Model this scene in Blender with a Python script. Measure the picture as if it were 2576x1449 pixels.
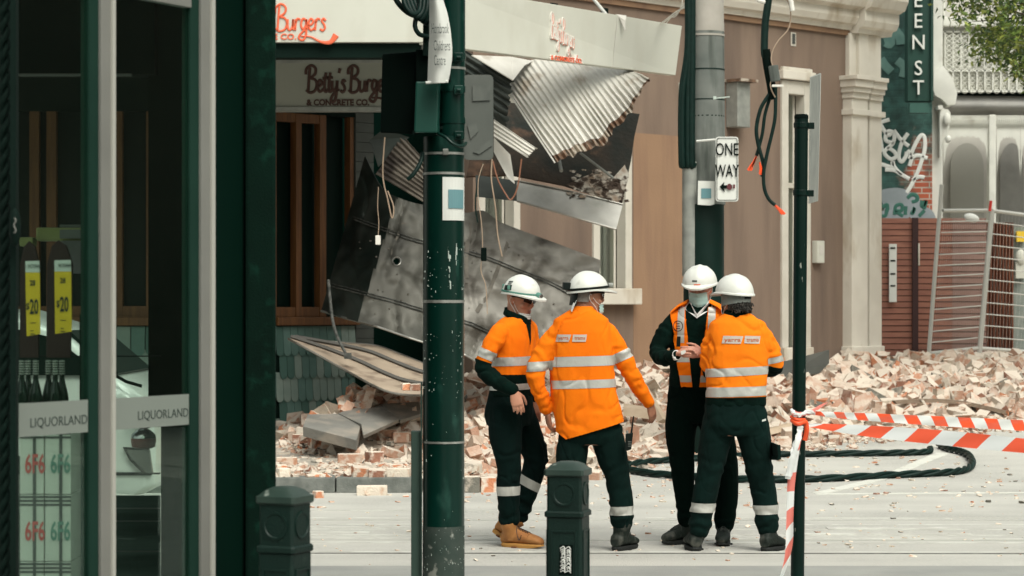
import bpy, bmesh, math, random
from mathutils import Vector, Matrix, noise
R = math.radians
random.seed(7)
V = Vector
sc = bpy.context.scene
for o in list(bpy.data.objects): bpy.data.objects.remove(o)
C = sc.collection

# ---------------------------------------------------------------- camera, sky, sun, exposure
F = 6000.0; CX = 1288.0; HY = 766.0; EYE = 1.6          # focal length in units of a 2576 px wide picture
cam_d = bpy.data.cameras.new('camera'); cam = bpy.data.objects.new('camera', cam_d); C.objects.link(cam)
cam.location = (0, 0, EYE); cam.rotation_euler = (R(90), 0, 0)
cam_d.sensor_width = 36; cam_d.lens = F/2576*36
cam_d.shift_y = (HY-724.5)/2576
cam_d.clip_start = .1; cam_d.clip_end = 2000
cam_d.dof.use_dof = True; cam_d.dof.focus_distance = 15.6; cam_d.dof.aperture_fstop = 5.6
sc.camera = cam
w = bpy.data.worlds.new("World"); sc.world = w; w.use_nodes = True
nt = w.node_tree; nt.nodes.clear()
sky = nt.nodes.new('ShaderNodeTexSky'); sky.sky_type = 'NISHITA'; sky.sun_disc = False
SUN_EL, SUN_AZ = 52, 155
sky.sun_elevation = R(SUN_EL); sky.sun_rotation = R(SUN_AZ); sky.air_density = 1.6; sky.dust_density = 5.0; sky.ozone_density = .6
hs = nt.nodes.new('ShaderNodeHueSaturation'); hs.inputs['Saturation'].default_value = .22
tint = nt.nodes.new('ShaderNodeMix'); tint.data_type = 'RGBA'; tint.blend_type = 'MULTIPLY'; tint.inputs[0].default_value = 1
tint.inputs[7].default_value = (.98, 1.0, .93, 1)
bg = nt.nodes.new('ShaderNodeBackground'); bg.inputs['Strength'].default_value = .13
wo = nt.nodes.new('ShaderNodeOutputWorld')
nt.links.new(sky.outputs[0], hs.inputs['Color']); nt.links.new(hs.outputs[0], tint.inputs[6])
nt.links.new(tint.outputs[2], bg.inputs['Color']); nt.links.new(bg.outputs[0], wo.inputs['Surface'])
sl = bpy.data.lights.new('sun', 'SUN'); sl.energy = 1.3; sl.angle = R(35); sl.color = (1, .97, .9)
sun = bpy.data.objects.new('sun', sl); C.objects.link(sun)
az = R(SUN_AZ); el = R(SUN_EL)
sd = V((math.sin(az)*math.cos(el), math.cos(az)*math.cos(el), math.sin(el)))
sun.rotation_euler = sd.to_track_quat('Z', 'Y').to_euler(); sun.location = (0, 0, 30)
sc.view_settings.view_transform = 'Standard'; sc.view_settings.look = 'None'
sc.view_settings.exposure = 0.45; sc.view_settings.gamma = 1; sc.view_settings.use_curve_mapping = False
sc.render.engine = 'CYCLES'

# ---------------------------------------------------------------- placing: a direction through the lens and a distance give a real point
def at(px, py, Y): return V(((px-CX)/F*Y, Y, EYE-(py-HY)/F*Y))
def G(X, Y):                                     # the street rises gently beyond the kerb
    t = max(0, Y-22); return .05*t - (.5*(max(0, t-22))*.05)
def gat(px, py, dz=0):                           # point of the ground seen at px, py
    Y = 20.0
    for _ in range(30):
        Y = max(3, min(200, .5*Y+.5*(EYE-G(0, Y)-dz)*F/max(1, py-HY)))
    return at(px, py, Y)
def FD(px): return 170640/(7288-px)              # distance of the long facade plane (it runs off at 45 degrees)
def fpt(px, py, out=0):
    p = at(px, py, FD(px)); return p+V((.7071, -.7071, 0))*out
def fz(px, z, out=0):
    p = at(px, HY, FD(px)); p.z = z; return p+V((.7071, -.7071, 0))*out

# ---------------------------------------------------------------- materials
MATS = {}
def mat(name, c, c2=None, scale=4, rough=.8, metal=0, bump=0, bscale=None, c3=None, s3=2, t3=.6, w3=.08, stretch=(1,1,1), stretch3=(1,1,1), det=6, rnd=0, dusty=None, coat=0, spec=None, sheen=0, trans=0):
    m = bpy.data.materials.new(name); m.use_nodes = True; n = m.node_tree.nodes; L = m.node_tree.links
    b = n['Principled BSDF']; b.inputs['Roughness'].default_value = rough; b.inputs['Metallic'].default_value = metal
    if coat: b.inputs['Coat Weight'].default_value = coat
    if spec is not None: b.inputs['Specular IOR Level'].default_value = spec
    if sheen: b.inputs['Sheen Weight'].default_value = sheen
    if trans: b.inputs['Transmission Weight'].default_value = trans
    tc = n.new('ShaderNodeTexCoord')
    def nz(s, st, d=det, off=0):
        mp = n.new('ShaderNodeMapping'); mp.inputs['Scale'].default_value = st; mp.inputs['Location'].default_value = (off, off*.7, 0)
        t = n.new('ShaderNodeTexNoise'); t.inputs['Scale'].default_value = s; t.inputs['Detail'].default_value = d
        L.new(tc.outputs['Object'], mp.inputs[0]); L.new(mp.outputs[0], t.inputs['Vector']); return t.outputs[0]
    col = None
    def mix(a, bcol, fac):
        x = n.new('ShaderNodeMix'); x.data_type = 'RGBA'
        if isinstance(a, tuple): x.inputs[6].default_value = (*a, 1)
        else: L.new(a, x.inputs[6])
        x.inputs[7].default_value = (*bcol, 1); L.new(fac, x.inputs[0]); return x.outputs[2]
    def ramp(src, lo, hi):
        r = n.new('ShaderNodeMapRange'); r.inputs[1].default_value = lo; r.inputs[2].default_value = hi; L.new(src, r.inputs[0]); return r.outputs[0]
    if c2 is not None: col = mix(c, c2, ramp(nz(scale, stretch), .35, .65))
    if c3 is not None: col = mix(col if col is not None else c, c3, ramp(nz(s3, stretch3, 8, 5), t3-w3, t3+w3))
    if dusty:                                    # settled dust on faces that look up
        ge = n.new('ShaderNodeNewGeometry'); sz = n.new('ShaderNodeSeparateXYZ'); L.new(ge.outputs['Normal'], sz.inputs[0]); ad = n.new('ShaderNodeMath'); ad.operation = 'MULTIPLY_ADD'; ad.inputs[1].default_value = .7; L.new(nz(7, (1,1,1), 6, 9), ad.inputs[0]); L.new(sz.outputs[2], ad.inputs[2])
        col = mix(col if col is not None else c, dusty, ramp(ad.outputs[0], .70, 1.15))
    if rnd:
        oi = n.new('ShaderNodeObjectInfo'); h = n.new('ShaderNodeHueSaturation')
        mr = n.new('ShaderNodeMapRange'); mr.inputs[3].default_value = 1-rnd; mr.inputs[4].default_value = 1+rnd
        L.new(oi.outputs['Random'], mr.inputs[0]); L.new(mr.outputs[0], h.inputs['Value'])
        if col is None: h.inputs['Color'].default_value = (*c, 1)
        else: L.new(col, h.inputs['Color'])
        col = h.outputs[0]
    if col is None: b.inputs['Base Color'].default_value = (*c, 1)
    else: L.new(col, b.inputs['Base Color'])
    if bump:
        bp = n.new('ShaderNodeBump'); bp.inputs['Strength'].default_value = bump; bp.inputs['Distance'].default_value = .02
        L.new(nz(bscale or scale*6, stretch), bp.inputs['Height']); L.new(bp.outputs[0], b.inputs['Normal'])
    MATS[name] = m; return m
def glassmat(name, tintc, refl=1.0, rough=.0, ior=1.5):
    m = bpy.data.materials.new(name); m.use_nodes = True; n = m.node_tree.nodes; L = m.node_tree.links; n.clear()
    o = n.new('ShaderNodeOutputMaterial'); mx = n.new('ShaderNodeMixShader'); tr = n.new('ShaderNodeBsdfTransparent'); gl = n.new('ShaderNodeBsdfGlossy')
    fr = n.new('ShaderNodeFresnel'); fr.inputs['IOR'].default_value = ior; mm = n.new('ShaderNodeMath'); mm.operation = 'MULTIPLY'; mm.inputs[1].default_value = refl
    tr.inputs[0].default_value = (*tintc, 1); gl.inputs['Roughness'].default_value = rough
    L.new(fr.outputs[0], mm.inputs[0]); L.new(mm.outputs[0], mx.inputs[0]); L.new(tr.outputs[0], mx.inputs[1]); L.new(gl.outputs[0], mx.inputs[2]); L.new(mx.outputs[0], o.inputs[0])
    MATS[name] = m; return m
def brickmat(name, c1, c2, mortar, dirx=(1,0), bw=.23, bh=.086, paint=None, ms=.01, spl=.5, pw=.05, ptop=None):
    m = bpy.data.materials.new(name); m.use_nodes = True; n = m.node_tree.nodes; L = m.node_tree.links
    b = n['Principled BSDF']; b.inputs['Roughness'].default_value = .85
    tc = n.new('ShaderNodeTexCoord'); dt = n.new('ShaderNodeVectorMath'); dt.operation = 'DOT_PRODUCT'; dt.inputs[1].default_value = (dirx[0], dirx[1], 0)
    sx = n.new('ShaderNodeSeparateXYZ'); cb = n.new('ShaderNodeCombineXYZ'); bt = n.new('ShaderNodeTexBrick')
    L.new(tc.outputs['Object'], dt.inputs[0]); L.new(tc.outputs['Object'], sx.inputs[0]); L.new(dt.outputs['Value'], cb.inputs[0]); L.new(sx.outputs[2], cb.inputs[1])
    L.new(cb.outputs[0], bt.inputs['Vector'])
    bt.inputs['Scale'].default_value = 1; bt.inputs['Brick Width'].default_value = bw; bt.inputs['Row Height'].default_value = bh; bt.inputs['Mortar Size'].default_value = ms
    bt.inputs['Color1'].default_value = (*c1, 1); bt.inputs['Color2'].default_value = (*c2, 1); bt.inputs['Mortar'].default_value = (*mortar, 1)
    col = bt.outputs['Color']
    nz = n.new('ShaderNodeTexNoise'); nz.inputs['Scale'].default_value = 2.2; nz.inputs['Detail'].default_value = 7; L.new(tc.outputs['Object'], nz.inputs['Vector'])
    if paint is not None:
        src = nz.outputs[0]
        if ptop is not None:                     # worn edge of the paint: present above a height, ragged
            ad = n.new('ShaderNodeMath'); ad.operation = 'MULTIPLY_ADD'; ad.inputs[1].default_value = .28; L.new(sx.outputs[2], ad.inputs[0]); L.new(nz.outputs[0], ad.inputs[2])
            d2 = n.new('ShaderNodeMath'); d2.operation = 'MULTIPLY_ADD'; d2.inputs[1].default_value = -.4; L.new(dt.outputs['Value'], d2.inputs[0]); L.new(ad.outputs[0], d2.inputs[2]); src = d2.outputs[0]
        mr = n.new('ShaderNodeMapRange'); th = spl if ptop is None else ptop
        mr.inputs[1].default_value = th-pw; mr.inputs[2].default_value = th+pw; L.new(src, mr.inputs[0])
        x = n.new('ShaderNodeMix'); x.data_type = 'RGBA'; L.new(col, x.inputs[6])
        pm = n.new('ShaderNodeMix'); pm.data_type = 'RGBA'; pm.inputs[6].default_value = (*paint, 1); pm.inputs[7].default_value = (*[q*.45 for q in paint], 1)
        nf = n.new('ShaderNodeTexNoise'); nf.inputs['Scale'].default_value = 6; nf.inputs['Detail'].default_value = 6; L.new(cb.outputs[0], nf.inputs['Vector'])
        m2 = n.new('ShaderNodeMapRange'); m2.inputs[1].default_value = .35; m2.inputs[2].default_value = .65; L.new(nf.outputs[0], m2.inputs[0]); L.new(m2.outputs[0], pm.inputs[0])
        L.new(pm.outputs[2], x.inputs[7]); L.new(mr.outputs[0], x.inputs[0]); col = x.outputs[2]
    L.new(col, b.inputs['Base Color'])
    bp = n.new('ShaderNodeBump'); bp.inputs['Strength'].default_value = .5; bp.inputs['Distance'].default_value = .01; bp.invert = True
    L.new(bt.outputs['Fac'], bp.inputs['Height']); L.new(bp.outputs[0], b.inputs['Normal'])
    MATS[name] = m; return m

# ---------------------------------------------------------------- mesh collector
def frame(d, up=V((0,0,1))):
    d = d.normalized()
    if abs(d.dot(up)) > .98: up = V((0,1,0)) if abs(d.y) < .9 else V((1,0,0))
    s = d.cross(up).normalized(); return s, s.cross(d).normalized()
def catmull(P, n=8, closed=False):
    P = [V(p) for p in P]; out = []; N = len(P)
    rng = range(N if closed else N-1)
    for i in rng:
        if closed: a, b, c, d = P[i-1], P[i], P[(i+1) % N], P[(i+2) % N]
        else: a, b, c, d = P[max(0, i-1)], P[i], P[i+1], P[min(N-1, i+2)]
        for k in range(n):
            t = k/n
            out.append(.5*((2*b)+(c-a)*t+(2*a-5*b+4*c-d)*t*t+(3*b-a-3*c+d)*t*t*t))
    if not closed: out.append(P[-1])
    return out
class MB:
    def __init__(s): s.v = []; s.f = []; s.m = []; s.mi = 0; s.col = None; s.cols = []
    def add(s, vs, fs):
        k = len(s.v); s.v += [V(p) for p in vs]; s.f += [tuple(i+k for i in f) for f in fs]; s.m += [s.mi]*len(fs); return k
    def box(s, c, sx, sy, sz, M=None):
        P = [V((x*sx/2, y*sy/2, z*sz/2)) for x in (-1,1) for y in (-1,1) for z in (-1,1)]
        if M is not None: P = [M @ p for p in P]
        c = V(c); s.add([p+c for p in P], [(0,1,3,2),(4,6,7,5),(0,4,5,1),(2,3,7,6),(0,2,6,4),(1,5,7,3)]); return s
    def bx(s, a, b):                                # axis-aligned from corner to corner
        a = V(a); b = V(b); d = b-a; return s.box((a+b)/2, abs(d.x), abs(d.y), abs(d.z))
    def hexa(s, P): s.add(P, [(0,3,2,1),(4,5,6,7),(0,1,5,4),(1,2,6,5),(2,3,7,6),(3,0,4,7)]); return s   # bottom 4, top 4
    def slab(s, P, th):                             # polygon with thickness vector
        n = len(P); th = V(th); P = [V(p) for p in P]
        s.add(P+[p+th for p in P], [tuple(range(n)), tuple(range(2*n-1, n-1, -1))]+[(i, i+n, (i+1) % n+n, (i+1) % n) for i in range(n)]); return s
    def rings(s, RR, cap=True, closed=False):       # list of rings of equal length
        n = len(RR[0]); k = len(s.v)
        vs = [p for r in RR for p in r]; fs = []
        m = len(RR)
        for i in range(m if closed else m-1):
            for j in range(n):
                a = i*n+j; b = i*n+(j+1) % n; c = ((i+1) % m)*n+(j+1) % n; d = ((i+1) % m)*n+j; fs.append((a, b, c, d))
        if cap and not closed: fs += [tuple(range(n-1, -1, -1)), tuple(range((m-1)*n, m*n))]
        s.add(vs, fs); return s
    def tube(s, P, r, n=8, flat=None, cap=True, closed=False):   # flat=(normal, thickness): ribbon-like stroke
        P = [V(p) for p in P]; RR = []; N = len(P); up = None
        for i, p in enumerate(P):
            d = (P[(i+1) % N]-P[i-1]) if closed else (P[min(N-1, i+1)]-P[max(0, i-1)])
            if d.length < 1e-9: d = V((0,0,1))
            d.normalize()
            rr = r[i] if isinstance(r, (list, tuple)) else r
            if flat:
                nn = flat[0]; sd_ = d.cross(nn)
                if sd_.length < 1e-6: sd_ = frame(d)[0]
                sd_.normalize(); RR.append([p+sd_*rr*math.cos(a)+nn*flat[1]*math.sin(a) for a in [2*math.pi*j/n for j in range(n)]])
            else:
                if up is None: a_, up = frame(d)
                a_ = d.cross(up)
                if a_.length < 1e-6: a_, up = frame(d)
                a_.normalize(); up = a_.cross(d).normalized()
                RR.append([p+a_*rr*math.cos(a)+up*rr*math.sin(a) for a in [2*math.pi*j/n for j in range(n)]])
        return s.rings(RR, cap, closed)
    def cyl(s, a, b, r, r2=None, n=16): return s.tube([a, b], [r, r if r2 is None else r2], n)
    def lathe(s, prof, c, n=24, sq=None):           # (radius, z) pairs round the vertical through c
        c = V(c); return s.rings([[c+V((r*math.cos(2*math.pi*j/n), r*math.sin(2*math.pi*j/n), z)) for j in range(n)] for r, z in prof])
    def ell(s, c, u, v, w_, n=12, m=8):             # ellipsoid with axis vectors
        RR = []
        for i in range(m+1):
            t = math.pi*(i/m); t = min(max(t, .06), math.pi-.06)
            RR.append([V(c)+V(u)*math.sin(t)*math.cos(2*math.pi*j/n)+V(v)*math.sin(t)*math.sin(2*math.pi*j/n)+V(w_)*math.cos(t) for j in range(n)])
        return s.rings(RR)
    def grid(s, fn, nu, nv, keep=None):             # open sheet
        vs = [fn(i/nu, j/nv) for i in range(nu+1) for j in range(nv+1)]
        fs = [(i*(nv+1)+j, (i+1)*(nv+1)+j, (i+1)*(nv+1)+j+1, i*(nv+1)+j+1) for i in range(nu) for j in range(nv) if keep is None or keep((i+.5)/nu, (j+.5)/nv)]
        s.add(vs, fs); return s
def wloc(o):
    l = V((0,0,0))
    while o is not None: l += o.location; o = o.parent
    return l
def build(name, mb, m, parent=None, bevel=0, smooth=None, solid=0, seg=2, loc=None, kind=None):
    me = bpy.data.meshes.new(name); off = wloc(parent) if parent else V(loc or (0,0,0))
    me.from_pydata([tuple(p-off) for p in mb.v], [], mb.f)
    ms = m if isinstance(m, (list, tuple)) else [m]
    for x in ms: me.materials.append(x)
    if len(ms) > 1: me.polygons.foreach_set('material_index', mb.m)
    bm = bmesh.new(); bm.from_mesh(me)
    bmesh.ops.recalc_face_normals(bm, faces=bm.faces)
    if solid:
        g = bm.faces[:]; bmesh.ops.solidify(bm, geom=g, thickness=solid)
        bmesh.ops.recalc_face_normals(bm, faces=bm.faces)
    if bevel:
        es = [e for e in bm.edges if len(e.link_faces) == 2 and e.calc_face_angle(0) > R(28)]
        bmesh.ops.bevel(bm, geom=es, offset=bevel, segments=seg, affect='EDGES', profile=.6, clamp_overlap=True)
    if smooth is not None:
        for f in bm.faces: f.smooth = True
        for e in bm.edges:
            if len(e.link_faces) == 2 and e.calc_face_angle(0) > R(smooth): e.smooth = False
    bm.to_mesh(me); bm.free(); me.update()
    o = bpy.data.objects.new(name, me); C.objects.link(o)
    if parent: o.parent = parent
    else: o.location = off
    if kind: o['kind'] = kind
    return o
def tag(o, label, cat, group=None):
    o['label'] = label; o['category'] = cat
    if group: o['group'] = group
    return o
def thing(name, label, cat, loc=(0,0,0), group=None):
    o = bpy.data.objects.new(name, None); C.objects.link(o); o.location = loc; o.empty_display_size = .1
    return tag(o, label, cat, group)
def kids(o): return [c for c in bpy.data.objects if c.parent == o]
def copy_tree(o, parent=None):
    c = o.copy(); C.objects.link(c); c.parent = parent
    for ch in kids(o): copy_tree(ch, c)
    return c
def text(mb, s, o, u, v, h, wx=1.0, align='L', depth=.003, space=1.0, shear=0, bold=0):
    """lettering built in the plane of unit vectors u (along), v (up), at o = baseline start, cap height h"""
    cu = bpy.data.curves.new('t', 'FONT'); cu.body = s; cu.size = 1; cu.space_character = space; cu.shear = shear; cu.offset = bold; cu.resolution_u = 3
    ob = bpy.data.objects.new('t', cu); C.objects.link(ob)
    dg = bpy.context.evaluated_depsgraph_get(); me = bpy.data.meshes.new_from_object(ob.evaluated_get(dg))
    k = h/.69; xs = [q.co.x for q in me.vertices] or [0]; x0, x1 = min(xs), max(xs); sh = {'L': x0, 'C': (x0+x1)/2, 'R': x1}[align]
    n = u.cross(v); P = [o+u*((q.co.x-sh)*k*wx)+v*(q.co.y*k) for q in me.vertices]
    nv = len(P); fs = [tuple(f.vertices) for f in me.polygons]
    from collections import Counter
    ec = Counter(); de = {}
    for f in fs:
        for i in range(len(f)): e = (f[i], f[(i+1) % len(f)]); ec[tuple(sorted(e))] += 1; de[tuple(sorted(e))] = e
    side = [(de[e][0], de[e][1], de[e][1]+nv, de[e][0]+nv) for e, c in ec.items() if c == 1]
    mb.add(P+[p+n*depth for p in P], fs+[tuple(i+nv for i in reversed(f)) for f in fs]+side)
    bpy.data.objects.remove(ob); bpy.data.curves.remove(cu); bpy.data.meshes.remove(me)
    return (x1-x0)*k*wx
SCRIPT = {  # handwriting strokes
 'B': (.62, [[(.12,-.02),(.16,.5),(.22,1.02)], [(0,.72),(.02,.95),(.28,1.1),(.52,.98),(.5,.74),(.22,.56)], [(.22,.56),(.5,.5),(.6,.28),(.48,.03),(.2,-.04),(.02,.08)]]),
 'e': (.34, [[(0,.2),(.2,.26),(.26,.4),(.14,.48),(.04,.34),(.04,.12),(.16,0),(.36,.12)]]),
 't': (.24, [[(.16,.8),(.08,.4),(.08,.06),(.16,0),(.28,.1)], [(-.04,.56),(.3,.6)]]),
 'y': (.36, [[(.02,.46),(.02,.16),(.12,.04),(.26,.2),(.3,.46)], [(.3,.46),(.26,-.1),(.12,-.42),(-.06,-.34),(.1,-.1),(.4,.12)]]),
 "'": (.14, [[(.1,.98),(.03,.78)]]),
 's': (.30, [[(.26,.40),(.16,.49),(.07,.38),(.18,.24),(.22,.09),(.10,-.02),(-.02,.06)]]),
 'u': (.38, [[(.02,.46),(.02,.12),(.12,.0),(.26,.14),(.3,.46)], [(.3,.46),(.3,.06),(.42,.08)]]),
 'r': (.3, [[(.02,.0),(.06,.46)], [(.05,.3),(.14,.48),(.28,.44)]]),
 'g': (.38, [[(.28,.42),(.12,.48),(.02,.24),(.12,.04),(.26,.2),(.3,.46)], [(.3,.46),(.28,-.16),(.12,-.42),(-.1,-.32),(.06,-.1),(.42,.12)]]),
 ' ': (.12, [])}
def script(mb, s, o, u, v, h, wx, r, n, swoosh=True, th=.006):
    x = 0; lastx = 0
    for ch in s:
        adv, sts = SCRIPT[ch]
        for st in sts:
            P = [o+u*((x+a)*h*wx)+v*(b*h) for a, b in st]
            mb.tube(catmull(P, 5) if len(P) > 2 else P, r, 6, flat=(n, th))
        x += adv
    if swoosh:
        P = [o+u*((x+a)*h*wx)+v*(b*h) for a, b in [(-1.3,-.25),(-.8,-.28),(-.3,-.48),(.2,-.5),(.5,-.2)]]
        Q = catmull(P, 6); mb.tube(Q, [r*(.6+2.6*(i/len(Q))**2) for i in range(len(Q))], 8, flat=(n, th))
    return x*h*wx
# ---------------------------------------------------------------- materials of the place
mat('road', (.47,.46,.42), (.37,.365,.335), 38, .9, bump=.5, bscale=70, c3=(.52,.51,.465), s3=1.1, t3=.5, w3=.14, stretch3=(.55,1.1,1))
mat('near_asphalt', (.33,.335,.31), (.27,.275,.26), 2, .9, bump=.3, bscale=90)
mat('paint_white', (.60,.60,.55), (.52,.52,.47), 6, .8, c3=(.46,.45,.41), s3=5, t3=.50, w3=.06)
mat('old_steel_shaded', (.15,.145,.125), (.09,.09,.075), 1.5, .6, .25, c3=(.035,.035,.028), s3=1.8, t3=.56, w3=.1)
mat('paint_fresh', (.66,.66,.6), (.6,.6,.54), 9, .8, c3=(.5,.49,.44), s3=7, t3=.62)
mat('rail', (.10,.10,.09), (.2,.2,.18), 12, .5, .4)
mat('rail_pale', (.36,.36,.33), (.46,.46,.42), 3, .6, stretch=(.3,1,1))
mat('kerbstone', (.10,.11,.10), (.17,.18,.165), 9, .8, bump=.3, rnd=.2)
mat('footpath', (.42,.38,.32), (.3,.27,.23), 1.4, .95, bump=.4, bscale=30, c3=(.52,.47,.4), s3=3)
mat('dust', (.70,.60,.50), (.56,.46,.37), 3, .95, bump=.5, bscale=24, c3=(.78,.70,.61), s3=5, t3=.52)
mat('render_brown', (.212,.152,.114), (.186,.131,.098), 1.3, .92, bump=.12, bscale=40, c3=(.14,.10,.077), s3=1.2, t3=.58, w3=.13, stretch=(1,1,.5), stretch3=(2.5,2.5,.3))
mat('render_patch', (.30,.185,.112), (.265,.162,.098), 1.5, .92, bump=.12, bscale=40, c3=(.21,.125,.082), s3=1.4, t3=.58, w3=.12, stretch3=(3,3,.3))
mat('cream', (.67,.63,.55), (.59,.55,.475), 2, .8, c3=(.40,.33,.24), s3=2.5, t3=.63, w3=.08, stretch3=(1,1,.4))
mat('cream_trim', (.6,.57,.5), (.52,.49,.42), 3, .75)
mat('curtain', (.3,.29,.27), (.5,.48,.45), 5, .9, stretch=(6,6,.1))
mat('white_paint', (.66,.66,.6), (.58,.58,.53), 4, .6, c3=(.45,.43,.37), s3=3, t3=.66)
mat('terrace_grey', (.60,.58,.53), (.52,.5,.46), 2, .9)
mat('terrace_dark', (.06,.065,.06), None, rough=.9)
mat('iron_roof', (.25,.245,.23), (.33,.32,.3), 3, .7)
mat('black_green', (.0006,.009,.006), (.0005,.007,.0045), 3, .8, spec=.15, bump=.1, bscale=80)
mat('tile_dark', (.0004,.010,.006), None, rough=.95, spec=.04)
mat('pillar_green', (.0007,.011,.0065), (.0005,.008,.0047), 6, .9, spec=.12, bump=.2, bscale=120, c3=(.003,.024,.015), s3=18, t3=.62)
mat('frame_metal', (.215,.215,.195), (.185,.185,.168), 3, .55, .2)
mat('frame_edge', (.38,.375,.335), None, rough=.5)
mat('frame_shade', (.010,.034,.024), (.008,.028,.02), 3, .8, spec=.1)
glassmat('shop_glass', (.78,.88,.83), .16)
glassmat('dark_glass', (.85,.88,.85), .4)
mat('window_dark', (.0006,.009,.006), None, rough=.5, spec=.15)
mat('frosted', (.19,.215,.19), None, rough=.6)
mat('letter_dark', (.012,.025,.02), None, rough=.6)
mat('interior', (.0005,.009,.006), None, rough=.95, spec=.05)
mat('timber', (.15,.062,.016), (.10,.038,.010), 5, .6, stretch=(6,6,.5))
mat('scallop_a', (.105,.19,.165), (.08,.155,.135), 5, .7)
mat('scallop_b', (.23,.29,.255), (.18,.245,.215), 5, .7)
mat('scallop_c', (.05,.115,.095), None, rough=.7)
mat('cladding', (.07,.08,.07), (.055,.062,.055), 4, .8)
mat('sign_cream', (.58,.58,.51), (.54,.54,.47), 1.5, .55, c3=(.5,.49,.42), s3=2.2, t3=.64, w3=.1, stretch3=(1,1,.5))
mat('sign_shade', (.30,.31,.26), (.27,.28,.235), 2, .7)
mat('letter_red', (.78,.14,.06), None, rough=.5)
mat('letter_white', (.7,.68,.62), None, rough=.5)
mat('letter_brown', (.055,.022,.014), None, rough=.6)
mat('steel_roof', (.62,.60,.55), (.52,.5,.45), 2.5, .6, .1, c3=(.38,.33,.27), s3=3, t3=.64, w3=.05, bump=.15, bscale=14)
mat('rust', (.2,.11,.065), (.09,.055,.035), 9, .9, c3=(.45,.4,.33), s3=7, t3=.56)
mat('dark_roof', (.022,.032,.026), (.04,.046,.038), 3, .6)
mat('soot', (.10,.09,.075), (.17,.155,.13), 9, .9)
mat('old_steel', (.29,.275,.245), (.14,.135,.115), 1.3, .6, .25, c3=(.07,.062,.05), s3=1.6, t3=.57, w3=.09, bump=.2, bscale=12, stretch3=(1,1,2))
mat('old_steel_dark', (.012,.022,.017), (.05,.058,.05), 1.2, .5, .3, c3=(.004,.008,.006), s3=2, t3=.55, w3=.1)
mat('charred', (.006,.010,.007), (.03,.02,.012), 2.2, .85, c3=(.14,.075,.045), s3=2.4, t3=.6, w3=.06, bump=.6, bscale=20)
mat('flaking', (.5,.47,.41), (.3,.22,.16), 8, .9, c3=(.06,.04,.028), s3=9, t3=.52, w3=.04, bump=.8, bscale=30)
mat('shiny_steel', (.42,.41,.38), (.2,.2,.18), 1.8, .35, .7)
mat('seam', (.02,.024,.02), (.1,.1,.09), 20, .7)
mat('tan_sheet', (.40,.32,.24), (.3,.235,.175), 2.2, .9, c3=(.2,.15,.11), s3=5, t3=.6, bump=.3)
mat('batten', (.10,.095,.085), None, rough=.8)
mat('cement_sheet', (.20,.195,.175), (.155,.15,.135), 2.4, .85, c3=(.29,.26,.22), s3=3, t3=.6, bump=.25, bscale=30)
mat('pole_green', (.0012,.023,.0165), (.001,.017,.012), 2.5, .3, spec=.32, c3=(.012,.05,.038), s3=9, t3=.66, w3=.04, stretch3=(1,1,.4))
mat('pole_chip', (.45,.52,.47), None, rough=.7)
mat('pole_scuff', (.015,.034,.026), (.045,.06,.05), 7, .7, c3=(.22,.23,.2), s3=14, t3=.65, w3=.03)
mat('pole_black', (.0008,.010,.007), (.001,.014,.010), 3, .4, spec=.2, c3=(.3,.32,.28), s3=34, t3=.71, w3=.02, stretch3=(1,1,.3))
mat('steel_band', (.45,.45,.42), (.3,.3,.27), 20, .4, .6)
mat('galv', (.24,.25,.23), (.32,.33,.3), 8, .6, .3)
mat('sign_back', (.13,.14,.125), (.09,.10,.09), 3, .55, .3, c3=(.05,.06,.052), s3=7, t3=.6, w3=.03)
mat('white_sign', (.68,.69,.65), (.62,.63,.59), 3, .5)
mat('blue_print', (.09,.21,.24), (.14,.28,.3), 2, .5)
mat('black', (.001,.005,.0035), None, rough=.9, spec=.1)
mat('rubber', (.0015,.012,.009), (.003,.018,.014), 20, .5, spec=.2)
mat('pole_concrete', (.16,.17,.155), (.10,.115,.105), 3, .8, c3=(.06,.07,.06), s3=3, t3=.6, stretch3=(3,3,.4))
mat('pole_top', (.4,.37,.33), (.33,.31,.27), 4, .85)
mat('red_paint', (.55,.03,.02), None, rough=.6)
mat('tape_red', (.82,.10,.035), None, rough=.35, spec=.4)
mat('tape_pink', (.72,.20,.16), None, rough=.35)
mat('tape_white', (.72,.74,.72), None, rough=.3, spec=.4)
mat('fence_wood', (.31,.135,.092), (.24,.10,.07), 3, .8, stretch=(1,1,5), rnd=.05)
mat('fence_pink', (.28,.165,.135), (.23,.13,.105), 3, .8)
mat('fence_gap', (.02,.012,.01), None, rough=.9)
mat('wood_post', (.03,.008,.007), None, rough=.7)
mat('corrugated_brown', (.16,.05,.02), (.1,.03,.014), 4, .6, stretch=(5,5,.4))
mat('wire', (.5,.5,.46), None, rough=.5, metal=.3)
mat('yellow', (.75,.5,.02), None, rough=.6)
mat('orange_cord', (.85,.09,.02), None, rough=.5)
mat('copper', (.22,.09,.05), None, rough=.5)
mat('string', (.34,.25,.18), None, rough=.8)
mat('car_white', (.62,.64,.6), None, rough=.3, coat=.6)
mat('chrome', (.5,.5,.48), None, rough=.2, metal=1)
mat('brown_board', (.03,.009,.006), (.02,.006,.005), 2, .6)
mat('lime', (.34,.38,.12), (.45,.48,.22), 4, .6)
mat('carton', (.55,.55,.5), (.5,.5,.45), 2, .7)
mat('carton_red', (.5,.05,.04), None, rough=.6)
mat('carton_green', (.06,.2,.15), None, rough=.6)
mat('bottle', (.006,.018,.012), None, rough=.12, spec=.6)
mat('foil_grey', (.35,.36,.33), None, rough=.4, metal=.3)
mat('label_red', (.3,.04,.03), None, rough=.6)
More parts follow.
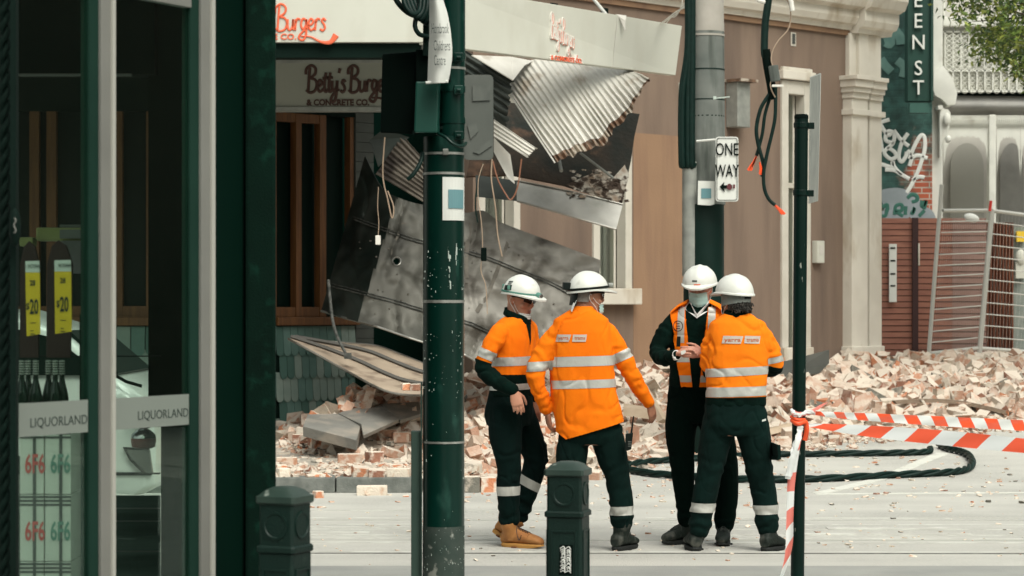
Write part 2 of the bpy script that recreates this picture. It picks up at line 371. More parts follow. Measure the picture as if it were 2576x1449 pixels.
brickmat('bricks_painted', (.42,.10,.045), (.30,.07,.04), (.42,.36,.3), (1,0), .24, .088, paint=(.035,.10,.085), spl=.4, ptop=1.22, pw=.10)
M = MATS
def M_opp(): return M['opposite_wall']

# ---------------------------------------------------------------- setting
def gz(X, Y): return G(X, Y)
mb = MB()
ys = [-60,-20,0,8,12,14.6,18,20,22,23,24,25,26,28,30,32,34,36,38,40,42,44,50,60,90,160,260]; xs = [-260,-120,-60,-30,-12,-6,-2,2,6,12,30,60,120,260]
vs = [V((x, y, G(x, y))) for y in ys for x in xs]; nx = len(xs)
mb.add(vs, [(j*nx+i, j*nx+i+1, (j+1)*nx+i+1, (j+1)*nx+i) for j in range(len(ys)-1) for i in range(nx-1)])
build('road', mb, M['road'], kind='structure')
mb = MB(); mb.bx((-12, 5, .004), (16, 14.55, .006)); build('near_road_surface', mb, M['near_asphalt'], kind='structure')
# footpath in front of the burger shop: from the kerb back to the walls
KY = 20.25
mb = MB(); P = [V((-14, KY+.3, 0)), V((-1.15, KY+.3, 0)), V((-.55, 21.6, 0)), V((-.3, 24.0, 0)), V((-1.0, 27.2, .1)), V((-2.585, 25.85, .16)), V((-14, 25.85, .16))]
mb.slab(P, (0,0,.125)); build('footpath', mb, M['footpath'], kind='structure')
mb = MB(); x = -9.0; rr = random.Random(3)
while x < -1.3:
    l = rr.uniform(.55, .8); mb.box((x+l/2, KY+.15, .065), l-.012, .3, .135+rr.uniform(-.004,.004)); x += l
for k in range(0):
    a = V((-1.15, KY+.15, .065)).lerp(V((1.6, 22.95, .085)), k/6); b = V((-1.15, KY+.15, .065)).lerp(V((1.6, 22.95, .085)), (k+.98)/6)
    mb.box((a+b)/2, (b-a).length, .3, .135, Matrix.Rotation(math.atan2(b.y-a.y, b.x-a.x), 3, 'Z'))
build('kerb', mb, M['kerbstone'], bevel=.012, kind='structure')
# tram rails and painted lines
def strip(mb, x0, y0, x1, y1, wd, z, th=.0015):
    d = V((x1-x0, y1-y0, 0)).normalized(); n = V((-d.y, d.x, 0))*wd/2
    P = [V((x0,y0,0))-n, V((x1,y1,0))-n, V((x1,y1,0))+n, V((x0,y0,0))+n]
    for p in P: p.z = G(p.x, p.y)+z+th
    mb.slab(P, (0,0,-z-th-.02))
mb = MB()
strip(mb, -12, 15.40, 16, 15.22, .032, .0025, .001); build('tram_track', mb, M['rail'], kind='structure'); mb = MB()
for Y in (16.25, 17.75): strip(mb, -12, Y+.02, 16, Y-.16, .03, .0025, .001)
build('tram_track', mb, M['rail_pale'], kind='structure')
mb = MB(); slope = -.18/28
def rl(y, x0, x1, wd): strip(mb, x0, y+slope*(x0+12), x1, y+slope*(x1+12), wd, .001, .0012)
rl(15.50, -12, 16, .05)
for y, wd in ((16.1,.06),(16.38,.05),(16.62,.05),(17.05,.04),(17.42,.06),(17.95,.06)):
    rl(y, -12, -.1 if y < 17 else -.3, wd*1.1); rl(y, 1.0, 16, wd)
rl(16.83, -12, -1.0, .14); rl(17.2, -3, -.6, .1); rl(18.6, -12, .7, .04)
for a in (2.25, 4.0): strip(mb, a, 17.03, a+.95, 17.03, .17, .003)
strip(mb, 1.9, 16.62, 3.2, 16.60, .12, .003); strip(mb, 3.5, 16.3, 5.6, 16.27, .16, .003)
build('road_marking', mb, M['paint_white'], kind='structure'); mb = MB()
p0 = gat(2052, 1243); p1 = gat(2600, 1237); strip(mb, p0.x, p0.y, p1.x+1, p1.y, .1, .001)
p0 = gat(2062, 1242); p1 = gat(2372, 1140); fq = [p0.lerp(p1, k/12) for k in range(13)]
for q0, q1 in zip(fq, fq[1:]): strip(mb, q0.x, q0.y+(.06 if q0 is fq[0] else 0), q1.x, q1.y, .13, .002)
build('road_marking', mb, M['paint_fresh'], kind='structure')

# ---- the buildings on the near side of the street, behind the viewer: they close off the low sky
mb = MB(); mb.bx((-30, -14, 0), (-3, -13, 9)); mb.bx((-3, -14, 0), (34, -13, 11)); mb.bx((-3, -14, 11), (34, -12.6, 11.4))
for k in range(9): mb.bx((-28+k*6.8, -12.98, 1), (-24.6+k*6.8, -12.9, 3.4))
o = build('shop_row', mb, mat('opposite_wall', (.12,.11,.09), (.09,.085,.07), 1, .9), None, loc=(0,-13.5,0)); tag(o, 'row of plain shops on the near side of the street, behind the viewer', 'building')
mb = MB(); mb.bx((19, 8, 0), (20, 34, 10)); o = build('side_street_building', mb, M_opp(), None, loc=(19.5,20,0)); tag(o, 'plain building off to the right of the picture along the tram street', 'building')
# ---------------------------------------------------------------- the long brown facade
def fbox(mb, a, b, z0, z1, o0, o1):
    mb.hexa([fz(a, z0, o0), fz(b, z0, o0), fz(b, z0, o1), fz(a, z0, o1), fz(a, z1, o0), fz(b, z1, o0), fz(b, z1, o1), fz(a, z1, o1)]); return mb
def zat(px, py): return EYE-(py-HY)/F*FD(px)
brown = thing('rendered_building', 'brown rendered building with cream cornice, tall cream framed windows and corner pilasters', 'building', fz(1700, 0))
wins = [(1207, 1297, 1.8, 4.4), (1496, 1578, 1.8, 4.4), (1970, 2028, 1.02, 4.5)]
mb = MB(); xs = [1190]+[q for w_ in wins for q in w_[:2]]+[2140]
for i in range(0, len(xs), 2): fbox(mb, xs[i], xs[i+1], -.3, 5.42, -.3, 0)
for a, b, z0, z1 in wins: fbox(mb, a, b, -.3, z0, -.3, 0); fbox(mb, a, b, z1, 5.42, -.3, 0)
fbox(mb, 2140, 2206, -.3, 5.42, -.3, -.04); build('wall', mb, M['render_brown'], brown)
mb = MB(); fbox(mb, 1593, 1722, -.2, zat(1650, 338), -.05, .003); build('paint_patch', mb, M['render_patch'], brown)
for k, (a, b, z0, z1) in enumerate(wins):
    mb = MB(); wd = 9
    fbox(mb, a-7, a+wd, z0, z1+.12, -.12, .035); fbox(mb, b-wd, b+7, z0, z1+.12, -.12, .035); fbox(mb, a+wd, b-wd, z1-.06, z1+.12, -.12, .034)
    mid = z0+(z1-z0)*.62; fbox(mb, a+wd, b-wd, mid, mid+.07, -.17, -.09)
    fbox(mb, a+wd, a+wd+5, z0, z1-.06, -.2, -.13); fbox(mb, b-wd-5, b-wd, z0, z1-.06, -.2, -.13)
    fr = build('window', mb, M['cream_trim'], brown, bevel=.008)
    mb = MB(); fbox(mb, a+wd-3, b+22, z0, z1-.06, -.145, -.14); build('pane', mb, M['dark_glass'], fr)
    mb = MB(); n = 16
    for j in range(n):
        u0 = a+wd-20+(b-a-2*wd+75)*j/n; u1 = a+wd-20+(b-a-2*wd+75)*(j+.85)/n
        fbox(mb, u0, u1, z0, z1-.1 if j % 3 else z1-.3, -.28-.02*(j % 2), -.25-.02*(j % 2))
    build('curtain', mb, M['curtain'], fr)
    mb = MB(); fbox(mb, a-18 if k == 1 else a-8, b+14 if k < 2 else b+8, z0-.2, z0, -.05, .16 if k < 2 else .08); build('sill', mb, M['cream'], brown, bevel=.012)
    if k == 2:
        mb = MB(); fbox(mb, a-12, b+12, z1+.13, z1+.25, -.02, .09); fbox(mb, a-7, b+9, z1+.25, z1+.3, -.02, .05); build('window_head', mb, M['cream'], brown, bevel=.01)
mb = MB(); prev = None                           # cornice: profile run along the wall, returning at the corner
prof = [(0,5.40),(.07,5.40),(.09,5.46),(.16,5.48),(.20,5.56),(.20,5.66),(.30,5.70),(.36,5.82),(.36,5.88),(.06,5.92),(.06,6.7),(-.3,6.7),(-.3,5.40)]
RR = [[fz(px, z, o) for o, z in prof] for px in (1190, 2140)]; mb.rings(RR)
build('cornice', mb, M['cream'], brown)
mb = MB(); prof2 = [(0,5.36),(.17,5.36),(.19,5.42),(.26,5.44),(.30,5.52),(.30,5.66),(.40,5.70),(.46,5.82),(.46,5.9),(.16,5.94),(.16,6.7),(-.3,6.7),(-.3,5.36)]
RR = [[fz(px, z, o) for o, z in prof2] for px in (2132, 2218)]; mb.rings(RR); build('cornice_return', mb, M['cream'], brown)
mb = MB(); fbox(mb, 1190, 2150, 5.33, 5.398, -.1, .04); build('stained_fillet', mb, M['render_patch'], brown)
for (a, b, o) in ((2120, 2160, .16), (2173, 2204, .10)):
    mb = MB(); fbox(mb, a, b, -.2, 4.45, -.28, o); fbox(mb, a-3, b+3, -.2, 1.02, -.28, o+.03)
    pl = build('pilaster', mb, M['cream'], brown, bevel=.012)
    mb = MB(); fbox(mb, a-3, b+4, 4.22, 4.30, -.2, o+.04)
    for z0, z1, e in ((4.45,4.53,.03),(4.53,4.6,.07),(4.6,4.7,.11),(4.7,4.76,.15)): fbox(mb, a-e*60, b-e*25, z0, z1, -.28, o+e)
    build('capital', mb, M['cream'], pl, bevel=.008)
mb = MB(); fbox(mb, 2144, 2199, 4.76, 5.36, -.28, .12); fbox(mb, 2127, 2144, 4.76, 5.36, -.28, .07); build('pilaster_block', mb, M['cream'], brown, bevel=.01)
mb = MB(); fbox(mb, 1989, 2001, zat(1995,116), zat(1995,82), -.05, .012); vb = build('wall_vent', mb, M['cream_trim'], brown, bevel=.004)
mb = MB(); fbox(mb, 1991, 1998, zat(1995,111), zat(1995,85), .012, .02); build('vent_slot', mb, M['terrace_dark'], vb)
for px, py in ((1393, 16), (1520, 28)):
    mb = MB(); fbox(mb, px-9, px+9, zat(px,py+9), zat(px,py-8), -.02, .01); build('wall_vent', mb, M['black_green'], brown)
mb = MB(); fbox(mb, 2042, 2060, zat(2050,662), zat(2050,606), 0, .10); m_ = build('meter_box', mb, M['sign_cream'], brown, bevel=.012)
mb = MB(); fbox(mb, 2047, 2056, zat(2050,640), zat(2050,618), .10, .106); build('box_window', mb, M['terrace_grey'], m_)
mb = MB(); fbox(mb, 1826, 1858, zat(1842,322), zat(1842,209), 0, .2)
g = build('service_box', mb, M['galv'], brown, bevel=.012); mb = MB(); fbox(mb, 1823, 1866, zat(1842,209), zat(1842,202), -.02, .28); build('box_cap', mb, M['rust'], g)
mb = MB(); fbox(mb, 1706, 1724, zat(1710,268), zat(1710,208), 0, .1); build('service_box', mb, M['sign_cream'], brown, bevel=.01)

# ---------------------------------------------------------------- burger shop: frontal wall, then its splayed wall on the facade line
shop = thing('burger_shop', 'corner shop with timber framed windows above pale green scalloped tiles, under a wrecked awning', 'building', V((-4, 25.9, 0)))
YW = 25.85; SIL = EYE-(798-HY)/F*YW
mb = MB(); mb.bx((-14, YW, -.2), (at(690,0,YW).x, YW+.3, SIL-.09)); fbox(mb, 690, 893, -.2, SIL-.09, -.3, 0)
mb.bx((-14, YW, zat(690,280)), (at(690,0,YW).x, YW+.3, 6.5)); fbox(mb, 690, 893, zat(690,280), 6.5, -.3, 0)
mb.bx((-14, YW+.6, -.2), (-2.9, YW+.7, 6.5)); fbox(mb, 690, 950, -.2, 6.5, -1.2, -1.1)
build('wall', mb, M['black_green'], shop)
# scalloped tiles, each row overlapping the one below
cols = MB(); rr = random.Random(5)
def scal(o, u, n, wd, top, h, t):
    k = cols; k.mi = rr.choice([0,0,1,2,0,1]); pts = [o+u*(-wd/2)+V((0,0,top)), o+u*(wd/2)+V((0,0,top))]
    for j in range(7): a = math.pi*j/6; pts.append(o+u*(wd/2*math.cos(a))+V((0,0,top-h+wd*.5-wd*.55*math.sin(a))))
    d = [p+n*.004 if i < 2 else p+n*.026 for i, p in enumerate(pts)]; k.slab(d, n*.012)
TW = .158; RH = .25
for row in range(6):
    top = SIL-.1-row*RH
    x = -8.0+(row % 2)*TW/2
    while x < at(690,0,YW).x: scal(V((x, YW, 0)), V((1,0,0)), V((0,-1,0)), TW*.94, top, RH*1.28, 0); x += TW
    a = fz(690, 0); L_ = (fz(893,0)-a).length; s_ = TW/3+(row % 2)*TW/3
    while s_ < L_: scal(a+V((.7071,.7071,0))*s_, V((.7071,.7071,0)), V((.7071,-.7071,0)), TW*.62, top, RH*1.28, 0); s_ += TW*.66
build('scalloped_tiles', cols, [M['scallop_a'], M['scallop_b'], M['scallop_c']], shop)
mb = MB(); mb.bx((-14, YW-.07, SIL-.09), (at(688,0,YW).x, YW+.25, SIL)); fbox(mb, 690, 896, SIL-.09, SIL, -.25, .07); build('window_sill', mb, M['timber'], shop, bevel=.008)
def win_f(px0, px1, posts, nm='window'):
    top = zat(690,280); mb = MB()
    for p, wd in posts: mb.bx((at(p-wd/2,0,YW).x, YW+.02, SIL), (at(p+wd/2,0,YW).x, YW+.12, top))
    mb.bx((at(px0,0,YW).x, YW+.03, SIL), (at(px1,0,YW).x, YW+.11, SIL+.12)); fr = build(nm, mb, M['timber'], shop)
    mb = MB(); mb.bx((at(px0,0,YW).x, YW+.14, SIL), (at(px1,0,YW).x, YW+.15, top)); build('pane', mb, M['window_dark'], fr)
win_f(-400, 210, [(85, 24), (128, 24), (-100, 24), (0, 24)]); win_f(262, 690, [(294, 26), (376, 18), (470, 22), (560, 22), (672, 26)])
mb = MB(); top = zat(690,280)
for a, b in ((693,699),(748,762),(808,824)): fbox(mb, a, b, SIL, top, -.12, -.02)
fbox(mb, 699, 748, SIL, SIL+.11, -.11, -.03); fbox(mb, 762, 808, SIL, SIL+.11, -.11, -.03); fbox(mb, 699, 808, top-.1, top, -.11, -.03); fbox(mb, 884, 893, SIL, top, -.12, -.02)
fr = build('window', mb, M['timber'], shop, bevel=.004)
mb = MB(); fbox(mb, 699, 808, SIL, top, -.16, -.15); fbox(mb, 824, 884, SIL, top, -.16, -.15); build('pane', mb, M['window_dark'], fr)
mb = MB(); z = SIL-.9
while z < top+.2: fbox(mb, 895, 940, z, z+.105, -.03, 0); z += .11
fbox(mb, 895, 940, -.1, top+.3, -.1, -.03)
build('cladding', mb, M['cladding'], shop)
mb = MB(); fbox(mb, 890, 948, .0, SIL-.35, -.25, .03); build('plinth', mb, M['tile_dark'], shop)
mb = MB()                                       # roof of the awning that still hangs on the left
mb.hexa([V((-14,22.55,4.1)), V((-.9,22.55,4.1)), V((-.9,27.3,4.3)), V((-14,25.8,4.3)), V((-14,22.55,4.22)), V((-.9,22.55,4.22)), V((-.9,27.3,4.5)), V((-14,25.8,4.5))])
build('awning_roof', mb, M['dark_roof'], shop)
mb = MB(); mb.bx((-14, 22.5, 3.93), (-.86, 22.72, 4.06)); build('awning_beam', mb, M['black_green'], shop)
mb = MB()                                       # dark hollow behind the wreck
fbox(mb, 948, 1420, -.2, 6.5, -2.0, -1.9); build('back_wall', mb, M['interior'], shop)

# shop signs ---------------------------------------------------------------
YF = 22.5; s_f = YF/F; zb = EYE-(108-HY)*s_f
sg = thing('shop_sign', 'long cream fascia sign with raised orange script, on the front edge of the awning', 'sign', V((-4.5, YF, zb)))
mb = MB(); mb.bx((at(-700,0,YF).x, YF-.06, zb), (at(1066,0,YF).x, YF+.06, zb+.62)); build('sign_box', mb, M['sign_cream'], sg, bevel=.006)
mb = MB(); o = at(0,78,YF); h = 52*s_f; ux = V((1,0,0)); uz = V((0,0,1)); nm = V((0,-1,0))
o.x = at(694,0,YF).x; o.y = YF-.066; script(mb, 'Burgers', o, ux, uz, h*1.15, .82, .0105, nm, True, .008)
o2 = V(o); o2.x = at(575,0,YF).x; script(mb, "Betty's ", o2, ux, uz, h*1.15, .82, .0105, nm, False, .008)
text(mb, 'E CO.', V((at(690,0,YF).x, YF-.062, at(0,101,YF).z)), ux, uz, 14*s_f, 1.15, depth=.008, bold=.02)
build('raised_lettering', mb, M['letter_red'], sg)
# right fascia, hanging askew along the side street
A = at(1064,112,22.45); B = at(1690,190,25.7); A2 = at(1064,-42,22.45); B2 = at(1706,66,25.72)
dv = (B-A); dv.z = 0; dv.normalize(); nf_ = V((dv.y,-dv.x,0)).normalized()
sg2 = thing('shop_sign', 'long cream fascia sign sagging to the right above the torn corrugated roof sheets', 'sign', A)
mb = MB(); mb.hexa([A-nf_*.05, B-nf_*.05, B+nf_*.05, A+nf_*.05, A2-nf_*.05, B2-nf_*.05, B2+nf_*.05, A2+nf_*.05]); build('sign_box', mb, M['sign_cream'], sg2, bevel=.006)
mb = MB(); q0 = A2.lerp(B2, .72)+nf_*.052; q1 = A.lerp(B, .72)+nf_*.052; mb.tube([q0, q1], .004, 4); build('joint_line', mb, M['terrace_grey'], sg2)
mb = MB(); q = A2.lerp(B2, .728); mb.slab([q+nf_*.06+V((-.05,0,.01)), q+nf_*.06+V((.06,0.02,.0)), q+nf_*.07+V((.04,0,-.06)), q+nf_*.08+V((.03,0,-.16)), q+nf_*.06+V((-.0,0,-.05))], nf_*.01); build('torn_flap', mb, M['steel_roof'], sg2)
bd = (B-A).normalized()
def on2(px, py):                                # pixel onto the front of that fascia
    r = at(px, py, 1)-V((0,0,EYE)); pl = A+nf_*.055; t = (pl-V((0,0,EYE))).dot(nf_)/r.dot(nf_); return V((0,0,EYE))+r*t
mbw = MB(); mbr = MB(); o = on2(1383, 98)
for m_, dx in ((mbw, 0), (mbr, .016)):
    e = 0 if m_ is mbw else .006
    script(m_, "Betty's Burgers", o+bd*dx+nf_*e+uz*(.02-.3*dx), (bd-uz*.22).normalized(), uz, .235, .34, .0068, nf_, True, .02 if e == 0 else .004)
text(mbw, '& CONCRETE CO.', on2(1381,150), bd, uz, .05, .95, depth=.016, bold=.03)
build('letter_returns', mbw, M['letter_white'], sg2); text(mbr, '& CONCRETE CO.', on2(1381,150)+nf_*.012+bd*.01, bd, uz, .045, .98, depth=.01, bold=.02)
build('raised_lettering', mbr, M['letter_red'], sg2)
mb = MB(); mb.cyl(at(1462,-40,26.5), at(1532,45,25.0), .018, n=8); build('stay_rod', mb, M['white_paint'], sg2)
mb = MB()
for k in range(3): mb.tube(catmull([at(1655+9*k,62,25.6), at(1672+8*k,52-4*k,25.2), at(1700,30+5*k,25.0), at(1722,20-6*k,24.4)], 6), .006, 5)
mb.tube(catmull([at(1700,40,25.1), at(1716,10,25), at(1712,-30,25)], 6), .006, 5)
build('loose_wires', mb, M['letter_white'], sg2)
# sign under the awning
YS = 24.2; ss = YS/F
sg3 = thing('shop_sign', 'small shaded cream sign with dark script, hanging under the awning above the timber window', 'sign', at(828, 278, YS))
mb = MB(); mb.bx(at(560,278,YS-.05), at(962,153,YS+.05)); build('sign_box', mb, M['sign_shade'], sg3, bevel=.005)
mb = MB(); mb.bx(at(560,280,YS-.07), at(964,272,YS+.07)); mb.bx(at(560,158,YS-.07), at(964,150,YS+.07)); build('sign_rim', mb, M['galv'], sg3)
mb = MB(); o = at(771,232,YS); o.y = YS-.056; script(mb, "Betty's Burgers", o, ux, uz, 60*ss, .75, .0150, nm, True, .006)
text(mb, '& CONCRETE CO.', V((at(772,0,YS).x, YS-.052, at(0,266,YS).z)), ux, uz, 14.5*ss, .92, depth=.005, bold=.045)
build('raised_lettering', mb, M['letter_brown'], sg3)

# ---------------------------------------------------------------- wreckage of the awning
def sheet(name, label, poly, Ys, m, th=.01, parent=None, cat='metal sheet', group=None, nrm=None):
    P = [at(px, py, Y) for (px, py), Y in zip(poly, Ys)]
    mb = MB(); n = len(P); c = sum(P, V((0,0,0)))/n
    mb.add(P, [tuple(range(n))]); 
    if parent: return build(name, mb, m, parent, solid=th)
    o = build(name, mb, m, None, solid=th, loc=P[0]); return tag(o, label, cat, group)
# fan of corrugated roof
fan = thing('corrugated_sheet', 'large pale corrugated sheet splayed like a fan with a rusty lower edge', 'roof sheet', at(1280,230,24.6))
def z6(x, y): return (1118+x*.3602, y*.3602)
inn = [z6(*q) for q in [(440,640),(478,540),(560,440),(700,405),(850,425),(1000,440),(1180,470),(1300,490)]]
out = [z6(*q) for q in [(770,1137),(880,1090),(985,1050),(1125,1003),(1185,900),(1290,800),(1355,670),(1440,545)]]
ci = catmull([V((a,b,0)) for a,b in inn], 12); co = catmull([V((a,b,0)) for a,b in out], 12)
def fanp(u, v):
    i = min(len(ci)-1.001, v*(len(ci)-1)); k = int(i); f = i-k; a = ci[k].lerp(ci[k+1], f); b = co[k].lerp(co[k+1], f); p = a.lerp(b, u)
    Y = 24.9-.75*u*(1-.45*v)-.15*math.sin(u*math.pi)+.35*v
    wv = math.sin(v*2*math.pi*24)*(1+.5*noise.noise(V((v*8,u*2,4)))); amp = .014+.020*u; Y += .06*noise.noise(V((v*4,u*2.5,8)))
    q = at(p.x, p.y, Y+wv*amp); q += V((0,0,1))*(.012*math.sin(v*55+1)*u**6+.02*noise.noise(V((v*9,u*3,0)))*u); return q
mb = MB(); mb.grid(lambda u, v: fanp(u*.92, v), 14, 240); build('sheet_metal', mb, M['steel_roof'], fan, solid=.002, smooth=50)
mb = MB(); rr = random.Random(9); mb.grid(lambda u, v: fanp(.92+u*(.08+.03*noise.noise(V((v*22,0,0)))), v), 3, 240); build('rusty_edge', mb, M['rust'], fan, solid=.002, smooth=50)
mb = MB(); c_ = [at(*z6(445,640),24.7), at(*z6(600,880),24.2), at(*z6(772,1137),24.0)]
mb.tube(catmull(c_, 6), .008, 5); build('folded_edge', mb, M['steel_roof'], fan)
def corr(name, label, poly4, Y4, m, waves, amp, along='u', cat='roof sheet', rag=0.0, seed=1, grp=None):
    a, b, c, d = [V((x, y, 0)) for x, y in poly4]
    def fn(u, v):
        p = a.lerp(b, u).lerp(d.lerp(c, u), v); Y = (Y4[0]*(1-u)+Y4[1]*u)*(1-v)+(Y4[3]*(1-u)+Y4[2]*u)*v
        if rag: p = p+V((noise.noise(V((v*14+seed,u*2,0)))*rag*u**4, noise.noise(V((v*17+seed,5,0)))*rag*.6*u**4, 0))
        return at(p.x, p.y, Y+amp*math.sin(v*2*math.pi*waves))
    mb = MB(); mb.grid(fn, 12, int(waves*9)); o = build(name, mb, m, None, solid=.003, smooth=55, loc=at(a.x, a.y, Y4[0])); return tag(o, label, cat, grp)
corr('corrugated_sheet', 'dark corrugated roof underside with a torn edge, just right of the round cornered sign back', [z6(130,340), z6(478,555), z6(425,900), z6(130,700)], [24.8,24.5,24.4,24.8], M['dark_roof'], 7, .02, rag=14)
sheet('flashing', 'white triangular flashing pointing left, just beneath the side fascia', [z6(190,384), z6(470,396), z6(620,425), z6(560,455), z6(480,560)], [24.5,24.9,25.0,24.7,24.4], M['steel_roof'], .01, cat='flashing')
corr('corrugated_sheet', 'small white corrugated strip curling at its ragged end, lower left of the fan sheet', [z6(345,835), z6(640,1035), z6(575,1100), z6(345,955)], [24.2,24.0,23.95,24.15], M['steel_roof'], 4, .012, rag=8, seed=4)
sheet('flashing', 'long white triangular metal scrap hanging point down, behind the loose cords', [z6(345,960), z6(430,1050), z6(460,1080), z6(492,1285), z6(440,1240), z6(345,1060)], [24.3,24.3,24.3,24.25,24.25,24.3], M['steel_roof'], .008, cat='flashing')
# charred hanging panel
hp = thing('charred_sheet', 'charred roof panel with flaking white corner and steel gutter, behind the fan sheet', 'metal panel', at(1400,400,25.6))
PP = [z6(380,720), z6(1180,780), z6(1360,805), z6(1325,960), z6(1300,1130), z6(1240,1425), z6(830,1300), z6(480,1230), z6(150,1240), z6(200,1000)]
mb = MB(); cc = V((1380,380,0))
def onY(px, py, dy=0): return at(px, py, 25.9-(py-300)/300*.7+(px-1200)/400*.3+dy)
import itertools
P = [onY(*p) for p in PP]; mb.add([p+V((0,.02,0)) for p in P], [tuple(range(len(P)))]); build('panel', mb, M['charred'], hp, solid=.03)
mb = MB(); rr = random.Random(11)
fl = [V((x, y, 0)) for x, y in (z6(850,1290), z6(960,1240), z6(1080,1190), z6(1180,1240), z6(1260,1150), z6(1290,1220), z6(1240,1420), z6(1050,1370))]
mb.add([onY(p.x, p.y, -.05) for p in fl], [tuple(range(len(fl)))])
for k in range(70):
    px = rr.uniform(1430,1575); py = rr.uniform(425,500)+(px-1430)*.04; r_ = rr.uniform(2,9); a0 = rr.uniform(0,3)
    mb.slab([onY(px+r_*math.cos(a0+a)*rr.uniform(.5,1.5), py+r_*.6*math.sin(a0+a), -.06-rr.uniform(0,.03)) for a in (0,1.6,3.1,4.6)], (0,-.004,0))
build('flaking_paint', mb, M['flaking'], hp)
mb = MB(); g0 = [(1196,440),(1300,454),(1430,480),(1567,514)]; g1 = [(1198,495),(1300,506),(1400,534),(1550,577)]
a = [onY(*p, -.05) for p in g0]; b = [onY(*p, -.12) for p in g1]
mbd = MB(); mbd.slab([a[0], a[1], b[1], b[0]], (0,.01,0)); build('dark_gutter_end', mbd, M['old_steel_dark'], hp)  # left end of the gutter in a darker steel colour
for i in range(1,3): mb.slab([a[i], a[i+1], b[i+1], b[i]], (0,.01,0))
mb.tube([q+V((0,-.01,0)) for q in b[1:]], .012, 6); mb.tube([q+V((0,-.01,0)) for q in a[1:]], .008, 6); build('gutter', mb, M['shiny_steel'], hp)
mb = MB(); mb.cyl(at(1460,385,25.2), at(1543,448,25.1), .014, n=8); mb.cyl(at(1405,395,25.4), at(1412,430,25.2), .02, n=8); build('bent_rod', mb, M['galv'], hp)
# big slumped soffit: one crumpled sheet
sf = thing('soffit_panel', 'huge crumpled grey soffit sheet with dark seams, slumped behind the green pole', 'metal panel', at(1100,800,24.6))
def Z4(x, y): return (670.8+x*.3344, 484.5+y*.3344)
def sofY(px, py):                               # left flap faces down to the left, the rest leans back
    cr = 982+(551-py)*.32                       # crease px at this height
    Y = 25.2-(py-560)/330*.9+(px-1000)/500*.35
    if px < cr: Y += (cr-px)/110*.85
    if px > 1293-(py-575)*.45: Y += (px-1293+(py-575)*.45)/200*.3
    Y += .09*noise.noise(V((px*.012, py*.012, 3)))+.045*noise.noise(V((px*.035, py*.035, 7)))+.05*max(0, .12-abs(noise.noise(V((px*.01, py*.007, 1)))))/.12
    return Y
def sof(px, py, dy=0): return at(px, py, sofY(px, py)+dy)
top_ = [(918,392),(960,470),(1010,500),(1065,515),(1120,520),(1170,535),(1215,530),(1255,556),(1300,575),(1400,612),(1512,655)]
bot_ = [(808,782),(868,800),(950,822),(1030,850),(1100,872),(1170,893),(1225,925),(1280,915),(1350,868),(1430,800),(1500,742)]
tt = catmull([V((a,b,0)) for a,b in top_], 8); bb = catmull([V((a,b,0)) for a,b in bot_], 8)
def sfp(u, v):
    i = min(len(tt)-1.001, u*(len(tt)-1)); k = int(i); f = i-k; p = tt[k].lerp(tt[k+1], f).lerp(bb[k].lerp(bb[k+1], f), v); return p
def sfn(u, v): p = sfp(u, v); return sof(p.x, p.y)
hole = lambda u, v: (sfp(u, v)-V((998,657,0))).length > 9.5
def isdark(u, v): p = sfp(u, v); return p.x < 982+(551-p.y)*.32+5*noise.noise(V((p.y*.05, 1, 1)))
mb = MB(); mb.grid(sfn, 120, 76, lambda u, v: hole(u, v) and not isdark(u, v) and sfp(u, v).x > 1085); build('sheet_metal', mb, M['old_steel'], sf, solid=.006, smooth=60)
mb = MB(); mb.grid(sfn, 120, 76, lambda u, v: hole(u, v) and not isdark(u, v) and sfp(u, v).x <= 1085); build('shaded_grimy_sheet', mb, M['old_steel_shaded'], sf, solid=.006, smooth=60)  # awning shade and some grime, both put into this zone's darker colour
mb = MB(); mb.grid(sfn, 120, 76, isdark); build('shaded_side_sheet', mb, M['old_steel_dark'], sf, solid=.006, smooth=60)  # shade on the left flap under the awning, put into a darker steel colour
mb = MB()
for pts in ([(1293,575),(1262,650),(1228,730),(1200,785)], [(1180,560),(1176,640),(1172,700)], [(1015,560),(1000,600),(985,640)]): Q = catmull([sof(x+3*math.sin(y), y, -.003) for x, y in pts], 10); mb.tube(Q, [.018+.022*abs(noise.noise(q*6)) for q in Q], 6, flat=(V((0,-1,0)), .003))
build('soot_streak', mb, M['soot'], sf)
mb = MB(); rr = random.Random(77)
for k in range(60): px = rr.uniform(900,1440); py = rr.uniform(600,880); mb.tube([sof(px,py,-.004), sof(px+rr.uniform(1,3),py,-.010)], rr.uniform(.004,.012), 6) if 845 < px and py < 800+(px-900)*.1 and py > 620+(px-1300)*.4 else None
build('rivets', mb, M['soot'], sf)
mb = MB(); mb.tube([sof(998+10.5*math.cos(a*.524), 657+10.5*math.sin(a*.524), -.01) for a in range(12)], .006, 5, closed=True); build('hole_rim', mb, M['shiny_steel'], sf)
def seam(pts, r=.013, dy=-.015, m='seam', nmn='seam'):
    mb = MB(); Q = catmull([V((a,b,0)) for a,b in pts], 8)
    mb.tube([sof(q.x, q.y-3, dy) for q in Q], r*.45, 5); mb.tube([sof(q.x, q.y+4, dy) for q in Q], r*.6, 5); return build(nmn, mb, M[m], sf)
seam([(890,548),(980,581),(1062,608),(1169,632),(1230,650),(1304,680),(1370,705),(1440,740)])
seam([(828,715),(918,738),(1000,760),(1062,779),(1169,809),(1200,820),(1235,836)])
mb = MB(); mb.tube([sof(x, y, -.012) for x, y in bot_], .012, 6); build('folded_edge', mb, M['shiny_steel'], sf)
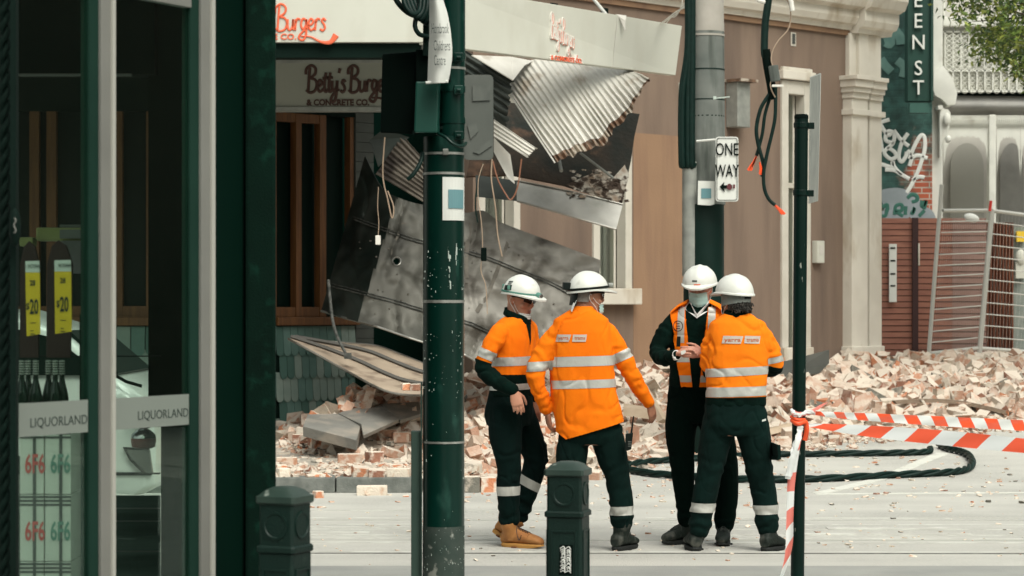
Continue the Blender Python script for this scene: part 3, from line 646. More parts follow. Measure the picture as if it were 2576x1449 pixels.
# torn corrugated offcut above it
corr('corrugated_sheet', 'dirty brown corrugated offcut dangling left of the green pole under the black signal board', [(1012,340),(1100,440),(1085,520),(945,438)], [24.3,24.1,23.9,24.1], mat('dirty_corrugated', (.22,.19,.155), (.08,.065,.05), 3, .85, c3=(.04,.03,.025), s3=3, t3=.55), 9, .018, rag=10, seed=8)
sheet('metal_strip', 'narrow dark metal strip sticking out up left from the torn offcut', [(930,352),(965,325),(1030,345),(952,420)], [24.2,24.2,24.3,24.2], M['old_steel_dark'], .01, cat='metal strip')
mb = MB(); mb.tube(catmull([at(826,705,24.0), at(836,800,23.7), at(850,850,23.5), at(869,888,23.4)], 6), .016, 6)
mb.box(at(875,895,23.4), .07, .05, .06); o = build('hanging_bracket', mb, M['seam'], None, loc=at(869,888,23.4)); tag(o, 'thin dark steel rod bent down to the tan ceiling strip from the soffit corner', 'bracket')
# tan ceiling strip lying on the rubble
ts = thing('ceiling_strip', 'long tan ceiling strip with dark battens, sagging from the scalloped tiles to the rubble', 'ceiling panel', at(900,920,23.2))
t1 = catmull([V((725,852,0)), V((800,893,0)), V((883,939,0)), V((940,970,0)), V((990,989,0)), V((1062,995,0)), V((1130,985,0))], 8)
t2 = catmull([V((748,852,0)), V((865,862,0)), V((945,869,0)), V((1000,888,0)), V((1060,912,0)), V((1110,932,0)), V((1160,950,0))], 8)
def tsp(u, v, dz=0):
    i = min(len(t1)-1.001, u*(len(t1)-1)); k = int(i); f = i-k; a = t1[k].lerp(t1[k+1], f); b = t2[k].lerp(t2[k+1], f); p = a.lerp(b, v)
    q = at(p.x, p.y, 23.9-1.6*u*(1-v)-.4*u+.9*v); q.z += dz; return q
mb = MB(); mb.grid(lambda u, v: tsp(u, v), 40, 10); build('sheet', mb, M['tan_sheet'], ts, solid=.012, smooth=50)
for v in (.36, .72):
    mb = MB(); mb.tube([tsp(u/20, v, .02) for u in range(21)], .022, 4); build('batten', mb, M['batten'], ts)
mb = MB(); mb.tube([tsp(u/20, 0, .0) for u in range(21)], .012, 5); mb.tube([tsp(u/20, 1, .0) for u in range(21)], .01, 5); build('metal_edge', mb, M['old_steel'], ts)
# curved cement sheets
def slabp(label, pts, Ys, th=.035, m='cement_sheet'):
    P = [at(px, py, Y) for (px, py), Y in zip(pts, Ys)]; mb = MB(); mb.slab(P, (0,.03,-th)); o = build('cement_slab', mb, M[m], None, bevel=.006, loc=P[0]); tag(o, label, 'slab'); return o
slabp('grey cement slab with angular front end, lowest of the three before the scalloped wall', [(774,1042),(848,1040),(908,1068),(897,1107),(762,1072)], [23.00,23.20,22.70,22.20,22.40], .10)
slabp('curved grey cement sheet in the middle of the three before the scalloped wall', [(850,1039),(905,1022),(955,1013),(1006,1040),(1003,1055),(914,1095),(908,1067)], [23.20,23.40,23.50,23.10,22.80,22.30,22.60])
slabp('grey cement sheet tucked against the green pole, hindmost of the three', [(958,1016),(1055,1010),(1062,1040),(1006,1057)], [23.40,23.50,23.10,22.80])
# loose cords hanging in the wreck
def cord(label, pts, r, m, end=None, name='cord'):
    mb = MB(); mb.tube(catmull([at(*p) for p in pts], 8), r, 6); o = build(name, mb, M[m], None, loc=at(*pts[0])); tag(o, label, 'cable')
    if end: mb = MB(); mb.box(at(*end), .05, .04, .09); mb.cyl(at(end[0],end[1]-12,end[2]), at(end[0],end[1]+12,end[2]), .016); build('plug', mb, M['letter_white'], o, bevel=.006)
    return o
cord('thin pale cord hanging straight with a small white plug, left of the green pole', [(952,470,23.2),(950,520,23.2),(953,560,23.2),(951,595,23.2)], .004, 'string', (951,604,23.2))
cord('looped tan cord dangling in a narrow hairpin, left of the green pole', [(968,345,23.2),(963,440,23.2),(975,500,23.2),(986,548,23.2),(990,520,23.2),(975,480,23.2)], .007, 'string')
cord('long pale cord with a black joint, just right of the green pole', [(1216,412,22.8),(1204,450,22.8),(1203,500,22.8),(1211,560,22.8),(1214,625,22.8),(1210,680,22.8),(1222,720,22.8),(1226,790,22.8)], .005, 'string', None)
cord('dark cord drooping close beside the green pole', [(1216,410,22.9),(1200,470,22.9),(1196,520,22.9),(1202,560,22.9)], .008, 'rubber')
cord('copper brown cord hanging in a deep U right of the sign back', [(1240,405,22.7),(1252,450,22.7),(1272,488,22.7),(1286,502,22.7),(1302,470,22.7),(1312,400,22.7)], .008, 'copper')
cord('second tan cord hanging beside the deep U cord', [(1238,400,22.9),(1236,450,22.9),(1246,520,22.9),(1252,590,22.9),(1263,645,22.9)], .007, 'string')
mb = MB(); mb.box(at(1217,640,22.8), .055, .05, .13); o = build('cable_joint', mb, M['black'], None, bevel=.01, loc=at(1217,640,22.8)); tag(o, 'black plastic cable joint on the pale cord right of the green pole', 'cable joint')
# ---------------------------------------------------------------- liquor shop on the near corner
def LD(px): return 5.917/(.533-(px-1288)/6000)
ld = V((.4704,.8825,0)).normalized(); ln = V((.8825,-.4704,0)).normalized()
def lp(px, py, out=0): return at(px, py, LD(px))+ln*out
def lz(px, z, out=0): p = at(px, HY, LD(px)); p.z = z; return p+ln*out
def lbox(mb, a, b, z0, z1, o0, o1):
    mb.hexa([lz(a,z0,o0), lz(b,z0,o0), lz(b,z0,o1), lz(a,z0,o1), lz(a,z1,o0), lz(b,z1,o0), lz(b,z1,o1), lz(a,z1,o1)])
store = thing('corner_shop', 'dark green corner shop with tall silver framed glass doors, on the left edge', 'building', V((-1.4, 8.6, 0)))
for a, b, nme in ((220, 275, 'door_post'), (474, 526, 'door_post')):
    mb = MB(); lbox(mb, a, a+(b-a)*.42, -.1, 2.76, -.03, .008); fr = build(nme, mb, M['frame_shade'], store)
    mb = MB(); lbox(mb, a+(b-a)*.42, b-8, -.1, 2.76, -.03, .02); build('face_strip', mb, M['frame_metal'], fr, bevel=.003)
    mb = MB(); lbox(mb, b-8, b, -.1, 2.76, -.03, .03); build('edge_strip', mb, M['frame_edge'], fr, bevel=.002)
mb = MB(); lbox(mb, 275, 474, 2.70, 2.78, -.02, .015); build('door_head', mb, M['frame_metal'], store, bevel=.003)
mb = MB(); lbox(mb, 20, 526, 2.78, 5.0, -.2, .012); lbox(mb, -60, 220, 2.72, 2.78, -.02, .01); build('transom_wall', mb, M['tile_dark'], store)
for a, b in ((44, 220), (275, 474)):
    mb = MB(); lbox(mb, a, b, -.1, 2.70, -.004, .0); pn = build('glass_door', mb, M['shop_glass'], store)
    z0 = 1.165; mb = MB(); lbox(mb, a+1, b-1, 1.155, 1.268, .002, .004); build('frosted_band', mb, M['frosted'], pn)
    mb = MB(); o = lz(345 if a > 100 else 74, 1.185, .0045); text(mb, 'LIQUORLAND', o, ld, V((0,0,1)), .032, 1.05, depth=.001, bold=-.01)
    # thin serifs make the capitals read as printed roman letters
    build('band_lettering', mb, M['letter_dark'], pn)
mb = MB(); P = [at(527,0,9.02), at(617,0,9.45), at(617,0,12.2), at(527,0,12.2)]
for p in P: p.z = -.2
mb.slab(P, (0,0,6)); build('recess_wall', mb, M['tile_dark'], store)
mb = MB(); P = [at(617,0,9.40), at(694,0,9.40), at(688,0,12.2), at(617,0,12.2)]
for p in P: p.z = -.2
mb.slab(P, (0,0,6)); build('pillar', mb, M['pillar_green'], store, bevel=.012)
# room behind the doors: head wall, dark pier, floor, ceiling, far windows' rail
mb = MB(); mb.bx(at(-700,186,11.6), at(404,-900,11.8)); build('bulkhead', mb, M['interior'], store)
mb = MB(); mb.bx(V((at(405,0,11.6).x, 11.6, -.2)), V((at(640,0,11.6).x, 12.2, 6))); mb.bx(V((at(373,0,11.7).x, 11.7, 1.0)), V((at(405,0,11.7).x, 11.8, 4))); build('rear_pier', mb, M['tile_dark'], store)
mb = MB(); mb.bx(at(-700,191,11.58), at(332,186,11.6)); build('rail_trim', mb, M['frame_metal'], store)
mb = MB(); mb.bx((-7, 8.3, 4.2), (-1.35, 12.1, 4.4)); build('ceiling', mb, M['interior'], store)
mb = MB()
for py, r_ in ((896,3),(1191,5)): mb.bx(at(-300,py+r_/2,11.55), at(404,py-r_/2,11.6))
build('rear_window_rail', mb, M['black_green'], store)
mb = MB()
for py in (1279, 1311, 1387): mb.bx(at(-300,py+1.6,11.50), at(404,py-1.6,11.54))
build('lower_rails', mb, M['frame_metal'], store)
mb = MB(); mb.bx(at(-300,1700,11.6), at(404,1246,11.62)); build('lower_panel', mb, mat('smoky_panel', (.10,.14,.12), (.05,.08,.065), 3, .5, stretch=(.3,1,6)), store)
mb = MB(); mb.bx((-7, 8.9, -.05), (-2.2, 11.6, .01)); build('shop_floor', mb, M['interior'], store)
mb = MB(); P = [at(200,700,10.4), at(220,700,10.4)]; mb.bx(at(200,1075,10.6), at(222,790,10.7)); build('dark_stand', mb, M['tile_dark'], store)
# security gate bundle at the very left edge
gate = thing('security_gate', 'folded dark twisted bar gate with its lock, at the left edge before the glass door', 'gate', at(20,1449,7.8))
mb = MB()
for px, r_ in ((12, .017),):
    for ph in (0, math.pi): mb.tube([at(px, 1700-k*9, 7.75)+V((r_*.55*math.cos(k*.75+ph), r_*.55*math.sin(k*.75+ph), 0)) for k in range(205)], r_*.62, 6)
build('twisted_bar', mb, M['black_green'], gate, smooth=60)
mb = MB(); mb.bx(at(26,1700,7.7), at(47,-100,7.74)); mb.bx(at(-30,1700,7.9), at(44,-100,7.95)); build('stile', mb, M['black_green'], gate)
mb = MB(); mb.ell(at(38,572,7.65), V((.019,0,0)), V((0,.02,0)), V((0,0,.062))); lk = build('lock', mb, M['black_green'], gate, smooth=60)
mb = MB(); mb.tube(catmull([at(36,548,7.62), at(40,556,7.62), at(35,566,7.62), at(40,580,7.62), at(35,586,7.62)], 5), .002, 5); build('lock_engraving', mb, M['frame_metal'], lk)
# price tags
for k, (px, t, b, dx) in enumerate(((84, 657, 846, 3), (160, 655, 840, 2))):
    wd = 20 if k == 0 else 23; Y = 8.75
    t_ = thing('price_tag', ['left yellow and white price tag hanging behind the glass, slightly smaller', 'right yellow and white price tag hanging behind the glass, slightly wider'][k], 'price tag', at(px, t, Y), 'price tags behind the glass door')
    mb = MB(); sp = t+28
    mb.hexa([at(px-wd+dx,b,Y), at(px+wd-2,b-6,Y), at(px+wd-2,b-6,Y+.004), at(px-wd+dx,b,Y+.004), at(px-wd,sp,Y), at(px+wd-4,sp,Y), at(px+wd-4,sp,Y+.004), at(px-wd,sp,Y+.004)]); build('yellow_card', mb, M['yellow'], t_)
    mb = MB(); mb.hexa([at(px-wd,sp,Y-.001), at(px+wd-4,sp,Y-.001), at(px+wd-4,sp,Y+.003), at(px-wd,sp,Y+.003), at(px-wd,t,Y-.001), at(px+wd-5,t-1,Y-.001), at(px+wd-5,t-1,Y+.003), at(px-wd,t,Y+.003)]); build('white_card', mb, M['white_sign'], t_)
    mb = MB(); ux = V((1,0,0)); uz = V((0,0,1)); q = Y/F
    text(mb, '20', at(px-9,b-57,Y-.002), ux, uz, 36*q, .42, depth=.0008, bold=.02); text(mb, '$', at(px-18,b-68,Y-.002), ux, uz, 16*q, .7, depth=.0008, bold=.02)
    text(mb, '28', at(px-9,b-128,Y-.002), ux, uz, 13*q, .75, depth=.0008, bold=.02); text(mb, 'VICTORIAN', at(px-14,t+17,Y-.003), ux, uz, 9*q, .5, depth=.0008)
    for yy, l_ in ((b-34, 14), (b-14, 9), (b-6, 12)): mb.bx(at(px-8,yy+1,Y-.0015), at(px-8+l_,yy-1,Y-.001))
    build('printed_price', mb, M['letter_dark'], t_)
# brown boards behind the tags and lime shelf
for px, t, b, wd, lab in ((75, 606, 900, 26, 'narrow rounded red brown board behind the left price tag'), (150, 604, 900, 34, 'wide rounded red brown board behind the right price tag')):
    mb = MB(); pts = [(px-wd, b), (px-wd*.95, t+60), (px-wd*.6, t+15), (px-wd*.1, t), (px+wd*.5, t+14), (px+wd*.95, t+60), (px+wd*.8, b)]
    mb.slab([at(x, y, 9.6) for x, y in pts], (0,.02,0)); tag(build('display_board', mb, M['brown_board'], None, bevel=.003, loc=at(px,b,9.6)), lab, 'board')
mb = MB(); mb.bx(at(90,606,11.0), at(290,574,11.1)); mb.bx(at(48,620,10.9), at(94,598,11.0))
o = build('lime_shelf', mb, M['lime'], None, bevel=.01, loc=at(180,606,11)); tag(o, 'lime green shelf edge running behind the two price tags', 'shelf')
mb = MB(); mb.bx(at(150,600,10.98), at(218,578,11.0)); mb.bx(at(150,572,11.05), at(212,566,11.1)); build('price_strip', mb, M['frosted'], o)
mb = MB(); mb.bx(at(154,688,10.95), at(220,606,10.97)); build('poster', mb, mat('poster_grey', (.2,.19,.2), (.15,.16,.15), 4, .7), o)
# cartons of bottles
def carton(px0, px1, py0, py1, red, lab, Y=9.2):
    t_ = thing('wine_carton', lab, 'carton', at((px0+px1)/2, py1, Y), 'white cartons stacked behind the glass')
    a = at(px0,py1,Y); b = at(px1,py0,Y); mb = MB(); mb.bx(a, b+V((0,.22,0))); build('box', mb, M['carton'], t_, bevel=.003)
    mb = MB()
    for f in (.03,.09,.15): zz = b.z-(b.z-a.z)*f; mb.bx((a.x-.001, Y-.002, zz-.004), (b.x+.001, Y, zz+.004))
    sx = at(px0+ (px1-px0)*.62, 0, Y).x; mb.bx((sx-.006, Y-.004, a.z), (sx+.006, Y-.002, b.z)); build('black_strap', mb, M['letter_dark'], t_)
    mb = MB(); text(mb, '6F6', at(px0+(px1-px0)*.22, py0+(py1-py0)*.68, Y-.003), V((1,0,0)), V((0,0,1)), 46*Y/F, .52, depth=.001, bold=.02)
    build('printed_numerals', mb, M['carton_red' if red else 'carton_green'], t_)
rows = [('top', 1075, 1243), ('middle', 1245, 1412), ('bottom', 1414, 1580)]
for nme, y0, y1 in rows:
    carton(50, 110, y0, y1, True, f'white carton with red numerals, {nme} of the stack nearest the gate')
    carton(113, 178, y0, y1, False, f'white carton with green numerals, {nme} of the right hand stack')
def bottle(px, Y, lab, red):
    t_ = thing('wine_bottle', lab, 'bottle', at(px, 1074, Y), 'wine bottles standing on the cartons'); c = at(px, 1074, Y); q = Y/F
    h = (1074-905)*q; r = 17*q; mb = MB(); mb.lathe([(r*.9,0),(r,.01),(r,h*.42),(r*.85,h*.52),(r*.45,h*.68),(r*.36,h*.75),(r*.36,h*.98)], c, 16); build('glass_body', mb, M['bottle'], t_, smooth=50)
    mb = MB()
    for k in range(6): z = h*(.78+.037*k); mb.lathe([(r*.40,z),(r*.46,z+h*.006),(r*.46,z+h*.02),(r*.40,z+h*.026)], c, 12)
    build('ribbed_cap', mb, M['foil_grey'], t_); mb = MB(); mb.lathe([(r*1.02,h*.08),(r*1.02,h*.36)], c, 16); build('paper_label', mb, M['label_red' if red else 'foil_grey'], t_)
for i, (px, Y, red, lab) in enumerate([(55,9.24,False,'wine bottle with grey label next to the gate'),(71,9.36,True,'second wine bottle from the gate, partly behind its neighbour'),(90,9.26,True,'wine bottle with red label, right end of the left group'),(122,9.3,False,'wine bottle with grey label, left end of the right group'),(139,9.26,False,'middle wine bottle of the right group'),(156,9.38,False,'rearmost wine bottle at the right end')]): bottle(px, Y, lab, red)
# ring and tin
mb = MB(); c = at(362,1046,10.6); mb.tube([c+V((.048*math.cos(a*.2618), 0, .055*math.sin(a*.2618))) for a in range(24)], .006, 8, closed=True)
mb.bx(at(352,1018,10.6), at(380,1008,10.62)); o = build('handle_ring', mb, M['brown_board'], None, smooth=40, loc=c); tag(o, 'round dark red ring handle behind the glass door', 'ring')
mb = MB(); c = at(361,1128,10.6); mb.lathe([(.035,0),(.052,.008),(.056,.03),(.056,.045)], c, 20); o = build('hanging_tin', mb, mat('tin_red', (.22,.035,.02), (.12,.02,.015), 8, .4), None, smooth=40, loc=c); tag(o, 'round red and silver tin hanging below the ring behind the glass', 'tin')
mb = MB(); mb.lathe([(.056,.046),(.053,.062),(.03,.082),(.012,.088)], c, 20); build('silver_lid', mb, M['chrome'], o, smooth=40)
# white parked car seen through the shop glass, nose to the right
car = thing('parked_car', 'white car seen through the glass doors, its nose and headlight pointing right', 'car', at(200,1260,17))
YC = 15.5
side = [(-.2,.38),(-.02,.36),(.05,.42),(.06,.62),(.04,.86),(-.03,1.0),(-.12,1.07),(-.20,1.12),(-.55,1.42),(-1.0,1.56),(-1.85,1.60),(-3.1,1.58),(-3.7,1.3),(-4.2,1.1),(-4.25,.45),(-4.0,.32)]
nx_ = at(366,0,YC).x; RR = []
for k, (yo, sc_) in enumerate([(0,.93),(.06,1),(.85,1.0),(1.64,1),(1.7,.93)]): RR.append([V((nx_+x*(1 if 0 < k < 4 else .985)-(0 if 0<k<4 else .05), YC+yo, .3+(z-.3)*sc_-(0.12 if z > 1.1 and k in (0,4) else 0))) for x, z in side])
mb = MB(); mb.rings(RR); build('body', mb, M['car_white'], car, bevel=.02, smooth=50)
mb = MB(); mb.slab([V((nx_-.28,YC+.0,1.14)), V((nx_-.58,YC+.0,1.38)), V((nx_-1.0,YC+.0,1.48)), V((nx_-2.9,YC+.0,1.5)), V((nx_-3.2,YC+.0,1.15))], (0,-.02,0)); mb.slab([V((nx_-.215,YC+.15,1.135)), V((nx_-.54,YC+.15,1.415)), V((nx_-.54,YC+1.55,1.415)), V((nx_-.215,YC+1.55,1.135))], (.015,0,.015)); build('window', mb, M['window_dark'], car)
mb = MB(); mb.slab([V((nx_+.03,YC-.02,.66)), V((nx_-.14,YC-.02,.67)), V((nx_-.10,YC-.02,.60)), V((nx_+.0,YC-.02,.50)), V((nx_+.05,YC-.02,.50))], (0,.05,0)); hl = build('headlight', mb, M['chrome'], car, bevel=.01)
mb = MB(); mb.tube([V((nx_+.03,YC-.025,.66)), V((nx_-.14,YC-.025,.67)), V((nx_-.10,YC-.025,.60)), V((nx_+.0,YC-.025,.50))], .007, 5); build('lamp_rim', mb, M['black'], hl)
mb = MB(); mb.tube([V((nx_-.26,YC-.03,1.18)), V((nx_-.12,YC-.03,1.10)), V((nx_-.02,YC-.02,1.07))], .011, 5); mb.bx((nx_-.06,YC-.12,.90),(nx_+.06,YC-.02,.97)); build('wiper', mb, M['black'], car)
mb = MB(); mb.bx((nx_-.9,YC-.012,.49),(nx_+.04,YC+.02,.51)); build('bumper_gap', mb, M['black'], car)
for xx in (-.85, -3.45):
    for yy in (YC-.02, YC+1.5):
        mb = MB(); c = V((nx_+xx, yy, .31)); mb.tube([c, c+V((0,.2,0))], .31, 24); wl = build('wheel', mb, M['black'], car, bevel=.02, smooth=40)
        mb = MB(); mb.tube([c+V((0,-.006,0)), c+V((0,.03,0))], .2, 16); build('rim', mb, M['chrome'], wl)
UX = V((1,0,0)); UZ = V((0,0,1)); NM = V((0,-1,0))
def cylpatch(mb, c, r, a0, a1, z0, z1, n=8):     # curved sheet round a pole; angle 0 faces the street side (-Y)
    P = lambda a, z, rr: V((c.x+rr*math.sin(a), c.y-rr*math.cos(a), z))
    k = [P(a0+(a1-a0)*i/n, z, rr) for i in range(n+1) for z, rr in ((z0,r),(z1,r),(z0,r+.003),(z1,r+.003))]
    fs = []
    for i in range(n): a = i*4; b = a+4; fs += [(a+2,b+2,b+3,a+3),(a,a+1,b+1,b),(a,b,b+2,a+2),(a+1,a+3,b+3,b+1)]
    fs += [(0,2,3,1),(n*4,n*4+1,n*4+3,n*4+2)]; mb.add(k, fs)
def band(c, r, z, h, m, parent, nm='clamp_band'):
    mb = MB(); mb.tube([V((c.x,c.y,z)), V((c.x,c.y,z+h))], r, 28); return build(nm, mb, m, parent, smooth=50)
# ---- near tram pole
D1 = 12.0; c1 = at(1116, HY, D1); c1.z = 0; zz = lambda py, D=D1: EYE-(py-HY)/F*D
pole = thing('tram_pole', 'thick glossy dark green pole with steel bands and blue sticker, left of the workers', 'pole', c1)
mb = MB(); mb.tube([V((c1.x,c1.y,-.1)), V((c1.x,c1.y,.5)), V((c1.x,c1.y,zz(345)))], [.104,.1045,.103], 36); build('shaft', mb, M['pole_green'], pole, smooth=50)
mb = MB(); mb.tube([V((c1.x,c1.y,-.1)), V((c1.x,c1.y,zz(1322)))], .1055, 36); build('scuffed_base', mb, M['pole_scuff'], pole, smooth=50)
cu = V((at(1137,0,D1).x, D1, 0)); mb = MB(); mb.tube([V((cu.x,D1,zz(350))), V((cu.x,D1,4))], .067, 28); build('upper_shaft', mb, M['pole_green'], pole, smooth=50)
for py, h in ((391,.012),(441,.012),(762,.014),(1114,.010)): band(c1, .1065, zz(py), h, M['steel_band'], pole)
for py in (312, 232, 150): band(cu, .071, zz(py), .03, M['pole_green'], pole); 
band(cu, .069, zz(176), .012, M['steel_band'], pole)
for py in (232, 150, 347):
    mb = MB(); mb.box(at(1154, py-6, D1-.075), .045, .03, .045); mb.cyl(at(1148,py-6,D1-.1), at(1160,py-6,D1-.1), .008); build('clamp_bolt', mb, M['pole_green'], pole, bevel=.004)
mb = MB(); mb.box(at(1121, 382, D1-.11), .028, .02, .03); build('band_buckle', mb, M['steel_band'], pole, bevel=.003)
mb = MB(); cylpatch(mb, c1, .1045, math.asin(-.02), math.asin(.97), zz(556), zz(448)); st = build('sticker', mb, M['white_sign'], pole)
mb = MB(); cylpatch(mb, c1, .1085, math.asin(.24), math.asin(.9), zz(526), zz(479)); build('blue_square', mb, M['blue_print'], st)
mb = MB(); rr = random.Random(21)
for k in range(150):
    a = rr.uniform(-1.3, 1.4); z = rr.choice([rr.uniform(zz(1440),zz(600)), rr.uniform(zz(740),zz(620)), rr.uniform(zz(990),zz(830)), rr.uniform(zz(1440),zz(1330))]); h = rr.uniform(.001,.004)*(1 if rr.random() < .75 else 3.5); w_ = rr.uniform(.006,.022)
    cylpatch(mb, c1, .1047, a, a+w_, z, z+h, 1)
for k in range(16):
    a = rr.choice([.25,.3,.62,.68])+rr.uniform(-.03,.03); z = rr.uniform(zz(740), zz(620)); cylpatch(mb, c1, .1047, a, a+rr.uniform(.02,.05), z, z+rr.uniform(.008,.04), 1)
build('paint_chips', mb, M['pole_chip'], pole)
mb = MB(); mb.tube(catmull([at(1100,335,11.87), at(1120,345,11.84), at(1140,362,11.83), at(1162,368,11.86), at(1172,360,11.95)], 6), .009, 8); build('thick_cable', mb, M['pole_green'], pole, smooth=60)
mb = MB(); mb.tube(catmull([at(1063,385,11.93), at(1057,410,11.9), at(1040,438,11.88), at(1025,452,11.88)], 6), .011, 8); build('cut_cable', mb, M['rubber'], pole, smooth=60)
mb = MB(); mb.bx(at(1034,1700,12.0), at(1062,1083,12.07)); mb.bx(at(1058,1700,11.97), at(1062,960,12.0)); o = build('channel_post', mb, mat('post_grey', (.02,.048,.036), (.03,.06,.046), 4, .6), None, bevel=.004, loc=at(1048,1449,12)); tag(o, 'short flat grey green post standing against the left of the thick green pole', 'post')
# signals seen from behind
sgn = thing('traffic_signal', 'black traffic signal backboard with green housing, left of the thick green pole', 'traffic light', at(1030,340,D1))
mb = MB(); mb.hexa([at(1052,338,11.95), at(957,334,12.05), at(957,334,12.07), at(1052,338,11.97), at(1068,128,11.95), at(962,136,12.05), at(962,136,12.07), at(1068,128,11.97)])
mb.bx(at(1046,316,11.93), at(1108,128,12.0)); build('backboard', mb, M['black'], sgn, bevel=.006)
mb = MB(); mb.hexa([at(1041,334,11.82), at(1100,334,11.82), at(1108,334,12.0), at(1050,334,12.0), at(1046,205,11.82), at(1104,205,11.82), at(1110,205,12.0), at(1052,205,12.0)]); build('housing', mb, mat('signal_green', (.001,.065,.045), (.001,.05,.035), 3, .45), sgn, bevel=.008)
mb = MB(); mb.hexa([at(1038,342,11.80), at(1044,334,11.80), at(1044,334,12.0), at(1038,342,12.0), at(1038,328,11.80), at(1043,328,11.80), at(1043,328,12.0), at(1038,328,12.0)]); build('visor_lip', mb, M['black'], sgn)
mb = MB(); mb.bx(at(1100,225,11.95), at(1118,218,11.98)); mb.bx(at(1100,325,11.95), at(1118,318,11.98)); mb.bx(at(1064,140,11.9), at(1088,-60,11.95)); build('mounting_arm', mb, M['black_green'], sgn)
# rounded plate seen from behind
def rrect(cx, cy, w_, h, r, Y, skew=0, n=5):
    out = []
    for sx, sy, a0 in ((1,-1,-90),(1,1,0),(-1,1,90),(-1,-1,180)):
        for k in range(n+1): a = R(a0+90*k/n); out.append((cx+sx*(w_/2-r)+r*math.cos(a), cy+sy*(h/2-r)+r*math.sin(a)))
    return [at(x, y, Y+(x-cx)*skew) for x, y in out]
mb = MB(); mb.slab(rrect(1203,295,76,214,12,11.98), (0,.012,0)); o = build('sign_plate', mb, M['sign_back'], None, loc=at(1203,402,11.98)); tag(o, 'grey round cornered sign seen from the back, on the right of the thick green pole', 'sign')
mb = MB(); mb.slab([at(*p,11.972) for p in ((1189,215),(1241-8,213),(1241-8,252),(1189,254))], (0,.004,0)); mb.slab([at(*p,11.972) for p in ((1176,315),(1196,306),(1203,330),(1184,350))], (0,.004,0)); mb.slab([at(*p,11.972) for p in ((1190,382),(1232,352),(1238,366),(1205,388))], (0,.004,0)); build('torn_sticker', mb, mat('smudge', (.085,.095,.085), (.12,.13,.115), 14, .6), o)
# curved banner sign
bn = thing('banner_sign', 'narrow white bowed banner sign lettered for a childrens centre, on the thick green pole', 'sign', at(1105,208,11.7))
bl = lambda t: 1080+2*math.sin(t*3)-8*max(0,t-.8)+ (3 if t < .2 else 0)
def br_(t): return [(0,1112),(.2,1126),(.4,1134),(.6,1138),(.75,1137),(.9,1132),(1,1127)]
def lerp1(tab, t):
    for (a, x), (b, y) in zip(tab, tab[1:]):
        if t <= b: return x+(y-x)*(t-a)/(b-a)
    return tab[-1][1]
def bnp(u, v, dy=0):
    py = -60+268*v; t = max(0, (py+10)/218); l = 1079+ (1 if t < .5 else -4*(t-.5)*2); r = lerp1(br_(0), min(1, t)); x = l+(r-l)*u
    return at(x, py, 11.72-.05*math.sin(u*3.0)+dy)
mb = MB(); mb.grid(lambda u, v: bnp(u, v), 8, 24); build('sheet', mb, M['white_sign'], bn, solid=.003, smooth=60)
mb = MB()
for s_, py, x in (('Hornbrook', 84, 1086), ('Childrens', 127, 1091), ('Centre', 166, 1092)):
    ww = {'Hornbrook': 43, 'Childrens': 41, 'Centre': 29}[s_]; tmp = MB(); L0 = text(tmp, s_, V((0,0,0)), UX, UZ, 25*D1/F, .5, depth=.001); k_ = ww*11.66/F/L0
    o_ = at(x, py-(2 if s_ == 'Centre' else 0), 11.655); mb.add([o_+V((p.x*k_, p.y, p.z)) for p in tmp.v], tmp.f)
build('printed_words', mb, mat('print_grey', (.035,.05,.045), None, rough=.7), bn)
mb = MB(); mb.tube([at(1071,208,11.7), at(1126,205,11.7)], .007, 8); mb.tube([at(1127,186,11.72), at(1136,140,11.72)], .004, 6); build('bottom_rod', mb, M['white_sign'], bn)
mb = MB(); mb.bx(at(1124,200,11.75), at(1134,192,11.9)); mb.bx(at(1132,150,11.75), at(1140,142,11.9)); build('bracket', mb, M['black'], bn)
# coil of black cable at the top
co = MB()
for k in range(5): 
    cx = 1034+k*9; co.tube(catmull([at(cx-22-k*3,-40,11.85+.03*k), at(cx-16,10,11.8+.03*k), at(cx+4,36+k*6,11.8+.02*k), at(cx+22,22,11.85), at(cx+24,-40,11.9)], 7), .013, 8)
co.tube(catmull([at(985,-30,11.9), at(1000,5,11.9), at(1024,30,11.88), at(1048,40,11.86), at(1068,30,11.85)], 7), .014, 8)
co.tube(catmull([at(1048,40,11.85), at(1044,66,11.84), at(1055,86,11.85), at(1078,92,11.9)], 7), .012, 8)
o = build('cable_coil', co, M['rubber'], None, smooth=60, loc=at(1050,60,11.9)); tag(o, 'bundle of thick black cable loops hanging beside the banner sign at the top', 'cable')
# ---- far pole with the one way sign
D2 = 24.0; c2 = at(1770.5, HY, D2); c2.z = 0; z2 = lambda py: EYE-(py-HY)/F*D2; r2 = .205
p2 = thing('power_pole', 'broad grey and dark pole behind the two right hand workers, carrying a one way sign', 'pole', c2)
mb = MB(); mb.tube([V((c2.x,c2.y,-.1)), V((c2.x,c2.y,z2(515)))], r2, 32); build('black_base', mb, mat('pole_base_dark', (.001,.010,.007), (.002,.016,.012), 3, .5, spec=.2), p2, smooth=50)
mb = MB(); mb.tube([V((c2.x+.02,c2.y,z2(515))), V((c2.x+.02,c2.y,z2(80)))], [r2*.97,.185], 32); build('shaft', mb, M['pole_concrete'], p2, smooth=50)
mb = MB(); mb.tube([V((c2.x+.02,c2.y,z2(81))), V((c2.x+.02,c2.y,z2(60)))], .187, 32); mb.tube([V((c2.x+.02,c2.y,z2(60))), V((c2.x+.02,c2.y,6.5))], [.183,.17], 32); build('bare_top', mb, M['pole_top'], p2, smooth=50)
for py, m_ in ((93,'pole_top'),(178,'pole_base_dark'),(254,'pole_base_dark'),(295,'pole_base_dark'),(328,'pole_base_dark'),(402,'pole_base_dark')): band(V((c2.x+.02,c2.y,0)), .192, z2(py), .012 if m_ != 'pole_top' else .02, M[m_], p2, 'strap')
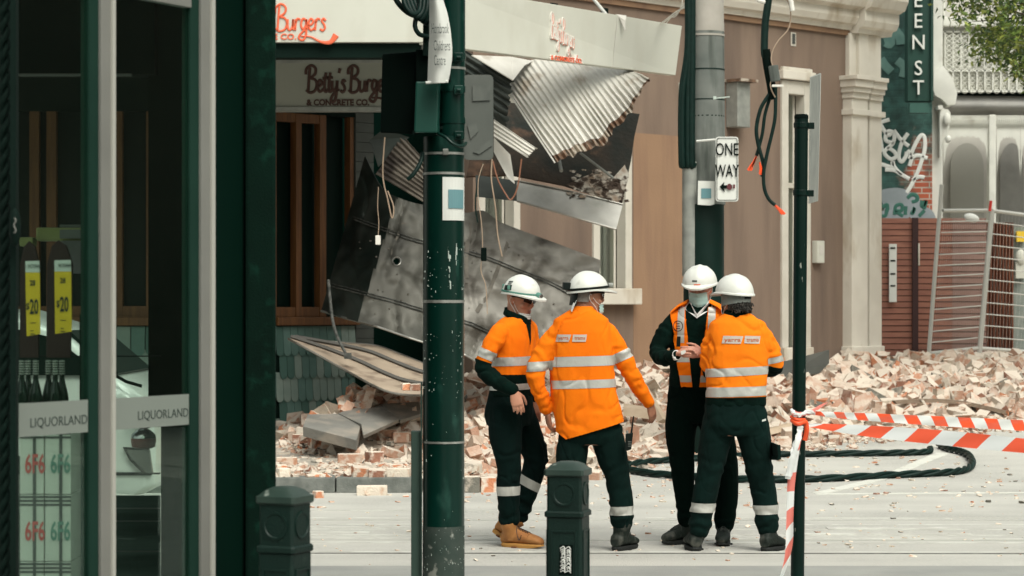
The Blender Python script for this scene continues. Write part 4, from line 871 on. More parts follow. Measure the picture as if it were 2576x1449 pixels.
for k, (px, py) in enumerate(((1797,243),(1850-3,253),(1857-10,295),(1852-8,333),(1850-10,400))):
    pass
mb = MB(); mb.tube(catmull([at(1796,250,23.75), at(1806,247,23.72), at(1835,244,23.75)], 4), .006, 5); mb.box(at(1798,246,23.72), .03, .02, .03); build('wire_clip', mb, M['pole_chip'], p2)
for i, (x0, x1, r_) in enumerate(((1731,1717,.03),(1727,1712,.022),(1741,1740,.036),(1735,1730,.03))):
    mb = MB(); mb.tube(catmull([at(x0,-40,23.82), at(x0,120,23.82), at(x1,240,23.82), at(x1,405,23.82), at(x1+5,412,23.85)], 6), r_, 8); build('conduit', mb, M['rubber'], p2, smooth=60)
mb = MB(); mb.tube([V((c2.x-.14,c2.y-.1,z2(695))), V((c2.x-.14,c2.y-.1,z2(409)))], .085, 20); build('cable_guard', mb, M['galv'], p2, smooth=50)
os_ = thing('one_way_sign', 'tall white ONE WAY sign with black border and arrow, on the broad pole', 'sign', at(1829,507,23.6))
ws = at(1829,425,23.6); qs = 23.6/F
mb = MB(); mb.slab(rrect(1829,425.5,57,163,7,23.6), (0,.015,0)); build('plate', mb, M['white_sign'], os_)
mb = MB(); ro = rrect(1829,425.5,52,157,6,23.592); ri = rrect(1829,425.5,49.5,154.5,5,23.592); n = len(ro)
mb.add(ro+ri, [(i, (i+1) % n, (i+1) % n+n, i+n) for i in range(n)]); build('border', mb, M['black'], os_, solid=.002)
mb = MB(); text(mb, 'ONE', at(1829,391,23.588), UX, UZ, 31*qs, .62, 'C', depth=.003, bold=.005); text(mb, 'WAY', at(1829,445,23.588), UX, UZ, 31*qs, .58, 'C', depth=.003, bold=.005)
mb.slab([at(*p,23.59) for p in ((1810,470),(1822,458),(1821,466),(1842,466),(1842,474),(1821,474),(1824,484))], (0,-.003,0)); build('lettering', mb, M['black'], os_)
mb = MB(); mb.slab([at(1835+7*math.cos(a*.6),470+8*math.sin(a*.6),23.585) for a in range(10)], (0,-.003,0)); mb.slab([at(*p,23.585) for p in ((1844,464),(1849,464),(1849,474),(1844,474))], (0,-.003,0)); build('round_sticker', mb, mat('maroon', (.10,.015,.02), None, rough=.6), os_)
mb = MB(); mb.tube([at(1752,355,23.7), at(1802,351,23.66)], .012, 6); mb.tube([at(1800,351,23.68), at(1800,351,23.62)], .012, 6); build('sign_strap', mb, M['white_sign'], os_)
mb = MB(); mb.slab([at(*p,23.74) for p in ((1756,455),(1798,456),(1797,514),(1786,517),(1755,515))], (0,-.012,0)); o = build('paper_notice', mb, M['white_sign'], None, loc=at(1776,515,23.74)); tag(o, 'small white notice with blue square, left of the one way sign', 'notice')
mb = MB(); mb.slab([at(*p,23.722) for p in ((1764,474),(1789,474),(1789,499),(1764,499))], (0,-.002,0)); build('blue_square', mb, M['blue_print'], o)
# ---- cut cable hanging in the air, right of the broad pole
hc = thing('hanging_cable', 'cut black overhead cable with frayed orange ends, hanging in front of the brown wall', 'cable', at(1942,200,21))
YY = 21.0
def wire(nm_, pts, r, m, dY=0):
    mb = MB(); mb.tube(catmull([at(x, y, YY+dY) for x, y in pts], 8), r, 8); return build(nm_, mb, m, hc, smooth=60)
wire('thick_cable', [(1935,-40),(1933,0),(1925,60),(1923,130),(1930,150)], .033, M['rubber'])
wire('tape_wrap', [(1926,125),(1931,165),(1940,215),(1945,250)], .04, M['black'])
mb = MB(); mb.tube([at(1945,165,20.95), at(1951,205,20.95)], .045, 10); build('connector', mb, M['pole_concrete'], hc, bevel=.008)
wire('left_strand', [(1943,225),(1930,245),(1913,275),(1903,322),(1907,361),(1921,416),(1917,445)], .017, M['rubber'])
wire('middle_strand', [(1943,228),(1934,255),(1924,290),(1917,340),(1903,392)], .015, M['rubber'], .03)
wire('right_strand', [(1951,215),(1951,260),(1948,308),(1930,386),(1921,436),(1923,474),(1934,501),(1950,516)], .016, M['rubber'], -.03)
for pts in ([(1903,392),(1896,408),(1889,420),(1886,428)], [(1911,408),(1914,424),(1914,438)], [(1948,514),(1956,522),(1964,530),(1970,538)]):
    mb = MB()
    for k in range(5): mb.tube([at(x+(k-2)*.9*i, y+(k % 2)*2, YY-.02) for i, (x, y) in enumerate(pts)], .007, 5)
    build('frayed_end', mb, M['orange_cord'], hc)
wire('pale_lead', [(1968,-20),(1985,10),(1989,45),(1982,75),(1960,100),(1945,125),(1940,150),(1946,180),(1938,215),(1950,245)], .006, M['string'], -.05)
mb = MB(); mb.box(at(1956,216,20.9), .10, .03, .02); mb.tube([at(1905,0,21), at(1932,8,21)], .02, 8); mb.tube([at(1988,-10,20.9), at(1994,28,20.9)], .022, 8); build('white_clip', mb, M['letter_white'], hc, bevel=.005)
# ---- thin black pole at the right with the edge-on sign
D3 = 13.0; T3 = at(2016, 293, D3); B3 = at(2004, 1700, D3)
p3 = thing('sign_post', 'thin speckled black post on the right with barrier tape tied round it', 'post', at(2005,1449,D3))
mb = MB(); mb.tube([B3, T3], .037, 20); build('shaft', mb, M['pole_black'], p3, smooth=50)
mb = MB(); mb.tube([T3-V((0,0,.012)), T3+V((0,0,.004)), T3+V((0,0,.012))], [.039,.039,.03], 20); build('cap', mb, M['black'], p3, smooth=50)
for py in (322, 492):
    q = at(2016-(py-293)*.0085, py, D3); mb = MB(); mb.tube([q, q+V((0,0,.03))], .042, 20); mb.box(q+V((.05,0,.012)), .04, .03, .035); build('clamp', mb, M['pole_black'], p3, bevel=.003)
mb = MB(); mb.hexa([at(2034,512,13.1), at(2055,506,13.9), at(2058,506,13.9), at(2037,512,13.1), at(2037,194,13.1), at(2062,184,13.9), at(2065,185,13.9), at(2040,195,13.1)])
o = build('sign_plate', mb, M['galv'], None, bevel=.002, loc=at(2048,508,13.5)); tag(o, 'grey sign plate seen almost edge on, clamped to the thin black post', 'sign')
mb = MB(); mb.hexa([at(2055,506,13.89), at(2058,506,13.89), at(2058,506,13.91), at(2055,506,13.91), at(2062,184,13.89), at(2065.5,185,13.89), at(2065.5,185,13.91), at(2062,184,13.91)]); build('rim', mb, M['white_sign'], o)
# ---- barrier tape
def tape(label, top, bot, first, n, skew=.6, mats=('tape_red','tape_white'), sag=0, name='barrier_tape', tw=None, stripe=None):
    a = catmull([at(*p) for p in top], 24); b = catmull([at(*p) for p in bot], 24); N = min(len(a), len(b)); L_ = [0]
    for i in range(1, N): L_.append(L_[-1]+(a[i]-a[i-1]).length)
    def pt(s, v):
        s = max(0, min(L_[-1]-1e-6, s)); i = 0
        while i < N-2 and L_[i+1] < s: i += 1
        f = (s-L_[i])/max(1e-6, L_[i+1]-L_[i]); p = a[i].lerp(a[i+1], f); q = b[i].lerp(b[i+1], f)
        return p.lerp(q, v)+V((0, .006*math.sin(s*9+v*5), 0))
    wd = (a[0]-b[0]).length; st = stripe; mb = MB(); k = 0; s = -st*2
    while s < L_[-1]+st:
        if s+st > 0 or True:
            mb.mi = k % 2
            m_ = 5
            def fn(u, v, s=s): return pt(s+u*st+skew*(1-v)*st, v)
            if s+st+skew*st > 0 and s < L_[-1]: mb.grid(fn, m_, 4)
        s += st; k += 1
    o = build(name, mb, [M[mats[0]], M[mats[1]]], None, loc=at(*top[0]), smooth=60); return tag(o, label, 'barrier tape')
tape('upper strand of red and white barrier tape running right from the black post', [(2040,1034,13.0),(2090,1036,13.2),(2200,1040,13.8),(2400,1049,14.6),(2600,1058,15.4)], [(2040,1042,13.0),(2090,1050,13.2),(2200,1060,13.8),(2400,1074,14.6),(2600,1085,15.4)], 0, 10, -.35, stripe=.17)
tape('lower wider strand of orange red and white barrier tape running right from the black post', [(2035,1066,12.9),(2080,1066,12.8),(2200,1071,12.5),(2400,1085,12.0),(2600,1106,11.5)], [(2035,1074,12.88),(2080,1082,12.75),(2200,1101,12.43),(2400,1123,11.93),(2600,1142,11.43)], 0, 10, .6, stripe=.18)
tape('loose tail of barrier tape hanging down the left of the black post', [(2012,1076,12.92),(1995,1130,12.9),(1982,1200,12.9),(1978,1300,12.9),(1974,1400,12.9),(1956,1470,12.9)], [(2020,1080,12.92),(2010,1140,12.9),(2000,1220,12.9),(1996,1300,12.9),(1992,1380,12.9),(1962,1475,12.9)], 0, 8, .4, mats=('tape_pink','tape_white'), stripe=.105)
def crumple(name, label, pts, r, ms, seed, dk=6):
    mb = MB(); rr = random.Random(seed)
    for k in range(dk):
        mb.mi = k % len(ms); Q = [at(x+rr.uniform(-3,3), y+rr.uniform(-5,5), Y+rr.uniform(-.01,.02)) for x, y, Y in pts]
        mb.tube(catmull(Q, 6), [r*rr.uniform(.5,1.2) for _ in range((len(Q)-1)*6+1)], 5, flat=(V((0,-1,0)), .003))
    o = build(name, mb, [M[x] for x in ms], None, loc=at(*pts[0])); return tag(o, label, 'barrier tape')
crumple('knotted_tape', 'crumpled knot of red and white tape round the black post with a pointed free end', [(1992,1030,12.93),(2005,1042,12.9),(2030,1038,12.93),(2050,1036,12.95)], .009, ['tape_white','tape_pink','tape_white'], 2, 9)
mb = MB(); mb.slab([at(2032,1037,12.95), at(2056,1032,12.95), at(2078,1018,13.1), at(2084,1010,13.1), at(2062,1019,13.0)], (0,.002,0)); o = build('tape_end', mb, M['tape_pink'], None, loc=at(2032,1037,12.95)); tag(o, 'pointed pink and white tape end sticking out right of the knot on the black post', 'barrier tape')
crumple('knotted_tape', 'white gathered tape bunch with drooping folds on the left of the black post', [(2014,1072,12.9),(2006,1110,12.88),(1996,1150,12.87),(1984,1200,12.87)], .016, ['tape_white'], 3, 5)
mb = MB(); P = catmull([at(1992,1056,12.93), at(2006,1066,12.9), at(2026,1062,12.93), at(2029,1085,12.94), at(2024,1108,12.94)], 7); mb.tube(P, .014, 8); mb.tube(catmull([at(1990,1048,12.93), at(2006,1056,12.9), at(2024,1056,12.93)], 6), .010, 8); o = build('orange_cord', mb, M['orange_cord'], None, smooth=60, loc=at(2006,1066,12.9)); tag(o, 'bright orange plastic cord knotted round the black post between the two tape strands', 'cord')
# ---- bollards
def bollard(label, px, D, wdt, rot, topz):
    t = thing('bollard', label, 'bollard', at(px, HY, D)*1, 'green bollards at the kerb'); t.location.z = 0; c = V((at(px,0,D).x, D, 0)); M3 = Matrix.Rotation(rot, 3, 'Z')
    def sq(h, z, ch=.12):
        k = h*(1-ch); return [c+M3 @ V((x, y, z)) for x, y in ((-k,-h),(k,-h),(h,-k),(h,k),(k,h),(-k,h),(-h,k),(-h,-k))]
    h = wdt/2; mb = MB(); mb.rings([sq(h*1.02,.0), sq(h*1.02,.08), sq(h,.1), sq(h,topz-.245)]); build('shaft', mb, M['bollard'], t, bevel=.003)
    mb = MB(); mb.rings([sq(h*1.0,topz-.245), sq(h*1.1,topz-.24), sq(h*1.1,topz-.222), sq(h*1.02,topz-.215)]); build('collar', mb, M['bollard'], t, bevel=.003)
    mb = MB(); mb.rings([sq(h*.98,topz-.222), sq(h*.98,topz-.05)]); build('head', mb, M['bollard'], t, bevel=.003)
    mb = MB(); mb.rings([sq(h*1.04,topz-.065), sq(h*1.12,topz-.058), sq(h*1.12,topz-.036), sq(h*.98,topz-.03), sq(h*.80,topz-.013,.3), sq(h*.5,topz-.003,.35), sq(h*.15,topz,.4)]); build('domed_cap', mb, M['bollard_top'], t, smooth=35)
    for k in range(4):
        R_ = Matrix.Rotation(rot+k*math.pi/2, 3, 'Z'); f = lambda x, z, d: c+R_ @ V((x, -h*.98-d, z)); mb = MB(); zc = topz-.142
        RR = [[f(math.cos(a)*r_, zc+math.sin(a)*r_, d) for a in [2*math.pi*j/24 for j in range(24)]] for r_, d in ((.052,-.002),(.052,.005),(.044,.005),(.040,.001),(.012,.0015))]
        mb.rings(RR); build('round_boss', mb, M['bollard'], t, smooth=35)
        mb = MB(); f2 = lambda x, z, d: c+R_ @ V((x, -h-d, z)); z0, z1, x_ = .14, topz-.30, h*.72
        for (a, b, cc_, d_) in ((-x_,-x_+.008,z0,z1),(x_-.008,x_,z0,z1),(-x_+.008,x_-.008,z0,z0+.008),(-x_+.008,x_-.008,z1-.008,z1)): mb.hexa([f2(a,cc_,-.002),f2(b,cc_,-.002),f2(b,cc_,.005),f2(a,cc_,.005),f2(a,d_,-.002),f2(b,d_,-.002),f2(b,d_,.005),f2(a,d_,.005)])
        build('panel_moulding', mb, M['bollard'], t, bevel=.001)
    return t, c, M3, h
mat('bollard', (.003,.017,.0125), (.002,.013,.0095), 5, .5, spec=.3, c3=(.03,.055,.042), s3=20, t3=.70, w3=.03, bump=.15, bscale=90)
mat('bollard_top', (.035,.055,.044), (.015,.034,.026), 6, .5, c3=(.22,.25,.22), s3=12, t3=.66, w3=.04)
t, c, M3, h = bollard('dark green square bollard in front of the workers, with a white scribbled sticker', 1429, 10.5, .160, R(-15), .912)
mb = MB(); f = lambda x, z, d=.0015: c+M3 @ V((x, -h-d, z)); mb.slab([f(-.022,.42), f(.040,.42), f(.042,.55), f(-.018,.55)], M3 @ V((0,-.001,0))); stk = build('sticker', mb, M['black'], t)
mb = MB(); rr = random.Random(4); z = .432
while z < .54:
    for x0 in (-.012, .012): mb.tube(catmull([f(x0+rr.uniform(-.004,.004), z, .004), f(x0+.012, z+.008+rr.uniform(-.004,.004), .004), f(x0+.02, z-.004, .004)], 3), .0022, 4)
    z += .0085
build('scribble', mb, M['white_sign'], stk)
bollard('second dark green square bollard at the foot of the dark pillar, its cap shiny', 717, 8.8, .146, R(-24), .931)
# ---- black cable loop on the road
def gl(px, py, dz=.035): p = gat(px, py, dz); return p
def rope(P, r, turns, strands=3):
    mb = MB(); Q = catmull(P, 14); N = len(Q)
    for s_ in range(strands):
        W = []
        for i, q in enumerate(Q):
            d = (Q[min(N-1,i+1)]-Q[max(0,i-1)]).normalized(); a_, u_ = frame(d); ph = 2*math.pi*(s_/strands+turns*i/N); W.append(q+(a_*math.cos(ph)+u_*math.sin(ph))*r*.55)
        mb.tube(W, r*.55, 7)
    return mb
mb = rope([gl(*p) for p in ((2362,1118),(2385,1128),(2415,1135),(2437,1145),(2446,1165),(2430,1180),(2380,1188),(2250,1194),(2080,1203),(1900,1206),(1760,1199),(1640,1191),(1575,1180))], .034, 10)
o = build('power_cable', mb, M['rubber'], None, smooth=60, loc=gl(2440,1165)); tag(o, 'thick twisted black cable lying in a long loop on the road right of the workers', 'cable')
mb = rope([gl(*p) for p in ((2340,1128),(2330,1136),(2240,1139),(2080,1141),(1930,1143),(1800,1150),(1660,1158),(1578,1168))], .032, 6)
o = build('power_cable', mb, M['rubber'], None, smooth=60, loc=gl(2330,1136)); tag(o, 'rear run of the thick black cable along the front of the rubble heap', 'cable')

# ---------------------------------------------------------------- right: painted brick building, blade sign, terrace house
YB = 37.0
bb = thing('brick_building', 'orange brick building with worn green paint and white graffiti, beside the brown building', 'building', at(2280,900,YB))
mb = MB(); mb.bx((at(2150,0,YB).x, YB, .3), (at(2345,0,YB).x, YB+6, 9)); build('wall', mb, M['bricks_painted'], bb)
def gs(pts, w_): return catmull([at(2124+x*.3602, y*.3602, YB-.01) for x, y in pts], 6), w_
mb = MB()
for pts in ([(235,860),(315,835)], [(240,850),(300,940),(330,930)], [(345,1000),(290,980),(300,920),(345,930),(340,1000),(280,1060),(320,1110),(360,1095),(350,1060),(300,1030)], [(345,910),(400,980),(450,1020)], [(445,930),(400,1000),(380,1090),(400,1130),(430,1090),(435,1060)], [(440,1050),(470,1090),(455,1160)], [(460,1110),(510,1085),(580,1105)], [(455,1110),(480,1040),(530,950),(560,960),(560,1050),(520,1180),(470,1290),(435,1345)], [(255,1145),(330,1165),(340,1125)], [(285,1185),(350,1190),(400,1220),(455,1250)], [(330,1130),(360,1180),(400,1220)], [(475,1260),(520,1235),(560,1240)], [(250,960),(265,1060)]):
    P, _ = gs(pts, 0); mb.tube(P, .030, 6, flat=(V((0,-1,0)), .006))
build('graffiti', mb, M['white_sign'], bb)
mb = MB()
for pts, w_ in (([(262,1400),(330,1385),(400,1390),(470,1440),(470,1480)], .16), ([(470,1530),(520,1490),(580,1500),(600,1560)], .10), ([(270,1540),(350,1520),(450,1530)], .14), ([(330,1460),(400,1470),(430,1500)], .16)):
    P, _ = gs(pts, 0); mb.tube(P, w_, 8, flat=(V((0,-1,0)), .004))
build('grey_graffiti', mb, mat('graffiti_grey', (.27,.3,.32), (.2,.23,.24), 3, .8), bb)
mb = MB()
for pts in ([(440,1385),(470,1360),(505,1370),(505,1400),(470,1410)], [(265,1450),(300,1430),(290,1500),(262,1510)], [(350,1500),(360,1440),(400,1430),(400,1470),(360,1475),(410,1510)], [(430,1440),(425,1500)], [(470,1500),(490,1450),(480,1490)], [(545,1400),(540,1440),(560,1430),(570,1400),(555,1460)], [(520,1510),(560,1470)]):
    P, _ = gs(pts, 0); mb.tube(P, .035, 6, flat=(V((0,-1,0)), .010))
build('green_graffiti', mb, mat('graffiti_green', (.03,.12,.09), None, rough=.8), bb)
mb = MB()
for z, r_ in ((250, .35), (330,.25)): pass
for pts, w_ in (([(270,250),(300,230),(320,300),(290,290)], .09), ([(350,210),(390,260),(400,310)], .08), ([(255,410),(290,460),(330,500)], .07), ([(370,420),(420,470),(410,540)], .07)):
    P, _ = gs(pts, 0); mb.tube(P, w_, 7, flat=(V((0,-1,0)), .005))
build('faded_graffiti', mb, mat('graffiti_faded', (.09,.19,.165), (.13,.24,.21), 5, .8), bb)
YG = 36.2; sg4 = thing('blade_sign', 'tall dark green vertical sign with thin white capitals on the brick building', 'sign', at(2312,258,YG))
mb = MB(); mb.bx(at(2338,258,YG+.3), at(2342,-60,YG-.05)); mb.bx(at(2339-2,258,YG+.3), at(2284,-60,YG)); build('board', mb, mat('sign_green', (.002,.04,.028), (.0015,.03,.021), 2, .5), sg4)
mb = MB(); mb.bx(at(2284,286,YG+.2), at(2338,259,YG+.02)); build('lower_box', mb, mat('box_green', (.03,.10,.08), None, rough=.6), sg4)
mb = MB()
for ch, py in (('E',18),('E',70),('N',124),('S',189),('T',238)): text(mb, ch, at(2310,py,YG-.03), UX, UZ, 36*YG/F, .92, 'C', depth=.03, bold=.0)
build('lettering', mb, M['white_sign'], sg4)
YT = 38.0
te = thing('terrace_house', 'white terrace house with iron lace balcony, fretwork arches and scrolled pilaster, at the right edge', 'house', at(2470,900,YT))
tb = lambda mb, x0, y0, x1, y1, Y0, Y1: mb.bx(at(x0,y1,Y0), V((at(x1,0,Y0).x, Y1, at(0,y0,Y0).z)))
mb = MB(); tb(mb, 2340, -200, 2950, 950, YT+2.2, YT+2.5); build('recessed_wall', mb, M['terrace_grey'], te)
mb = MB(); tb(mb, 2340, -200, 2372, 950, YT-.9, YT+2.2); build('party_wall', mb, M['white_paint'], te, bevel=.02)
mb = MB(); P = [(2346,180),(2372,165),(2398,198),(2408,236),(2404,262),(2385,266),(2370,250),(2352,240),(2344,215)]
mb.slab([at(x, y, YT-1.1) for x, y in P], (0,.5,0)); P = [(2364,275),(2385,274),(2392,285),(2388,320),(2376,352),(2368,395),(2364,395)]; mb.slab([at(x, y, YT-1.05) for x, y in P], (0,.4,0))
mb.ell(at(2385,350,YT-1.1), V((.05,0,0)), V((0,.05,0)), V((0,0,.06))); mb.ell(at(2382,300,YT-1.1), V((.06,0,0)), V((0,.05,0)), V((0,0,.10))); build('scroll_bracket', mb, M['white_paint'], te, bevel=.02, smooth=40)
mb = MB(); tb(mb, 2360, 265, 2372, 275, YT-1.2, YT); build('bracket_shelf', mb, M['red_paint'] if False else M['white_paint'], te)
# balcony lace: panels with real openings
mb = MB(); rr = random.Random(2)
def bal(px, py, dy=0): return at(px, py, YT-.4+dy)
for px in range(2376, 2800, 20): mb.bx(bal(px,232), bal(px+2.5,78,.04))
for py in (78, 176, 228): mb.bx(bal(2372,py+4), bal(2800,py,.04))
for px in range(2376, 2800, 20):
    for py in range(86, 172, 12):
        mb.tube([bal(px+3,py), bal(px+19,py+11)], .008, 4); mb.tube([bal(px+19,py), bal(px+3,py+11)], .008, 4)
    for py in range(186, 226, 13): mb.tube([bal(px+11+6*math.cos(a*.785), py+5+5*math.sin(a*.785), .035) for a in range(8)], .008, 4, closed=True)
build('balcony_lace', mb, M['white_paint'], te)
mb = MB(); tb(mb, 2372, 42, 2950, 66, YT-.5, YT+.2); tb(mb, 2372, -60, 2378, 60, YT-.3, YT); build('balcony_rail', mb, M['white_paint'], te, bevel=.02)
mb = MB(); tb(mb, 2372, 80, 2950, 226, YT-.33, YT-.30); build('balcony_screen', mb, M['sign_cream'], te)
mb = MB(); tb(mb, 2372, 227, 2950, 241, YT-.1, YT+1.5); build('balcony_shadow_gap', mb, M['black_green'], te)
mb = MB()
def roofp(u, v): px = 2376+u*330; py = 232+v*58+ 5*math.sin(u*1.5)*(1-v); return at(px, py, YT-.35+ .9*(v-.5)**2*2+ (0 if v < .5 else -.2*(v-.5)))
mb.grid(roofp, 40, 8); build('curved_awning', mb, M['iron_roof'], te, solid=.03, smooth=60)
mb = MB(); 
for px in (2497, 2640): tb(mb, px-9, 288, px+9, 930, YT-.3, YT-.1)
build('veranda_post', mb, M['white_paint'], te, bevel=.02)
mb = MB()                                       # fretwork frieze: top band plus arches cut as real openings
def fret(x0, x1, ycr, ysp):                      # opening between x0 and x1, crown and spring heights
    n = 16; cx = (x0+x1)/2
    for j in range(n):
        u0 = j/n; u1 = (j+1)/n; yy = [ycr+(ysp-ycr)*(1-math.sqrt(max(0, 1-(2*u-1)**4)))*1.0 for u in (u0, u1)]
        xa = x0+(x1-x0)*u0; xb = x0+(x1-x0)*u1
        jag = 3*(j % 2)
        mb.hexa([at(xa,yy[0]+jag,YT-.25), at(xb,yy[1]+jag,YT-.25), at(xb,yy[1]+jag,YT-.21), at(xa,yy[0]+jag,YT-.21), at(xa,290,YT-.25), at(xb,290,YT-.25), at(xb,290,YT-.21), at(xa,290,YT-.21)])
fret(2374, 2487, 342, 420); fret(2508, 2566, 344, 440); fret(2568, 2632, 344, 440)
for px in range(2376, 2640, 5): mb.tube([at(px,300,YT-.27), at(px+2,322,YT-.27), at(px+5,300,YT-.27)], .012, 4)
build('fretwork', mb, M['white_paint'], te)
for cx in (2432, 2545):
    mb = MB(); w_ = 42 if cx == 2432 else 30; P = [(cx-w_,940)]+[(cx-w_*math.cos(math.pi*k/12), 420-60*math.sin(math.pi*k/12)) for k in range(13)]+[(cx+w_,940)]
    mb.slab([at(x, y, YT+2.15) for x, y in P], (0,-.03,0)); build('arched_niche', mb, M['iron_roof'] if cx == 2545 else mat('niche', (.44,.43,.39), (.40,.39,.35), 1, .9), te)
# ---- timber slat fence
YW_ = 35.6
fe = thing('slat_fence', 'red brown horizontal slat fence behind the rubble, between the pilaster and the terrace house', 'fence', at(2350,900,YW_))
fy = lambda px, py, dy=0: at(px, py, YW_+dy)
mb = MB(); mb.bx(fy(2200,940,.04), fy(2480,550,.05)); build('dark_backing', mb, M['fence_gap'], fe)
py = 549; k = 0
mbA = MB(); mbB = MB()
while py < 930:
    mbA.bx(fy(2200,py+12.8), fy(2297,py,.03)); mbA.bx(fy(2308,py+12.8), fy(2395,py,.03)); mbB.bx(fy(2395,py+12.8), fy(2480,py,.03)); py += 15.1
build('slats', mbA, M['fence_wood'], fe); build('faded_slats', mbB, M['fence_pink'], fe)
mb = MB(); mb.bx(fy(2296,925,-.06), fy(2308,548,.02)); build('post', mb, M['wood_post'], fe)
for i, (x0, y0, x1, y1) in enumerate(((2240,613,2255,760),)):
    mb = MB(); mb.bx(fy(2237,760,-.06), fy(2255,614,-.03)); pl_ = build('white_plate', mb, M['white_sign'], fe, bevel=.004)
    mb = MB()
    for q in (622, 654, 687, 717): mb.bx(fy(2240,q+4,-.066), fy(2252,q,-.06))
    build('black_marks', mb, M['black'], pl_)
mb = MB(); mb.bx(fy(2307,668,-.03), fy(2314,612,-.06)); build('narrow_label', mb, M['cream'], fe)
cb = MB()
def cbf(u, v): return V((at(2478+u*70,0,36.3).x, 36.3+.03*math.sin(u*2*math.pi*9), at(0,930-v*370,36.3).z))
cb.grid(cbf, 90, 1); o = build('corrugated_shed', cb, M['corrugated_brown'], None, solid=.01, smooth=50, loc=at(2515,900,36.3)); tag(o, 'rust brown corrugated screen behind the right mesh panel', 'screen')
mb = MB(); mb.bx(at(2550,930,36.4), at(2700,572,36.6)); o = build('grey_screen', mb, mat('screen_grey', (.16,.19,.17), (.26,.28,.25), 7, .8), None, loc=at(2600,900,36.4)); tag(o, 'pale grey green weathered screen at the right edge beside the brown corrugated one', 'screen')
mb = MB(); mb.bx(at(2558,608,36.3), at(2576,582,36.38)); build('yellow_notice', mb, M['yellow'], o); mb = MB(); mb.ell(at(2568,647,36.3), V((.08,0,0)), V((0,.05,0)), V((0,0,.12))); mb.bx(at(2556,700,36.3), at(2576,660,36.38)); build('pale_notice', mb, M['sign_cream'], o)
# ---- temporary mesh fence: two panels
def mesh_panel(label, a0, a1, b0, b1, Y0, Y1, rail_t, rail_b, n):
    t = thing('mesh_fence_panel', label, 'fence panel', at(a1[0],a1[1],Y0), 'temporary wire mesh fence panels')
    for p_, q_, r_, nm_ in ((at(*a0,Y0), at(*a1,Y0), .03, 'upright'), (at(*b0,Y1), at(*b1,Y1), .03, 'upright'), (at(*rail_t[0],Y0), at(*rail_t[1],Y1), .028, 'rail'), (at(*rail_b[0],Y0), at(*rail_b[1],Y1), .028, 'rail')):
        mb = MB(); mb.cyl(p_, q_, r_, n=8); build(nm_, mb, M['wire'], t, smooth=50)
    mb = MB()
    for k in range(1, n):
        f = k/n; p = at(*rail_t[0],Y0).lerp(at(*rail_b[0],Y0), f); q = at(*rail_t[1],Y1).lerp(at(*rail_b[1],Y1), f); mb.cyl(p, q, .0085, n=5)
    for k in range(1, 24):
        f = k/24; mb.cyl(at(*rail_t[0],Y0).lerp(at(*rail_t[1],Y1), f), at(*rail_b[0],Y0).lerp(at(*rail_b[1],Y1), f), .0012, n=4)
    build('wire_mesh', mb, M['wire'], t); return t
mesh_panel('left mesh fence panel in front of the slat fence, its free post leaning right', (2369,465), (2334,925), (2494,528), (2461,905), 34.2, 34.6, ((2372,530),(2492,529)), ((2341,889),(2460,876)), 13)
mesh_panel('right mesh fence panel running off the right edge of the picture', (2497,528), (2464,905), (2700,560), (2690,900), 34.6, 35.0, ((2496,530),(2700,556)), ((2462,876),(2690,892)), 12)
mb = MB(); mb.bx(at(2432,912,34.3), at(2500,896,34.9)); mb.bx(at(2430,902,34.3), at(2470,893,34.5)); o = build('plastic_block', mb, mat('faded_red', (.5,.05,.045), (.55,.12,.1), 4, .6), None, bevel=.02, loc=at(2465,912,34.5)); tag(o, 'faded red plastic block foot under the joint of the two mesh panels', 'fence foot')
mb = MB(); mb.cyl(at(2490,531,34.55), at(2493,505,34.55), .022, n=8); o = build('fence_clip', mb, M['red_paint'], None, loc=at(2490,531,34.55)); tag(o, 'small red clip standing on top of the mesh panel joint', 'clip')
mb = MB(); mb.ell(at(2444,548,35.3), V((.11,0,0)), V((0,.05,0)), V((-.03,0,.07))); o = build('white_dome', mb, M['white_sign'], None, smooth=60, loc=at(2444,556,35.3)); tag(o, 'small white rounded object peeping over the slat fence', 'dome lamp')

# ---------------------------------------------------------------- tree at the top right
tr = thing('street_tree', 'leafy green tree whose branches reach in at the top right corner', 'tree', V((8.6, 31, .4)))
mb = MB(); mb.tube(catmull([V((8.6,31,.3)), V((8.55,31,2)), V((8.5,31,3.6)), V((8.3,31,5.5)), V((8.2,31,7.5))], 4), [.22,.21,.2,.19,.18,.17,.17,.16,.16,.15,.14,.13,.12,.11,.1,.08,.06], 10); 
rr = random.Random(12); tips = []
mbk = mb
for k in range(16):
    z0 = rr.uniform(3.6, 6.5); b0 = V((8.4, 31, z0)); px = rr.uniform(2440, 2700); py = rr.uniform(-200, 150); e = at(px, py, rr.uniform(29.8, 32)); mbk.tube(catmull([b0, b0.lerp(e, .5)+V((0,0,.3)), e], 5), [.05-.0045*i for i in range(11)], 5); tips.append(e)
build('trunk', mbk, mat('bark', (.08,.06,.045), (.05,.04,.03), 9, .9), tr, smooth=50)
lm = [MB(), MB(), MB()]
def leaf(p, sz):
    d = V((rr.gauss(0,1), rr.gauss(0,1), rr.gauss(0,.7)-.5)).normalized(); s_ = d.cross(V((rr.gauss(0,1), rr.gauss(0,1), rr.gauss(0,1)))).normalized(); nn = d.cross(s_)
    l = lm[rr.choice([0,0,1,2])]; l.add([p, p+d*sz*.35+s_*sz*.2+nn*.01, p+d*sz, p+d*sz*.35-s_*sz*.2+nn*.01], [(0,1,2,3)])
